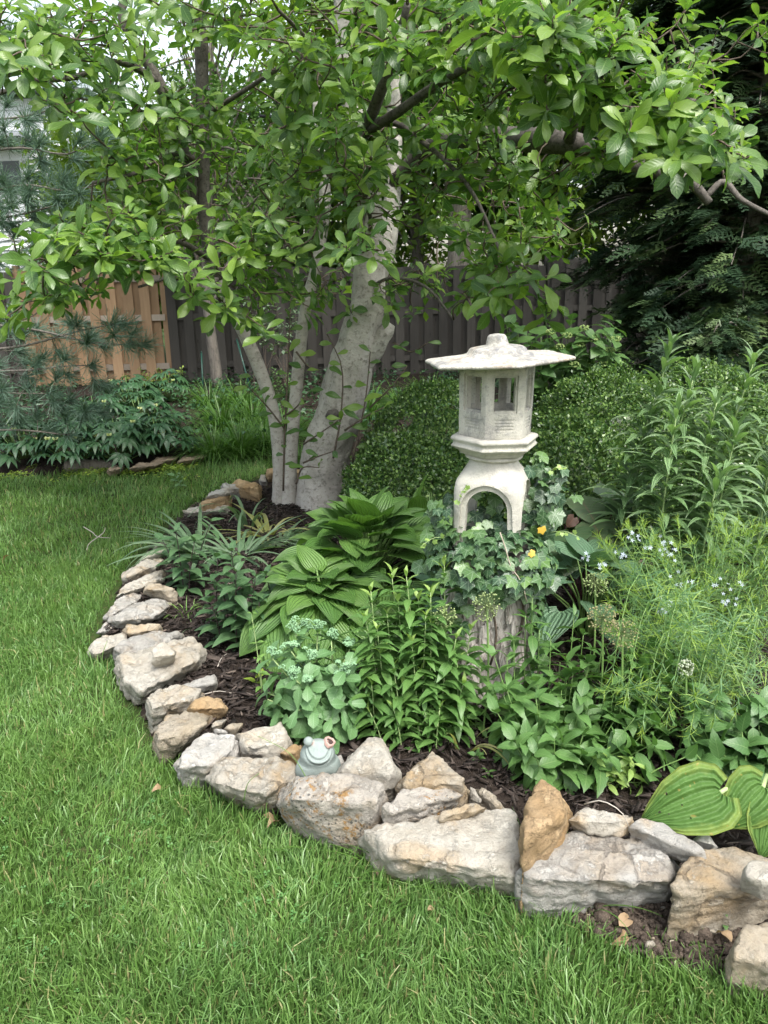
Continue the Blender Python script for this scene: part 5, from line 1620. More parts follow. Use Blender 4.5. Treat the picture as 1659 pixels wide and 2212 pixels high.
# ------------------------------------------------------------------ ivy on the stump
def ivy_tpl(k):
    r = np.random.default_rng(k)
    c = (0, .42, .05)
    pts = []
    lob = [(0, 1.0), (30, .68), (52, .86), (86, .62), (112, .68), (150, .46), (180, .2)]
    angs = [(-a, q) for a, q in reversed(lob[1:])] + lob
    V = [c]; L = [(0, .4)]
    for a, q in angs:
        q = q * r.uniform(.9, 1.1)
        is_tip = a in (0, 52, -52, 112, -112)
        V.append((math.sin(RAD(a)) * q * .62, .42 + math.cos(RAD(a)) * q * .58, (-.06 if is_tip else .05) + r.normal(0, .02)))
        L.append((0.0 if is_tip else 1.0, .5 + .5 * q))
    n = len(V)
    T = [(0, i + 1, i) for i in range(1, n - 1)] + [(0, 1, n - 1)]
    return np.array(V), None, np.array(T), np.array(L)
T_IVY = [ivy_tpl(k) for k in range(5)]
def ivy():
    o = thing('ivy', 'dark green ivy wrapped round the stump top and lantern legs', 'ivy', (LX, LY, .45))
    pos, nm = [], []
    Lc = np.array((LX, LY, 0))
    def put(p, n): pos.append(p); nm.append(n)
    for k in range(330):                                   # collar on the stump top
        a = rng.normal(-math.pi / 2, 1.25); t = rng.random()
        out = np.array((math.cos(a), math.sin(a), 0))
        z = .69 - .21 * t ** .9 + rng.normal(0, .015)
        r = .135 + .075 * math.sin(t * 2.6) + rng.normal(0, .015)
        put(Lc + out * r + UP * z, out * (.35 + .6 * t) + UP * (.9 - .6 * t) + rng.normal(0, .3, 3))
    for k in range(46):                                    # inside the arch
        put(Lc + np.array((rng.normal(0, .05), rng.uniform(-.10, .08), .62 + abs(rng.normal(0, .08)))), np.array((0, -.8, .5)) + rng.normal(0, .35, 3))
    for k in range(84):                                    # tuft on the right, behind the leg
        z = rng.uniform(.60, .90)
        put(np.array((LX + .150 + .05 * math.sin((z - .6) * 9) + rng.normal(0, .03), LY + .06 + rng.normal(0, .05), z)), np.array((.3, -.7, .5)) + rng.normal(0, .35, 3))
    for k in range(40):                                    # left tuft
        put(np.array((LX - .165 + rng.normal(0, .025), LY + rng.normal(0, .04), rng.uniform(.62, .78))), np.array((-.4, -.7, .5)) + rng.normal(0, .35, 3))
    for k in range(44):                                    # hanging strands down the right and left of the stump
        s = rng.random() < .7
        z = rng.uniform(.14, .46)
        a = RAD(-28 + rng.normal(0, 9)) if s else RAD(-128 + rng.normal(0, 8))
        out = np.array((math.cos(a), math.sin(a), 0))
        put(Lc + out * (.178 + rng.uniform(0, .02) + .04 * math.exp(-z / .08)) + UP * z, out + UP * .25 + rng.normal(0, .25, 3))
    pos, nm = np.array(pos), nrm(np.array(nm))
    down = np.array((0, 0, -1.0)) + rng.normal(0, .55, (len(pos), 3))
    d = nrm(down - nm * np.sum(down * nm, 1, keepdims=True))
    sc = rng.uniform(.042, .076, len(pos))
    leaves(o, T_IVY, frames(pos, d, nm), sc, L_IVY, 300, key='ivy')
    yl = frames(np.array((P(1167, 1133, LY - .16), P(1090, 1232, LY - .19), P(1140, 1190, LY - .18))), np.array(((.3, -.1, -1), (-.4, -.1, -1), (.8, -.2, -.5))), np.array(((0, -1, .3), (0, -1, .3), (0, -1, .5))))
    leaves(o, T_IVY, yl, [.036, .03, .03], L_YELLOW, name='yellow_leaf', key='ivyy')
    for pts in ([(1080, 1150), (1095, 1195), (1102, 1222), (1125, 1255), (1138, 1300)], [(1100, 1222), (1085, 1250), (1050, 1272)]):
        V, Q, T, L = tube(spline([P(u, v, LY - .215) for u, v in pts], 9), .0022, 5)
        attach('bare_stem', Acc().add(V, Q, T, L).mesh('bare_stem'), o, flat_mat('dry_vine', (.40, .34, .27), .8))
    for a, z0, z1 in ((-128, .1, .5), (-95, .2, .55), (-30, .05, .5), (-60, .3, .55)):
        c = [Lc + np.array((math.cos(RAD(a + 6 * math.sin(q * 5))), math.sin(RAD(a + 6 * math.sin(q * 5))), 0)) * .172 + UP * (z0 + (z1 - z0) * q) for q in np.linspace(0, 1, 10)]
        V, Q, T, L = tube(c, .0045, 6); attach('vine', Acc().add(V, Q, T, L).mesh('vine'), o, M_TWIG)
    # thin runners with pale young leaves reaching out of the mass
    for (u, v, du, dv) in ((1190, 1150, 60, 10), (990, 1090, 20, -45), (960, 1160, -50, 20), (1185, 1020, 40, -10)):
        a = P(u, v, LY - .1); b = P(u + du, v + dv, LY - .16); m = (a + b) / 2 + UP * .012
        cv = spline([a, m, b], 6); V, Q, T, L = tube(cv, .0012, 4); attach('runner', Acc().add(V, Q, T, L).mesh('runner'), o, M_STEMP)
        leaves(o, T_IVY, frames(cv[1:], rng.normal(0, .5, (5, 3)) + (0, -.3, -.4), rng.normal(0, .3, (5, 3)) + (0, -.5, .7)), rng.uniform(.014, .026, 5), L_TIP, key='ivyt')
ivy()

# ------------------------------------------------------------------ ligularia
def ligularia():
    c = P(1250, 1200, 3.35); c[2] = .02
    o = thing('ligularia', 'dusky round-leaved ligularia with red leaf undersides, beside the ivy', 'ligularia', tuple(c))
    sp = [(1255, 1080, 3.4, .19), (1300, 1075, 3.5, .2), (1215, 1100, 3.45, .17), (1330, 1090, 3.3, .17), (1280, 1130, 3.25, .18), (1235, 1150, 3.2, .17), (1275, 1175, 3.15, .15), (1225, 1195, 3.1, .14), (1340, 1140, 3.2, .16), (1180, 1110, 3.5, .15), (1300, 1180, 3.1, .15)]
    pos, dr, up, sc = [], [], [], []
    acc = Acc()
    for u, v, Y, L in sp:
        p = P(u, v, Y); out = nrm(np.array((p[0] - c[0], p[1] - c[1] - .1, 0)))
        pos.append(p); dr.append(out + np.array((0, -.2, -.25))); up.append(UP + out * .3 + np.array((0, -.35, 0)) + rng.normal(0, .15, 3)); sc.append(L)
        V, Q, T, Lu = tube(spline([c, c * .4 + p * .6, p], 6), .004, 5); acc.add(V, Q, T, Lu)
    attach('leaf_stalks', acc.mesh('leaf_stalks'), o, flat_mat('stalk_red', (.10, .03, .04), .5), None, 'stuff')
    M = frames(np.array(pos), np.array(dr), np.array(up))
    leaves(o, T_LIGU, M[:9], sc[:9], L_LIGU, key='ligu')
    M2 = frames(np.array([P(1262, 1108, 3.2), P(1285, 1098, 3.2), P(1240, 1118, 3.2)]), np.array(((-.8, -.2, .3), (.9, 0, -.2), (-.5, -.3, -.6))), np.array(((.2, -.8, .3), (0, -.8, .4), (.1, -1, .2))))
    leaves(o, T_LIGU, M2[2:], [.055], L_LIGUR, key='ligur')
ligularia()

# ------------------------------------------------------------------ boxwood mounds
def boxwood(label, u, Y, vtop, rx, ry, n, leaf=.025, z0=0.0):
    top = P(u, vtop, Y)
    H = top[2]; c = np.array((top[0], Y, H * .42))
    o = thing('boxwood_shrub', label, 'shrub', (c[0], c[1], 0), 'clipped boxwood mounds')
    sd = rng.uniform(0, 50)
    d = rand_dirs(n); d = d[(d[:, 2] > -.55) & (d[:, 1] < .55)]
    rr = np.array([1 + .14 * noise.noise(Vector(q) * 2.2 + Vector((sd, 0, 0))) + .10 * noise.noise(Vector(q) * 5 + Vector((0, sd, 0))) + .08 * noise.noise(Vector(q) * 12 + Vector((0, 0, sd))) for q in d])
    dep = 1.0 - np.abs(rng.normal(0, .07, len(d))) + (rng.random(len(d)) < .10) * rng.uniform(0, .11, len(d))
    R = np.array((rx, ry, H * .58))
    pos = c + d * R * (rr * dep)[:, None]
    k = pos[:, 2] > .01
    pos, dd = pos[k], d[k]
    nvec = nrm(dd / R)
    dr = nrm(rng.normal(0, .7, pos.shape) + nvec * .6 + UP * .3)
    M = frames(pos, dr, nvec + UP * .5 + rng.normal(0, .5, pos.shape))
    me = bake(T_FAR, np.zeros(len(pos), int), M, rng.uniform(.6, 1.2, len(pos)) * leaf)
    attach('foliage', me, o, L_BOX, None, 'stuff')
    # inner leafy body
    nu, nv = 40, 22
    V = []
    for j in range(nv):
        e = RAD(-60 + 150 * j / (nv - 1))
        for i in range(nu):
            a = 2 * math.pi * i / nu
            q = Vector((math.cos(a) * math.cos(e), math.sin(a) * math.cos(e), math.sin(e)))
            r = (1 + .16 * noise.noise(q * 2.2 + Vector((sd, 0, 0))) + .10 * noise.noise(q * 5 + Vector((0, sd, 0)))) * .68
            p = c + np.array(q) * R * r; p[2] = max(p[2], -.02); V.append(p)
    Q = [(j * nu + i, j * nu + (i + 1) % nu, (j + 1) * nu + (i + 1) % nu, (j + 1) * nu + i) for j in range(nv - 1) for i in range(nu)]
    attach('inner_growth', mk_mesh('inner_growth', V, Q, None, np.zeros((len(V), 2)), rng.random(len(V))), o, L_BOX, None, 'stuff')
    tw = Acc()
    for j in range(7):
        a = rng.uniform(0, 6.28); e = c + np.array((math.cos(a) * rx * .6, math.sin(a) * ry * .6, H * .3))
        Vt, Qt, Tt, Lt = tube(spline([np.array((c[0], c[1], -.01)), (c + e) / 2, e], 6), np.linspace(.014, .005, 6), 5); tw.add(Vt, Qt, Tt, Lt)
    attach('branches', tw.mesh('branches'), o, M_TWIG)
boxwood('low boxwood mound at the foot of the thick trunk', 868, 4.3, 940, .33, .32, 26000)
boxwood('boxwood mound between the trunk and the lantern', 955, 4.85, 828, .50, .42, 34000)
boxwood('boxwood mound close behind the lantern legs', 1000, 4.0, 960, .32, .30, 20000)
boxwood('rounded boxwood mound right beside the lantern legs', 1235, 3.9, 908, .36, .32, 30000)
boxwood('tall boxwood mound behind the lantern fire box', 1320, 4.95, 806, .56, .45, 48000)
boxwood('boxwood mound behind the lilies', 1530, 5.1, 785, .58, .45, 34000)
boxwood('boxwood mound beyond the lilies at the bed end', 1690, 4.0, 850, .42, .4, 30000)
boxwood('low boxwood mound behind the ligularia', 1390, 4.2, 940, .36, .3, 22000)

# ------------------------------------------------------------------ hydrangea behind the lantern roof
def hydrangea():
    c = P(1190, 800, 5.8); c[2] = 0
    o = thing('hydrangea', 'leafy hydrangea with pale green buds behind the lantern roof', 'hydrangea', tuple(c))
    st = []; heads = []
    for k in range(44):
        u = rng.uniform(1085, 1345); v = rng.uniform(690, 820); Y = rng.uniform(5.3, 6.2)
        t = P(u, v, Y); st.append(stem_curve(np.array((c[0] + (t[0] - c[0]) * .5, c[1] + (t[1] - c[1]) * .5, 0)), t))
    for (u, v) in ((1252, 748), (1208, 752), (1280, 735), (1318, 760), (1300, 790), (1240, 790), (1262, 712), (1170, 770), (1330, 735), (1225, 728), (1190, 720)):
        t = P(u, v, 5.3); st.append(stem_curve(np.array((c[0] + (t[0] - c[0]) * .6, 5.6, 0)), t)); heads.append(t)
    stemmed(o, st, T_HYD, L_HYDR, .10, 2, lambda t: .125, lambda t: .1, .004, M_STEM, .3, limit=300, key='hyd', jitter=.35)
    ico = bmesh.new(); bmesh.ops.create_icosphere(ico, subdivisions=1, radius=1.0)
    iv = np.array([v.co[:] for v in ico.verts]); it = np.array([[v.index for v in f.verts] for f in ico.faces]); ico.free()
    hm = leaf_mat('hydrangea_bud', (.24, .34, .10), (.34, .44, .16), None, .2)
    for t in heads:
        acc = Acc()
        for j in range(40):
            q = rand_dirs(1)[0] * np.array((.032, .032, .018)); acc.add(iv * .006 + t + q + UP * .01, None, it, None, rng.random())
        attach('flower_head', acc.mesh('flower_head'), o, hm)
hydrangea()

# ------------------------------------------------------------------ hellebores and other plants of the back bed
def palmate(k):
    r = np.random.default_rng(k); V, Q, L, n = [], [], [], 0
    for a in (-95, -62, -30, 0, 30, 62, 95):
        v, q, _, l = leaf_tpl(.30, 'lance', ns=4, nc=1, fold=.3, curl=.8, seed=k * 9 + a + 100)
        s = (1 - abs(a) / 260) * r.uniform(.88, 1.08)
        ca, sa = math.cos(RAD(a)), math.sin(RAD(a))
        v = v * s; v = np.stack((v[:, 0] * ca + v[:, 1] * sa, -v[:, 0] * sa + v[:, 1] * ca, v[:, 2]), 1)
        V.append(v); Q.append(q + n); L.append(l); n += len(v)
    return np.concatenate(V), np.concatenate(Q), None, np.concatenate(L)
T_PALM = [palmate(k) for k in range(4)]
def hellebore(u, v, R, n, label, flowers=3):
    c = G(u, v, .03)
    o = thing('hellebore', label, 'hellebore', tuple(c), 'hellebores in the back bed')
    pos, dr, up = [], [], []
    acc = Acc()
    for i in range(n):
        t = math.sqrt((i + .5) / n); a = i * 2.39996
        out = np.array((math.cos(a), math.sin(a), 0))
        p = c + out * R * t * rng.uniform(.85, 1.1) + UP * (.40 - .25 * t ** 2 + rng.normal(0, .025))
        pos.append(p); dr.append(out + UP * (.15 - .5 * t) + rng.normal(0, .2, 3)); up.append(UP + out * .45 * t + rng.normal(0, .2, 3))
        V, Q, T, L = tube([c + out * .02, p], .004, 4); acc.add(V, Q, T, L)
    attach('leaf_stalks', acc.mesh('leaf_stalks'), o, M_STEM, None, 'stuff')
    leaves(o, T_PALM, frames(np.array(pos), np.array(dr), np.array(up)), rng.uniform(.13, .19, n), L_HELL, 300, key='palm')
    fm = leaf_mat('hellebore_flower', (.42, .48, .20), (.55, .58, .30), None, .3)
    for k in range(flowers):
        a = rng.uniform(-2.6, -.5); p = c + np.array((math.cos(a) * R * .7, math.sin(a) * R * .8, rng.uniform(.22, .4)))
        cup = [leaf_tpl(.8, 'ovate', ns=3, nc=1, fold=.1, curl=-.8, seed=j) for j in range(1)]
        d = np.array([(math.cos(b), math.sin(b) * .8, .35) for b in np.arange(5) * 1.2566]); 
        me = bake(cup, np.zeros(5, int), frames(np.tile(p, (5, 1)), d + rng.normal(0, .1, d.shape), np.tile(np.array((0, -.6, .7)), (5, 1))), np.full(5, .034))
        attach('flower', me, o, fm)
for i, (u, v, R, n, f, lab) in enumerate(((55, 1000, .34, 40, 4, 'hellebore clump at the shaded end beside the pine'), (165, 1005, .36, 46, 3, 'hellebore clump in front of the log'), (262, 1000, .34, 46, 4, 'hellebore clump behind the squat edging stone'), (345, 988, .32, 42, 4, 'hellebore clump nearest the stepping stones'), (215, 945, .36, 42, 2, 'hellebore clump in the middle of the back bed'), (312, 935, .36, 42, 2, 'hellebore clump in front of the new cedar fence'), (285, 885, .34, 36, 1, 'hellebore clump farthest back by the new cedar fence'), (368, 872, .30, 34, 1, 'hellebore clump where the new and grey fences meet'))):
    hellebore(u, v, R, n, lab, f)

def sedge(u, v, n, L, label, mat=None):
    c = G(u, v, .02)
    o = thing('sedge_clump', label, 'grass clump', tuple(c), 'sedge clumps')
    a = rng.uniform(0, 6.28, n); el = np.radians(rng.uniform(35, 88, n))
    out = np.stack((np.cos(a), np.sin(a), 0 * a), 1)
    d = out * np.cos(el)[:, None] + UP * np.sin(el)[:, None]
    up = UP * np.cos(el)[:, None] - out * np.sin(el)[:, None]
    pos = c + out * rng.uniform(0, .14, n)[:, None]
    me = bake(T_SEDGE, rng.integers(0, 3, n), frames(pos, d, up), L * rng.uniform(.6, 1.1, n))
    attach('blades', me, o, mat or L_SEDGE, None, 'stuff')
for u, v, n, L, lab in ((465, 990, 420, .42, 'sedge clump beside the stepping stones at the lawn'), (520, 985, 420, .45, 'sedge clump left of the leaning stem'), (575, 975, 420, .45, 'sedge clump behind the leaning stem'), (480, 935, 380, .5, 'sedge clump midway along the stepping stones'), (545, 925, 380, .5, 'sedge clump farther back behind the leaning stem'), (455, 885, 320, .45, 'sedge clump close to the grey fence'), (620, 950, 380, .5, 'sedge clump between the slim stems'), (520, 880, 320, .45, 'sedge clump under the leaning garden stake'), (870, 900, 420, .5, 'sedge clump behind the thick trunk'), (930, 880, 420, .5, 'sedge clump behind the lantern boxwood'), (800, 910, 320, .5, 'sedge clump seen past the thick trunk'), (650, 1000, 300, .3, 'short sedge clump at the trunk foot')):
    sedge(u, v, n, L, lab)

def back_shrubs():
    for (u, v, w, h, lab, mat) in ((345, 862, .42, .45, 'lime-green young shrub against the new cedar fence', leaf_mat('shrub_lime', (.16, .26, .04), (.25, .34, .06), None, .35)), (270, 868, .3, .28, 'low ivy-like shrub at the foot of the cedar fence', L_HELL), (470, 850, .35, .22, 'low leafy groundcover shrub at the grey fence', L_HELL), (610, 880, .35, .5, 'leafy shrub behind the slim stems', L_HYDR)):
        c = G(u, v, .02)
        o = thing('low_shrub', lab, 'shrub', tuple(c))
        st = [stem_curve(c + rng.normal(0, .04, 3) * (1, 1, 0), c + np.array((rng.normal(0, w * .5), rng.normal(0, w * .35), h * rng.uniform(.5, 1)))) for k in range(16)]
        stemmed(o, st, T_BOX, mat, .03, 2, lambda t: .045, lambda t: .3, .003, M_TWIG, .25, limit=0, jitter=.3, stems_own=False)
    n = 2600
    u = rng.uniform(-40, 430, n); v = 1018 + rng.normal(0, 9, n) + (u < 150) * 4
    pos = np.array([G(a, b, .0) for a, b in zip(u, v)]); pos[:, 2] = rng.uniform(.015, .05, n)
    k = np.array([noise.noise(Vector(p) * 3.0) for p in pos]) > -.12
    pos = pos[k]; n = len(pos)
    me = bake(T_BOX, rng.integers(0, 3, n), frames(pos, rng.normal(size=(n, 3)) * (1, 1, .2), UP + rng.normal(0, .3, (n, 3))), rng.uniform(.02, .035, n))
    o = bpy.data.objects.new('creeping_jenny', me); me.materials.append(L_LIME); COL.objects.link(o)
    tag(o, 'lime-yellow creeping groundcover along the far lawn edge', 'groundcover', kind='stuff')
back_shrubs()
def back_cover():
    n = 9000
    x = rng.uniform(-5.5, 4.5, n); y = rng.uniform(6.6, 12.6, n)
    k = in_poly(x, y, BACKBED); x, y = x[k], y[k]
    k = np.array([noise.noise(Vector((a * 1.1, b * 1.1, 2))) for a, b in zip(x, y)]) > -.22
    x, y = x[k], y[k]; n = len(x)
    pos = np.stack((x, y, .06 + rng.gamma(2, .035, n)), 1)
    me = bake(T_BOX, rng.integers(0, 3, n), frames(pos, rng.normal(size=(n, 3)) * (1, 1, .4), UP + rng.normal(0, .4, (n, 3))), rng.uniform(.05, .09, n))
    o = bpy.data.objects.new('ground_cover', me); me.materials.append(L_HELL); COL.objects.link(o)
    tag(o, 'low dark leafy ground cover under the fence', 'groundcover', kind='stuff')
back_cover()

# ------------------------------------------------------------------ litter: dry leaves, twigs, pebbles
def litter():
    tp = tpl_set(3, .6, 'ovate', ns=5, nc=1, fold=.5, curl=1.4, wave=.08)
    for (u, v, L, lab) in ((1338, 2000, .06, 'curled brown dry leaf on the bare dirt'), (1350, 2010, .055, 'pale dry leaf beside the brown one on the dirt'), (1580, 2035, .05, 'rust-brown dry leaf by the angular cream stone'), (600, 1775, .05, 'dry leaf in the gap before the lichen boulder'), (570, 1760, .05, 'dry leaf under the wide pale wedge'), (810, 1880, .05, 'dry leaf at the end of the long pale slab'), (350, 1700, .04, 'dry leaf at the lawn edge by the chunky block'), (1232, 1418, .04, 'brown dry leaf caught beside the blue-green hosta'), (938, 1962, .025, 'tiny white petal-like scrap in the lawn'), (20, 1200, .05, 'pale dry leaf far out on the lawn')):
        p = G(u, v, .03 if v > 1500 else .05)
        if 'hosta' in lab: p = P(1232, 1418, 2.6)
        me = mk_mesh('dry_leaf', tp[0][0] * L, tp[0][1], None, tp[0][3], np.zeros(len(tp[0][0]))); me.materials.append(L_DRY)
        o = bpy.data.objects.new('dry_leaf', me); o.location = p; o.rotation_euler = (rng.normal(0, .4), rng.normal(0, .4), rng.uniform(0, 6)); COL.objects.link(o)
        tag(o, lab, 'dry leaf', 'scattered dry leaves')
    pale = flat_mat('dead_twig', (.42, .38, .33), .8)
    def twig(lab, chains, r=.0035, mat=pale):
        a = G(*chains[0][0])
        o = thing('twig', lab, 'twig', tuple(a))
        for c in chains:
            V, Q, T, L = tube(spline([G(*q) for q in c], 8), np.linspace(r, r * .5, 8), 5)
            attach('twig_arm', Acc().add(V, Q, T, L).mesh('twig_arm'), o, mat)
    twig('forked bare grey twig lying on the lawn', [[(180, 1138, .07), (200, 1150, .06), (212, 1160, .06), (238, 1162, .06)], [(212, 1160, .06), (195, 1172, .05), (187, 1188, .05)], [(212, 1160, .06), (222, 1152, .07), (228, 1140, .08)]])
    twig('thin bare twig across the mulch below the broad slab', [[(440, 1500, .06), (470, 1493, .06), (500, 1497, .06)]], .0022)
    twig('thin pale twig on the mulch behind the white stone', [[(470, 1440, .06), (482, 1418, .06), (490, 1412, .06)]], .002)
    twig('short twig over the bare dirt', [[(1345, 1955, .02), (1380, 1975, .02), (1400, 1990, .02)]], .002, M_TWIG)
    twig('dry pale stem arching over the flat pale stone', [[(1262, 1737, .22), (1300, 1730, .25), (1340, 1752, .24), (1360, 1790, .19)]], .002)
    for k, (u, v, s, w) in enumerate(((1432, 1962, .016, 'cream pebble on the bare dirt below the long grey slab'), (1405, 2042, .028, 'white pebble at the edge of the grass'), (1412, 2028, .014, 'small pebble beside the white one'), (1272, 1978, .014, 'tan pebble in the grass fringe'), (1452, 2035, .016, 'ochre pebble near the angular cream stone'))):
        rock('X', s * 1.2, M_PALE if k < 2 else M_TAN, w, [(u - s * 420, v), (u - s * 250, v - s * 380), (u + s * 220, v - s * 400), (u + s * 430, v - s * 60), (u + s * 200, v + s * 260), (u - s * 220, v + s * 240)], fr=.4, name='pebble', cat='pebble', grp='pebbles on the bare dirt')
    for (u, v, du, dv, Y0, lab) in ((668, 1690, -110, -100, .14, 'long grass stalk leaning out beside the frog'), (526, 1730, 34, -60, .1, 'curved grass stalk rising before the wide pale wedge'),):
        a = G(u, v, Y0); b = P(u + du, v + dv, a[1] - .02)
        V, Q, T, L = tube(stem_curve(a, b, .01), np.linspace(.0016, .0008, 9), 4)
        o = thing('grass_stalk', lab, 'grass stalk', tuple(a))
        attach('stalk', Acc().add(V, Q, T, L).mesh('stalk'), o, M_STEM)
        Vb, Qb, Tb, Lb = ribbon_tpl(.05, 6, 1.2)
        attach('blade', mk_mesh('blade', Vb, Qb, None, Lb, np.zeros(len(Vb))), o, L_SEDGE, np.array(Matrix.Translation(Vector(a)) @ Matrix.Scale(.09, 4)))
    # tall weeds of grass in front of the long slabs
    for (u, v, n, lab) in ((905, 1885, 26, 'tuft of tall grass in front of the long pale slab'), (960, 1895, 22, 'tuft of tall grass further along the long pale slab'), (1210, 1935, 18, 'dark grass tuft at the foot of the long grey slab'), (1060, 1912, 14, 'tall grass tuft where two slabs meet'), (745, 1840, 18, 'grass tuft at the foot of the lichen boulder')):
        sedge(u, v, n, .16, lab)
litter()

# ================================================================== magnolia
def magnolia():
    base = P(690, 1095, 5.1); base[2] = 0
    o = thing('magnolia_tree', 'multi-stemmed magnolia with pale trunks and broad glossy leaves', 'tree', tuple(base))
    nodes, nrad = [], []
    def limb(name, pts, mat, sides=12, n=26, rough=.10, ground=False, flare=0.0):
        q = np.array([[*P(u, v, Y), r] for u, v, Y, r in pts])
        if ground: q[0, 2] = -.05
        c = spline(q, n)
        rad = np.maximum(c[:, 3], .004)
        if flare: rad = rad * (1 + flare * np.exp(-np.maximum(c[:, 2], 0) / .12))
        for p in c[3:]: nodes.append(p[:3]); nrad.append(0)
        V, Q, T, L = tube(c[:, :3], rad, sides, rough, seed=len(nodes))
        return attach(name, Acc().add(V, Q, T, L).mesh(name), o, mat)
    limb('trunk', [(695, 1120, 5.1, .160), (702, 1000, 5.08, .155), (729, 900, 5.05, .150), (763, 780, 5.0, .130), (792, 660, 5.0, .108), (800, 540, 5.0, .088), (797, 420, 5.0, .072), (770, 290, 5.0, .065), (748, 150, 5.0, .055), (740, -40, 5.0, .05)], M_BARK, 44, 150, .17, True, .22)
    limb('trunk', [(705, 960, 5.16, .07), (715, 860, 5.2, .075), (745, 760, 5.2, .068), (780, 660, 5.25, .062), (825, 570, 5.3, .065), (846, 440, 5.35, .055), (852, 300, 5.4, .048), (850, 160, 5.5, .04), (870, -20, 5.6, .03)], M_BARK, 26, 90, .16)
    limb('trunk', [(624, 1110, 5.12, .055), (628, 1000, 5.12, .044), (637, 880, 5.1, .041), (648, 760, 5.1, .039), (662, 660, 5.1, .037), (688, 550, 5.15, .035), (702, 430, 5.2, .036), (690, 300, 5.3, .03), (680, 160, 5.4, .025)], M_BARK, 22, 90, .12, True, .25)
    limb('trunk', [(604, 1110, 5.15, .055), (604, 1000, 5.12, .045), (588, 880, 5.1, .043), (545, 760, 5.05, .042), (495, 655, 5.0, .041), (470, 600, 4.97, .040)], M_BARK, 22, 90, .12, True, .25)
    stub = limb('broken_stub', [(785, 775, 5.0, .075), (815, 742, 4.96, .052), (838, 712, 4.95, .040), (846, 700, 4.95, .022)], M_BARK, 18, 20, .45)
    limb('knot', [(722, 905, 4.93, .02), (718, 893, 4.905, .045), (715, 885, 4.895, .02)], M_LIMB, 10, 6, .5)
    L = []
    L.append([(472, 605, 4.97, .044), (455, 550, 4.95, .043), (440, 430, 4.9, .040), (438, 260, 4.9, .038), (434, 100, 4.9, .036), (430, -40, 4.9, .033)])
    L.append([(428, 450, 4.9, .030), (405, 350, 4.85, .030), (345, 180, 4.75, .030), (290, 90, 4.7, .027), (262, 30, 4.7, .024), (290, -40, 4.7, .02)])
    L.append([(345, 180, 4.75, .02), (270, 135, 4.6, .018), (170, 165, 4.4, .015), (60, 180, 4.2, .012), (-20, 210, 4.1, .008)])
    L.append([(785, 420, 4.95, .035), (772, 340, 4.6, .032), (790, 280, 4.4, .030), (822, 200, 4.2, .028), (855, 110, 4.0, .022), (880, 10, 3.8, .016)])
    L.append([(790, 285, 4.4, .026), (855, 245, 4.2, .024), (925, 195, 4.0, .020), (1000, 150, 3.7, .017), (1080, 110, 3.4, .012)])
    L.append([(800, 270, 4.4, .015), (860, 268, 4.3, .015), (905, 300, 4.2, .014), (955, 340, 4.1, .012), (1010, 400, 4.0, .010), (1070, 520, 3.8, .007), (1100, 590, 3.6, .005)])
    L.append([(848, 400, 5.35, .04), (900, 335, 5.2, .045), (1000, 300, 4.8, .05), (1130, 300, 4.3, .056), (1225, 306, 4.05, .056), (1280, 318, 4.0, .038), (1340, 345, 3.95, .034), (1440, 375, 3.9, .030), (1500, 395, 3.9, .026), (1532, 438, 3.85, .02)])
    L.append([(1525, 425, 3.9, .014), (1560, 393, 3.9, .015), (1600, 430, 3.85, .012), (1665, 465, 3.8, .010)])
    L.append([(1230, 300, 4.0, .03), (1250, 240, 3.8, .022), (1320, 200, 3.5, .018), (1400, 190, 3.2, .013), (1500, 220, 3.0, .009)])
    L.append([(1300, 250, 3.7, .012), (1400, 300, 3.4, .010), (1490, 340, 3.2, .008), (1580, 350, 3.0, .006)])
    L.append([(440, 350, 4.9, .016), (370, 330, 4.7, .014), (290, 375, 4.4, .011), (200, 395, 4.2, .008)])
    L.append([(455, 560, 4.95, .018), (380, 520, 4.6, .015), (300, 545, 4.2, .012), (200, 560, 3.9, .009), (90, 600, 3.7, .006)])
    L.append([(470, 600, 4.95, .016), (440, 640, 4.7, .012), (380, 600, 4.4, .010), (300, 620, 4.1, .007)])
    L.append([(700, 480, 5.15, .016), (640, 520, 4.8, .012), (560, 560, 4.5, .009), (500, 640, 4.2, .006)])
    L.append([(800, 500, 5.0, .016), (800, 470, 4.5, .012), (790, 450, 4.1, .010), (780, 520, 3.7, .007)])
    L.append([(800, 620, 4.95, .012), (850, 600, 4.7, .010), (920, 620, 4.5, .008), (980, 690, 4.3, .006)])
    L.append([(440, 250, 4.9, .016), (520, 200, 4.7, .013), (600, 150, 4.4, .010), (660, 120, 4.1, .007)])
    L.append([(745, 180, 5.0, .018), (700, 120, 4.6, .014), (640, 60, 4.3, .010), (600, 20, 4.1, .008)])
    L.append([(1250, 240, 3.8, .015), (1200, 150, 3.4, .012), (1180, 60, 3.1, .009), (1230, -10, 2.9, .006)])
    for q in L:
        limb('branch', q, M_LIMB, 9, 18, .12)
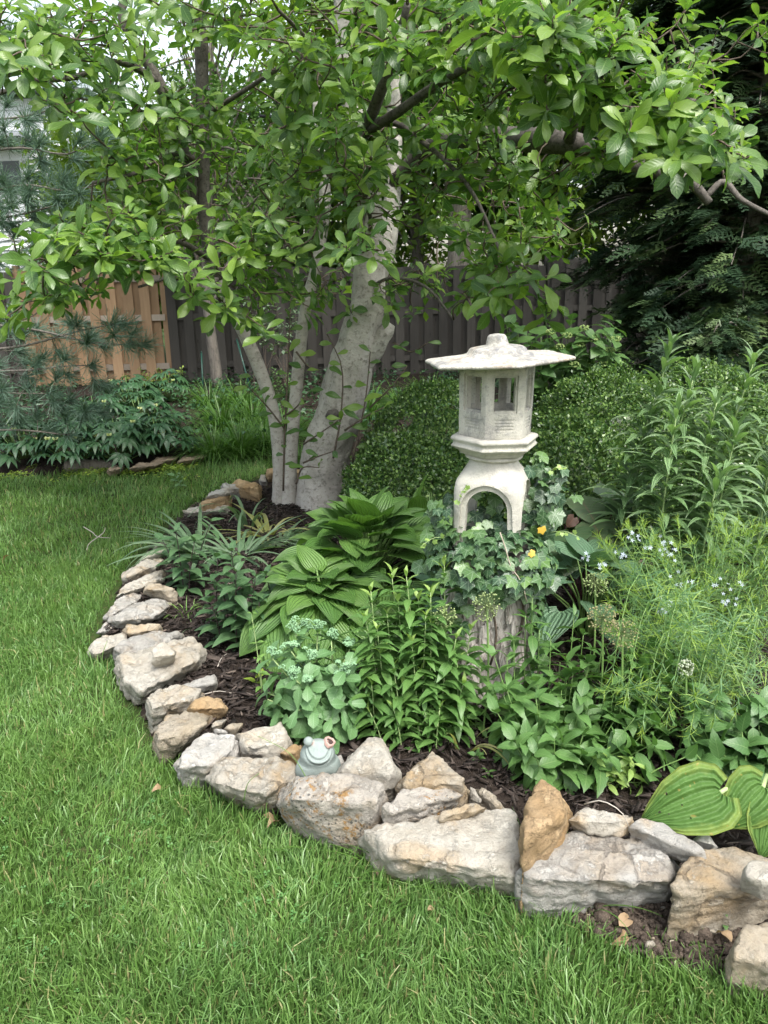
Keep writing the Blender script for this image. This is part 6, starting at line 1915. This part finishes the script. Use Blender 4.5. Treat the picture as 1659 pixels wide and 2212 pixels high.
    # ---- where leaf tufts sit: u, v, half-width, half-height, distance range, number
    zones = [
        (1000, 90, 130, 80, 3.0, 3.8, 34), (1150, 80, 110, 80, 2.7, 3.4, 34), (1280, 90, 120, 80, 2.8, 3.5, 30), (1200, 190, 130, 50, 2.8, 3.5, 26), (1340, 200, 110, 60, 2.8, 3.4, 26), (1440, 260, 90, 60, 2.7, 3.3, 22), (1540, 320, 90, 45, 2.7, 3.2, 22), (1470, 170, 90, 60, 3.0, 3.8, 16), (1010, 210, 90, 60, 3.2, 4.0, 14),
        (780, 520, 55, 40, 3.4, 3.9, 8), (775, 400, 70, 70, 3.5, 4.3, 16), (760, 330, 100, 50, 3.6, 4.4, 14), (700, 200, 110, 90, 3.5, 4.4, 28), (620, 110, 110, 80, 3.5, 4.4, 24), (580, 300, 80, 60, 3.6, 4.4, 18), (840, 70, 110, 60, 3.3, 4.2, 22),
        (1060, 520, 70, 50, 3.5, 4.1, 12), (1110, 610, 80, 60, 3.4, 3.9, 16), (1030, 600, 60, 50, 3.6, 4.2, 9), (900, 440, 80, 70, 3.9, 4.6, 12), (960, 380, 80, 60, 3.9, 4.6, 12), (1130, 420, 90, 70, 4.0, 4.8, 14), (1180, 660, 40, 30, 3.5, 3.8, 4),
        (120, 530, 130, 55, 3.2, 4.0, 30), (260, 550, 120, 50, 3.3, 4.0, 26), (80, 620, 90, 40, 3.3, 3.9, 12), (20, 680, 40, 25, 3.4, 3.8, 3), (230, 500, 120, 60, 3.5, 4.3, 22), (340, 560, 80, 40, 3.4, 4.2, 12), (180, 640, 50, 20, 3.4, 3.9, 3),
        (500, 560, 90, 60, 3.6, 4.4, 20), (450, 650, 60, 35, 3.5, 4.2, 8), (610, 520, 80, 60, 3.7, 4.5, 16), (600, 620, 60, 40, 3.8, 4.5, 9), (500, 470, 80, 40, 3.8, 4.6, 14), (660, 420, 80, 60, 4.0, 4.8, 16), (540, 690, 40, 30, 3.7, 4.2, 4), (690, 640, 40, 30, 3.9, 4.3, 4),
        (60, 110, 90, 70, 3.4, 4.2, 18), (180, 200, 90, 60, 3.5, 4.3, 20), (230, 90, 100, 70, 3.8, 4.6, 18), (270, 330, 60, 50, 3.7, 4.5, 10), (330, 420, 90, 60, 3.9, 4.7, 20), (380, 300, 80, 60, 4.0, 4.8, 14), (340, 230, 60, 40, 4.0, 4.8, 8),
        (520, 30, 140, 40, 4.0, 5.0, 16), (350, 30, 110, 40, 4.0, 5.0, 14), (800, 10, 160, 30, 3.6, 4.6, 18), (1060, 0, 160, 30, 3.0, 4.0, 20),
        (340, 270, 130, 100, 4.5, 5.6, 46), (290, 390, 110, 70, 4.4, 5.4, 26), (470, 50, 170, 50, 4.6, 6.0, 20), (60, 40, 90, 50, 3.8, 4.6, 14), (560, 250, 90, 90, 4.6, 6.0, 26), (200, 60, 160, 60, 4.4, 5.6, 26), (1060, 330, 80, 50, 3.9, 4.2, 14), (960, 290, 80, 50, 4.0, 4.5, 12), (1180, 350, 60, 40, 3.5, 3.9, 5), (1330, 300, 70, 40, 3.3, 3.7, 10),
        (850, 200, 60, 120, 4.5, 4.9, 16), (745, 220, 60, 110, 4.4, 4.8, 14), (690, 330, 50, 80, 4.5, 4.9, 9), (820, 340, 50, 60, 4.4, 4.8, 8),
        # inner and far side of the crown
        (350, 410, 140, 120, 4.8, 6.4, 44), (540, 420, 170, 110, 5.2, 6.8, 50), (680, 280, 120, 90, 5.2, 6.8, 28), (860, 230, 170, 120, 5.2, 6.8, 46), (1080, 280, 160, 120, 4.8, 6.4, 40), (1080, 480, 140, 100, 5.0, 6.4, 40), (960, 620, 110, 70, 4.8, 6.0, 22), (1200, 480, 90, 70, 4.8, 6.0, 18), (640, 600, 120, 60, 5.2, 6.4, 22), (230, 90, 180, 80, 5.0, 6.6, 20), (700, 60, 260, 60, 5.0, 6.8, 40), (1300, 60, 240, 60, 4.4, 6.0, 40), (1540, 80, 130, 80, 4.0, 5.6, 24), (1560, 200, 90, 50, 3.8, 5.0, 10), (150, 590, 120, 40, 4.6, 5.6, 12), (780, 640, 80, 50, 4.6, 4.9, 5),
        # crown above the picture
        (830, -300, 700, 240, 3.2, 6.4, 230),
    ]
    holes = [(470, 130, 80, 65, .8), (370, 110, 45, 35, .8), (560, 190, 55, 50, .8), (520, 270, 40, 40, .7), (800, 60, 30, 50, .7), (80, 330, 110, 90, .9), (300, 30, 35, 30, .6), (1600, 150, 70, 60, .85), (1560, 40, 70, 50, .85), (640, 30, 50, 40, .7)]
    tips = []
    for u, v, du, dv, y0, y1, n in zones:
        k = 0
        while k < n:
            a, b = rng.uniform(-1, 1), rng.uniform(-1, 1)
            if a * a + b * b > 1.15: continue
            k += 1
            uu, vv = u + a * du, v + b * dv
            if any(((uu - h[0]) / h[2]) ** 2 + ((vv - h[1]) / h[3]) ** 2 < 1 and rng.random() < h[4] for h in holes): continue
            tips.append(P(uu, vv, rng.uniform(y0, y1)))
    tips = np.array(tips)
    # ---- twigs: each tuft joins the nearest wood that is already there
    N = np.zeros((len(nodes) + len(tips) * 5, 3)); N[:len(nodes)] = nodes; cnt = len(nodes)
    dist = np.array([np.min(np.linalg.norm(N[:cnt] - t, axis=1)) for t in tips])
    order = np.argsort(dist)
    acc = Acc(); axis = np.zeros_like(tips)
    for i in order:
        t = tips[i]
        dv = N[:cnt] - t
        dd = np.linalg.norm(dv, axis=1) + .25 * np.maximum(0, dv[:, 2]) + .15 * np.maximum(0, -dv[:, 1] * 0)
        j = int(np.argmin(dd)); a = N[j]
        Ln = np.linalg.norm(t - a)
        mid = a * .5 + t * .5 + rng.normal(0, .04, 3) * min(1, Ln * 2) - UP * .05 * Ln
        m2 = a * .15 + t * .85 + rng.normal(0, .02, 3) * min(1, Ln * 2) - UP * .03 * Ln
        c = spline([a, mid, m2, t], 7 if Ln > .2 else 5)
        r0 = min(.012, .0035 + .010 * Ln)
        V, Q, T, Lu = tube(c, np.linspace(r0, .0022, len(c)), 4 if Ln < .5 else 5); acc.add(V, Q, T, Lu, rng.random())
        N[cnt:cnt + 3] = c[[len(c) // 3, 2 * len(c) // 3, -2]]; cnt += 3
        axis[i] = nrm(c[-1] - c[-2])
    attach('twigs', acc.mesh('twigs'), o, M_TWIG, None, 'stuff')
    # ---- leaf tufts
    pos, dr, up, sc = [], [], [], []
    for t, ax in zip(tips, axis):
        ax = nrm(ax * .7 + np.array((0, -.25, .75)) + rng.normal(0, .28, 3))
        e1 = nrm(np.cross(ax, (.3, .2, .9))); e2 = np.cross(ax, e1)
        n = rng.integers(4, 9); ph = rng.uniform(0, 6.28); size = rng.uniform(.080, .150)
        for k in range(n):
            a = ph + k * 2.39996
            h = e1 * math.cos(a) + e2 * math.sin(a)
            el = .1 + .75 * k / n + rng.normal(0, .2)
            pos.append(t - ax * .05 * (1 - k / n) + h * .006); dr.append(h * math.cos(el) + ax * math.sin(el) - UP * .18); up.append(ax - h * .3 + rng.normal(0, .22, 3))
            sc.append(size * rng.uniform(.75, 1.12) * (1 - .25 * k / n))
    # leafy sprouts that climb in front of the trunks
    sp = Acc(); spn = []
    sprouts = [[(612, 1060, 4.85), (614, 960, 4.8), (622, 800, 4.75), (628, 640, 4.8)], [(618, 930, 4.8), (570, 870, 4.7), (515, 815, 4.65)], [(612, 900, 4.8), (640, 880, 4.7), (668, 845, 4.65)], [(720, 990, 4.7), (738, 880, 4.65), (735, 780, 4.65), (705, 720, 4.65)], [(760, 1000, 4.7), (790, 860, 4.65), (800, 760, 4.65)], [(655, 960, 4.8), (700, 930, 4.65), (735, 905, 4.6)], [(745, 930, 4.65), (790, 900, 4.55), (830, 880, 4.5)], [(800, 880, 4.6), (850, 830, 4.5), (880, 790, 4.5)], [(655, 1000, 4.75), (690, 985, 4.65), (720, 975, 4.6)], [(640, 1045, 4.75), (655, 1010, 4.7), (690, 1010, 4.65)], [(800, 1000, 4.75), (770, 1010, 4.7), (765, 1040, 4.7)], [(640, 760, 4.75), (665, 790, 4.7), (690, 800, 4.65)], [(850, 740, 4.85), (890, 760, 4.7), (925, 740, 4.6)]]
    for s in sprouts:
        c = spline([P(*q) for q in s], 10)
        V, Q, T, Lu = tube(c, np.linspace(.007, .003, 10), 5)
        attach('sprout', Acc().add(V, Q, T, Lu).mesh('sprout'), o, M_TWIG)
        m = int(np.sum(np.linalg.norm(np.diff(c, axis=0), axis=1)) / .07)
        for k in range(m):
            t = .15 + .85 * k / max(1, m - 1); p = np.array([np.interp(t * 9, np.arange(10), c[:, i]) for i in range(3)])
            a = k * 2.4; h = nrm(np.array((math.cos(a), -.35 + .4 * math.sin(a), .25)) + rng.normal(0, .2, 3))
            pos.append(p); dr.append(h); up.append(np.array((0, -.9, .6)) + rng.normal(0, .3, 3)); sc.append(rng.uniform(.07, .13))
    pos, dr, up, sc = map(np.array, (pos, dr, up, sc))
    M = frames(pos, dr, up)
    _, _, z = px(pos)
    near = z < 4.9
    leaves(o, T_MAG, M[near], sc[near], L_MAG, 300, rest='crown', key='mag')
    me = bake(T_MAGLOW, rng.integers(0, 4, int((~near).sum())), M[~near], sc[~near])
    attach('crown', me, o, L_MAG, None, 'stuff')
magnolia()

# ================================================================== pine boughs at the left
def pine():
    base = np.array((-4.3, 6.3, 0.0))
    o = thing('pine_tree', 'blue-green white pine with long soft needles reaching in over the cedar fence', 'tree', tuple(base))
    V, Q, T, L = tube(spline([base - UP * .05, base + UP * 2.2 + np.array((.05, 0, 0)), base + UP * 5], 14), np.linspace(.16, .07, 14), 14, .15)
    attach('trunk', Acc().add(V, Q, T, L).mesh('trunk'), o, M_FARBARK)
    tw = Acc(); tufts = []
    boughs = [[(-60, 760, 5.6), (60, 745, 5.4), (170, 715, 5.2), (245, 700, 5.1)], [(-60, 700, 5.6), (90, 715, 5.3), (200, 740, 5.2), (280, 745, 5.15)], [(-60, 800, 5.6), (60, 800, 5.4), (150, 790, 5.3), (200, 790, 5.3)], [(-60, 840, 5.6), (40, 850, 5.4), (110, 850, 5.4)], [(-60, 330, 6.0), (60, 320, 5.8), (160, 330, 5.7), (210, 300, 5.7)], [(-60, 420, 6.0), (60, 400, 5.8), (170, 410, 5.6), (230, 390, 5.6)], [(-60, 480, 6.0), (60, 460, 5.8), (130, 440, 5.7)], [(-60, 260, 6.2), (60, 250, 6.0), (140, 230, 6.0)], [(-60, 560, 5.9), (50, 540, 5.8), (120, 500, 5.7)], [(-60, 130, 6.3), (30, 110, 6.2), (80, 70, 6.2)], [(-60, 880, 5.6), (60, 880, 5.5), (160, 870, 5.4), (200, 880, 5.4)], [(-60, 930, 5.5), (60, 930, 5.4), (150, 940, 5.4)]]
    for b in boughs:
        pts = [P(*q) for q in b]
        c = spline([base + UP * (pts[0][2] - .1)] + pts, 22)
        V, Q, T, L = tube(c, np.linspace(.022, .004, 22), 6); attach('branch', Acc().add(V, Q, T, L).mesh('branch'), o, M_FARBARK)
        low = b[0][1] > 650
        for p in c[(11 if low else 9)::(2 if low else 1)]:
            for k in range(2 if low else (1 + int(rng.random() < .5))):
                e = p + np.array((rng.uniform(-.02, .14), rng.normal(0, .10), rng.normal(0, .075))) 
                V, Q, T, L = tube([p, e], [.003, .002], 4, cap=False); tw.add(V, Q, T, L); tufts.append((e, nrm(e - p + np.array((.03, 0, .02)))))
        tufts.append((c[-1], nrm(c[-1] - c[-3])))
    attach('twigs', tw.mesh('twigs'), o, M_FARBARK, None, 'stuff')
    meshes = []
    for v in range(4):
        r = np.random.default_rng(v); n = 110
        d = nrm(r.normal(0, .75, (n, 3)) + np.array((0, .9, 0))); pos = np.stack((np.zeros(n), r.uniform(-.45, .1, n), np.zeros(n)), 1)
        tp = [ribbon_tpl(.030, 2, cc, .3) for cc in (.1, .4, .7)]
        me = bake(tp, r.integers(0, 3, n), frames(pos, d, nrm(r.normal(size=(n, 3)))), r.uniform(.75, 1.1, n)); me.name = 'needle_tuft'; me.materials.append(L_PINE); meshes.append(me)
    P0 = np.array([t[0] for t in tufts]); D0 = np.array([t[1] for t in tufts])
    M = frames(P0, D0, rand_dirs(len(P0)))
    for i in range(min(300, len(M))):
        A = M[i].copy(); A[:3, :3] *= rng.uniform(.10, .135)
        attach('needle_tuft', meshes[i % 4], o, None, A)
    if len(M) > 300:
        acc = M[300:]
        tp = [ribbon_tpl(.030, 2, .4, .3)]
        n = 50
        MM = np.repeat(acc, n, 0); dd = nrm(np.repeat(D0[300:], n, 0) * .9 + rng.normal(0, .75, (len(MM), 3)))
        me = bake(tp, np.zeros(len(MM), int), frames(MM[:, :3, 3], dd, rand_dirs(len(MM))), rng.uniform(.09, .13, len(MM)))
        attach('needles', me, o, L_PINE, None, 'stuff')
pine()

# ================================================================== dark conifers at the right
def spray_tpl(k):
    r = np.random.default_rng(k); V, T = [], []
    def needle(p, d, l, w):
        s = np.cross(d, (0, 0, 1)); i = len(V)
        V.extend((p - s * w, p + s * w, p + d * l)); T.append((i, i + 1, i + 2))
    for y in np.linspace(.05, .95, 6):
        for sx in (-1, 1):
            a = RAD(48 + r.normal(0, 8)); L = .42 * (1.05 - y) + .12
            d = np.array((sx * math.sin(a), math.cos(a), r.normal(0, .12)))
            p = np.array((0, y, -.15 * y * y))
            needle(p, d, L, .055)
            for q in (.5,):
                needle(p + d * L * q, nrm(d + np.array((-sx * .7, .7, 0))), L * .5, .04); needle(p + d * L * q, nrm(d + np.array((sx * .5, -.3, 0))), L * .42, .04)
    needle(np.array((0, .0, 0)), np.array((0, 1, -.1)), 1.05, .02)
    V = np.array(V); return V, None, np.array(T), np.zeros((len(V), 2))
T_SPRAY = [spray_tpl(k) for k in range(4)]
def conifer(label, u, Y, H, rb, n, vz=(0.2, 1.0), bare=.0, az=None, sz=(.16, .30)):
    b = P(u, 700, Y); b[2] = 0
    o = thing('conifer_tree', label, 'tree', tuple(b), 'dark conifers')
    V, Q, T, L = tube(spline([b - UP * .05, b + UP * H * .5 + np.array((.05, 0, 0)), b + UP * H], 16), np.linspace(.12, .02, 16), 10, .15)
    attach('trunk', Acc().add(V, Q, T, L).mesh('trunk'), o, M_FARBARK)
    pos, dr, up = [], [], []
    nb = n // 16
    br = Acc()
    for k in range(nb):
        z = H * rng.uniform(*vz); a = rng.uniform(0, 6.28) if az is None else rng.normal(az, 1.0)
        R = rb * (1.05 - z / H) ** .6 * rng.uniform(.7, 1.1)
        out = np.array((math.cos(a), math.sin(a), 0))
        e = b + UP * (z - .18 * R) + out * R
        c = spline([b + UP * z, b + UP * (z + .03) + out * R * .5, e], 8)
        V, Q, T, L = tube(c, np.linspace(.014, .004, 8), 4, cap=False); br.add(V, Q, T, L)
        for j in range(16):
            t = rng.uniform(bare, 1.0); p = np.array([np.interp(t * 7, np.arange(8), c[:, i]) for i in range(3)])
            p = p + rng.normal(0, .05, 3)
            s = np.cross(out, UP) * rng.uniform(-1, 1)
            pos.append(p); dr.append(out * .8 + s - UP * rng.uniform(0, .5)); up.append(UP + out * .3 + rng.normal(0, .3, 3))
    attach('branches', br.mesh('branches'), o, M_FARBARK, None, 'stuff')
    me = bake(T_SPRAY, rng.integers(0, 4, len(pos)), frames(np.array(pos), np.array(dr), np.array(up)), rng.uniform(*sz, len(pos)))
    attach('crown', me, o, L_CONIFER, None, 'stuff')
conifer('dark conifer with a bare lower trunk in front of the fence', 1428, 8.6, 5.2, 1.35, 3600, (.30, 1.0), .25)
conifer('bushy dark conifer reaching the ground behind the lilies', 1590, 7.2, 4.6, 1.25, 5200, (.06, 1.0), .3)
conifer('dark conifer closing the garden corner', 1800, 7.6, 5.4, 1.5, 3600, (.05, 1.0), .4)
conifer('low dark conifer shrub in front of the shaded fence', 1400, 7.6, 1.5, .8, 1500, (.05, 1.0), .2, sz=(.12, .22))
conifer('spreading low conifer behind the tall boxwood', 1560, 6.2, 1.15, .75, 1500, (.1, 1.0), .2, sz=(.10, .18))
conifer('far dark conifer beyond the fence at the right', 1600, 15.0, 9.0, 2.6, 3600, (.2, 1.0), .2, sz=(.4, .7))

# ================================================================== trees beyond the fence
def far_tree(label, u, Y, H, R, n, mat, trunk=.16, lean=0.0, zc=.62, leaf=(.13, .22), bm=None):
    n = n * 2
    b = P(u, 700, Y); b[2] = 0
    o = thing('deciduous_tree', label, 'tree', tuple(b), 'trees beyond the fence')
    top = b + UP * H * .8 + np.array((lean, 0, 0))
    c = spline([b - UP * .05, (b + top) / 2 + np.array((rng.normal(0, .1), 0, 0)), top], 16)
    V, Q, T, L = tube(c, np.linspace(trunk, trunk * .3, 16), 12, .18)
    attach('trunk', Acc().add(V, Q, T, L).mesh('trunk'), o, bm or M_FARBARK)
    cc = b + UP * H * zc + np.array((lean * .6, 0, 0))
    nc = 60
    d = rand_dirs(nc) * rng.uniform(.45, 1.0, nc)[:, None] ** .6
    cen = cc + d * np.array((R, R * .8, H * (1 - zc) * 1.05))
    br = Acc()
    for p in cen:
        j = np.clip(int(rng.uniform(5, 15)), 0, 15)
        V, Q, T, L = tube(spline([c[j], (c[j] + p) / 2 + UP * .1, p], 7), np.linspace(trunk * .28, .012, 7), 5, cap=False); br.add(V, Q, T, L)
    attach('limbs', br.mesh('limbs'), o, bm or M_FARBARK, None, 'stuff')
    i = rng.integers(0, nc, n)
    pos = cen[i] + rng.normal(0, 1, (n, 3)) * R * np.array((.17, .17, .13))
    me = bake(T_FAR, np.zeros(n, int), frames(pos, rng.normal(size=(n, 3)) - UP * .5, UP + rng.normal(0, .5, (n, 3))), rng.uniform(*leaf, n))
    attach('crown', me, o, mat, None, 'stuff')
L_FARA = leaf_mat('far_leaf_yellowgreen', (.13, .22, .03), (.22, .31, .05), None, .5, rough=.5)
L_FARB = leaf_mat('far_leaf_green', (.06, .14, .03), (.12, .21, .045), None, .4, rough=.5)
far_tree('yellow-green tree beyond the new cedar fence', 330, 15.5, 4.4, 2.0, 5000, L_FARA)
far_tree('mid-green tree beyond the grey fence, behind the slim stems', 640, 17.0, 5.2, 2.4, 5500, L_FARB)
far_tree('yellow-green tree behind the thick trunk', 900, 16.0, 8.0, 2.6, 7000, L_FARA)
far_tree('tall tree with rugged pale bark behind the magnolia limb', 985, 14.6, 9.5, 2.4, 6000, L_FARB, .26, .3, .66, bm=bark_mat('rugged_bark', (.36, .32, .27), (.26, .23, .19), (.12, .10, .085), (14, 14, 1.5), .03))
far_tree('loose pale-leaved tree in the fence corner', 1190, 15.5, 6.5, 2.0, 6500, L_FARA, .12)
far_tree('broad green tree far behind the conifers', 1420, 19.0, 9.5, 3.2, 7500, L_FARB)
far_tree('green tree by the neighbouring house', 265, 18.0, 4.4, 1.4, 3000, L_FARA, .14)
far_tree('tall green tree closing the view at the far right', 1760, 16.0, 10.0, 3.0, 6000, L_FARB)
far_tree('slender dark-trunked sapling standing against the grey fence', 462, 11.3, 4.2, 1.3, 2600, L_FARB, .09, .1, .72, (.06, .09))
far_tree('thin-leaved tree glimpsed far off between the sky gaps', 500, 22.0, 9.5, 2.6, 900, L_FARA, .14)
far_tree('tall tree far behind the thick trunk', 820, 24.0, 12.0, 2.6, 5000, L_FARB, .25)
def small_leafy():
    c = P(600, 700, 10.8); c[2] = 0
    o = thing('fence_shrub', 'grey-green leafy shrub hanging in front of the grey fence', 'shrub', tuple(c))
    st = [stem_curve(c + np.array((rng.normal(0, .2), 0, 0)), P(rng.uniform(530, 680), rng.uniform(610, 720), 10.8)) for k in range(16)]
    stemmed(o, st, T_BOX, leaf_mat('silver_leaf', (.13, .20, .12), (.20, .28, .17), None, .25), .05, 2, lambda t: .08, lambda t: .1, .005, M_TWIG, .6, limit=0, stems_own=False, jitter=.4)
small_leafy()
# unseen trees: high crowns put in to shade the back of the garden
def unseen_shade_tree(label, base, cc, R, n, mat):
    o = thing('unseen_shade_tree', label, 'tree', tuple(base))
    b = np.array(base); cc = np.array(cc)
    c = spline([b - UP * .05, b * .8 + cc * .2 + UP * 1.5, cc], 18)
    V, Q, T, L = tube(c, np.linspace(.26, .09, 18), 12, .18); attach('trunk', Acc().add(V, Q, T, L).mesh('trunk'), o, M_FARBARK)
    d = rand_dirs(80) * rng.uniform(.3, 1.0, 80)[:, None] ** .5
    cen = cc + d * np.array(R)
    br = Acc()
    for p in cen:
        j = int(rng.uniform(9, 17)); V, Q, T, L = tube(spline([c[j], (c[j] + p) / 2 + UP * .2, p], 7), np.linspace(.06, .015, 7), 5, cap=False); br.add(V, Q, T, L)
    attach('limbs', br.mesh('limbs'), o, M_FARBARK, None, 'stuff')
    pos = cen[rng.integers(0, 80, n)] + rng.normal(0, 1, (n, 3)) * np.array((.6, .6, .35))
    me = bake(T_FAR, np.zeros(n, int), frames(pos, rng.normal(size=(n, 3)) - UP * .4, UP + rng.normal(0, .5, (n, 3))), rng.uniform(.16, .28, n))
    attach('crown', me, o, mat, None, 'stuff')
unseen_shade_tree('tall tree at the right, its unseen crown placed to shade the back of the garden', (7.5, 11.0, 0), (4.2, 11.0, 8.6), (4.6, 4.2, 2.0), 11000, L_FARB)
unseen_shade_tree('unseen tall tree added to shade the left end of the garden', (-8.0, 10.5, 0), (-3.8, 10.8, 8.6), (4.6, 4.0, 2.0), 10000, L_FARB)

# ================================================================== neighbouring house and cable
def house():
    a, b = P(-500, 600, 20.0), P(185, 600, 20.0)
    z1 = P(80, 215, 20.0)[2]
    o = thing('neighbour_house', 'pale grey-white clapboard house seen through the pine boughs', 'house', (a[0], a[1], 0))
    white = flat_mat('clapboard_white', (.72, .74, .77), .6); dk = flat_mat('house_grey_trim', (.34, .36, .39), .6)  # eave trim in a darker grey than the walls
    z = 0.0
    bw = .22
    attach('wall', slab(a[:2], b[:2], (0, -1), .2, 0, z1), o, white)
    k = 0
    while z + bw < z1:
        V = [(a[0], a[1] - .125 - .02, z), (b[0], b[1] - .125 - .02, z), (b[0], b[1] - .104, z + bw), (a[0], a[1] - .104, z + bw), (a[0], a[1] - .104, z), (b[0], b[1] - .104, z)]
        attach('clapboard', mk_mesh('clapboard', V, [(0, 1, 2, 3), (1, 0, 4, 5)], smooth=False), o, white)
        z += bw; k += 1
    def boxy(name, p0, p1, y0, y1, m, par=o):
        V = [(x, y, zz) for x in (p0[0], p1[0]) for y in (y0, y1) for zz in (p0[2], p1[2])]
        return attach(name, mk_mesh(name, V, [(0, 1, 3, 2), (4, 6, 7, 5), (0, 4, 5, 1), (2, 3, 7, 6), (0, 2, 6, 4), (1, 5, 7, 3)], smooth=False), par, m)
    ya = a[1]
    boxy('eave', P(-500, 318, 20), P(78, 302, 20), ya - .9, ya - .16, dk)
    rf = boxy('roof', P(-520, 215, 20), P(205, 200, 20), ya - .5, ya + .4, flat_mat('roof_grey', (.16, .16, .17), .8))
    for (u0, v0, u1, v1) in ((12, 420, 52, 345), (90, 440, 120, 380)):
        w = boxy('window', P(u0, v0, 20), P(u1, v1, 20), ya - .19, ya - .12, white)
        boxy('pane', P(u0 + 4, v0 - 5, 20), P(u1 - 4, v1 + 5, 20), ya - .2, ya - .193, flat_mat('window_glass', (.05, .07, .08), .1), w)
house()
def cable():
    a, b = P(940, 283, 8.5), P(1700, 330, 9.5)
    V, Q, T, L = tube(spline([P(560, 250, 8.3), a, (a + b) / 2 - UP * .05, b], 24), .014, 7)
    o = thing('overhead_cable', 'black overhead cable crossing behind the magnolia limb', 'cable', tuple(a))
    attach('wire', Acc().add(V, Q, T, L).mesh('wire'), o, flat_mat('cable_black', (.012, .012, .014), .5))
cable()
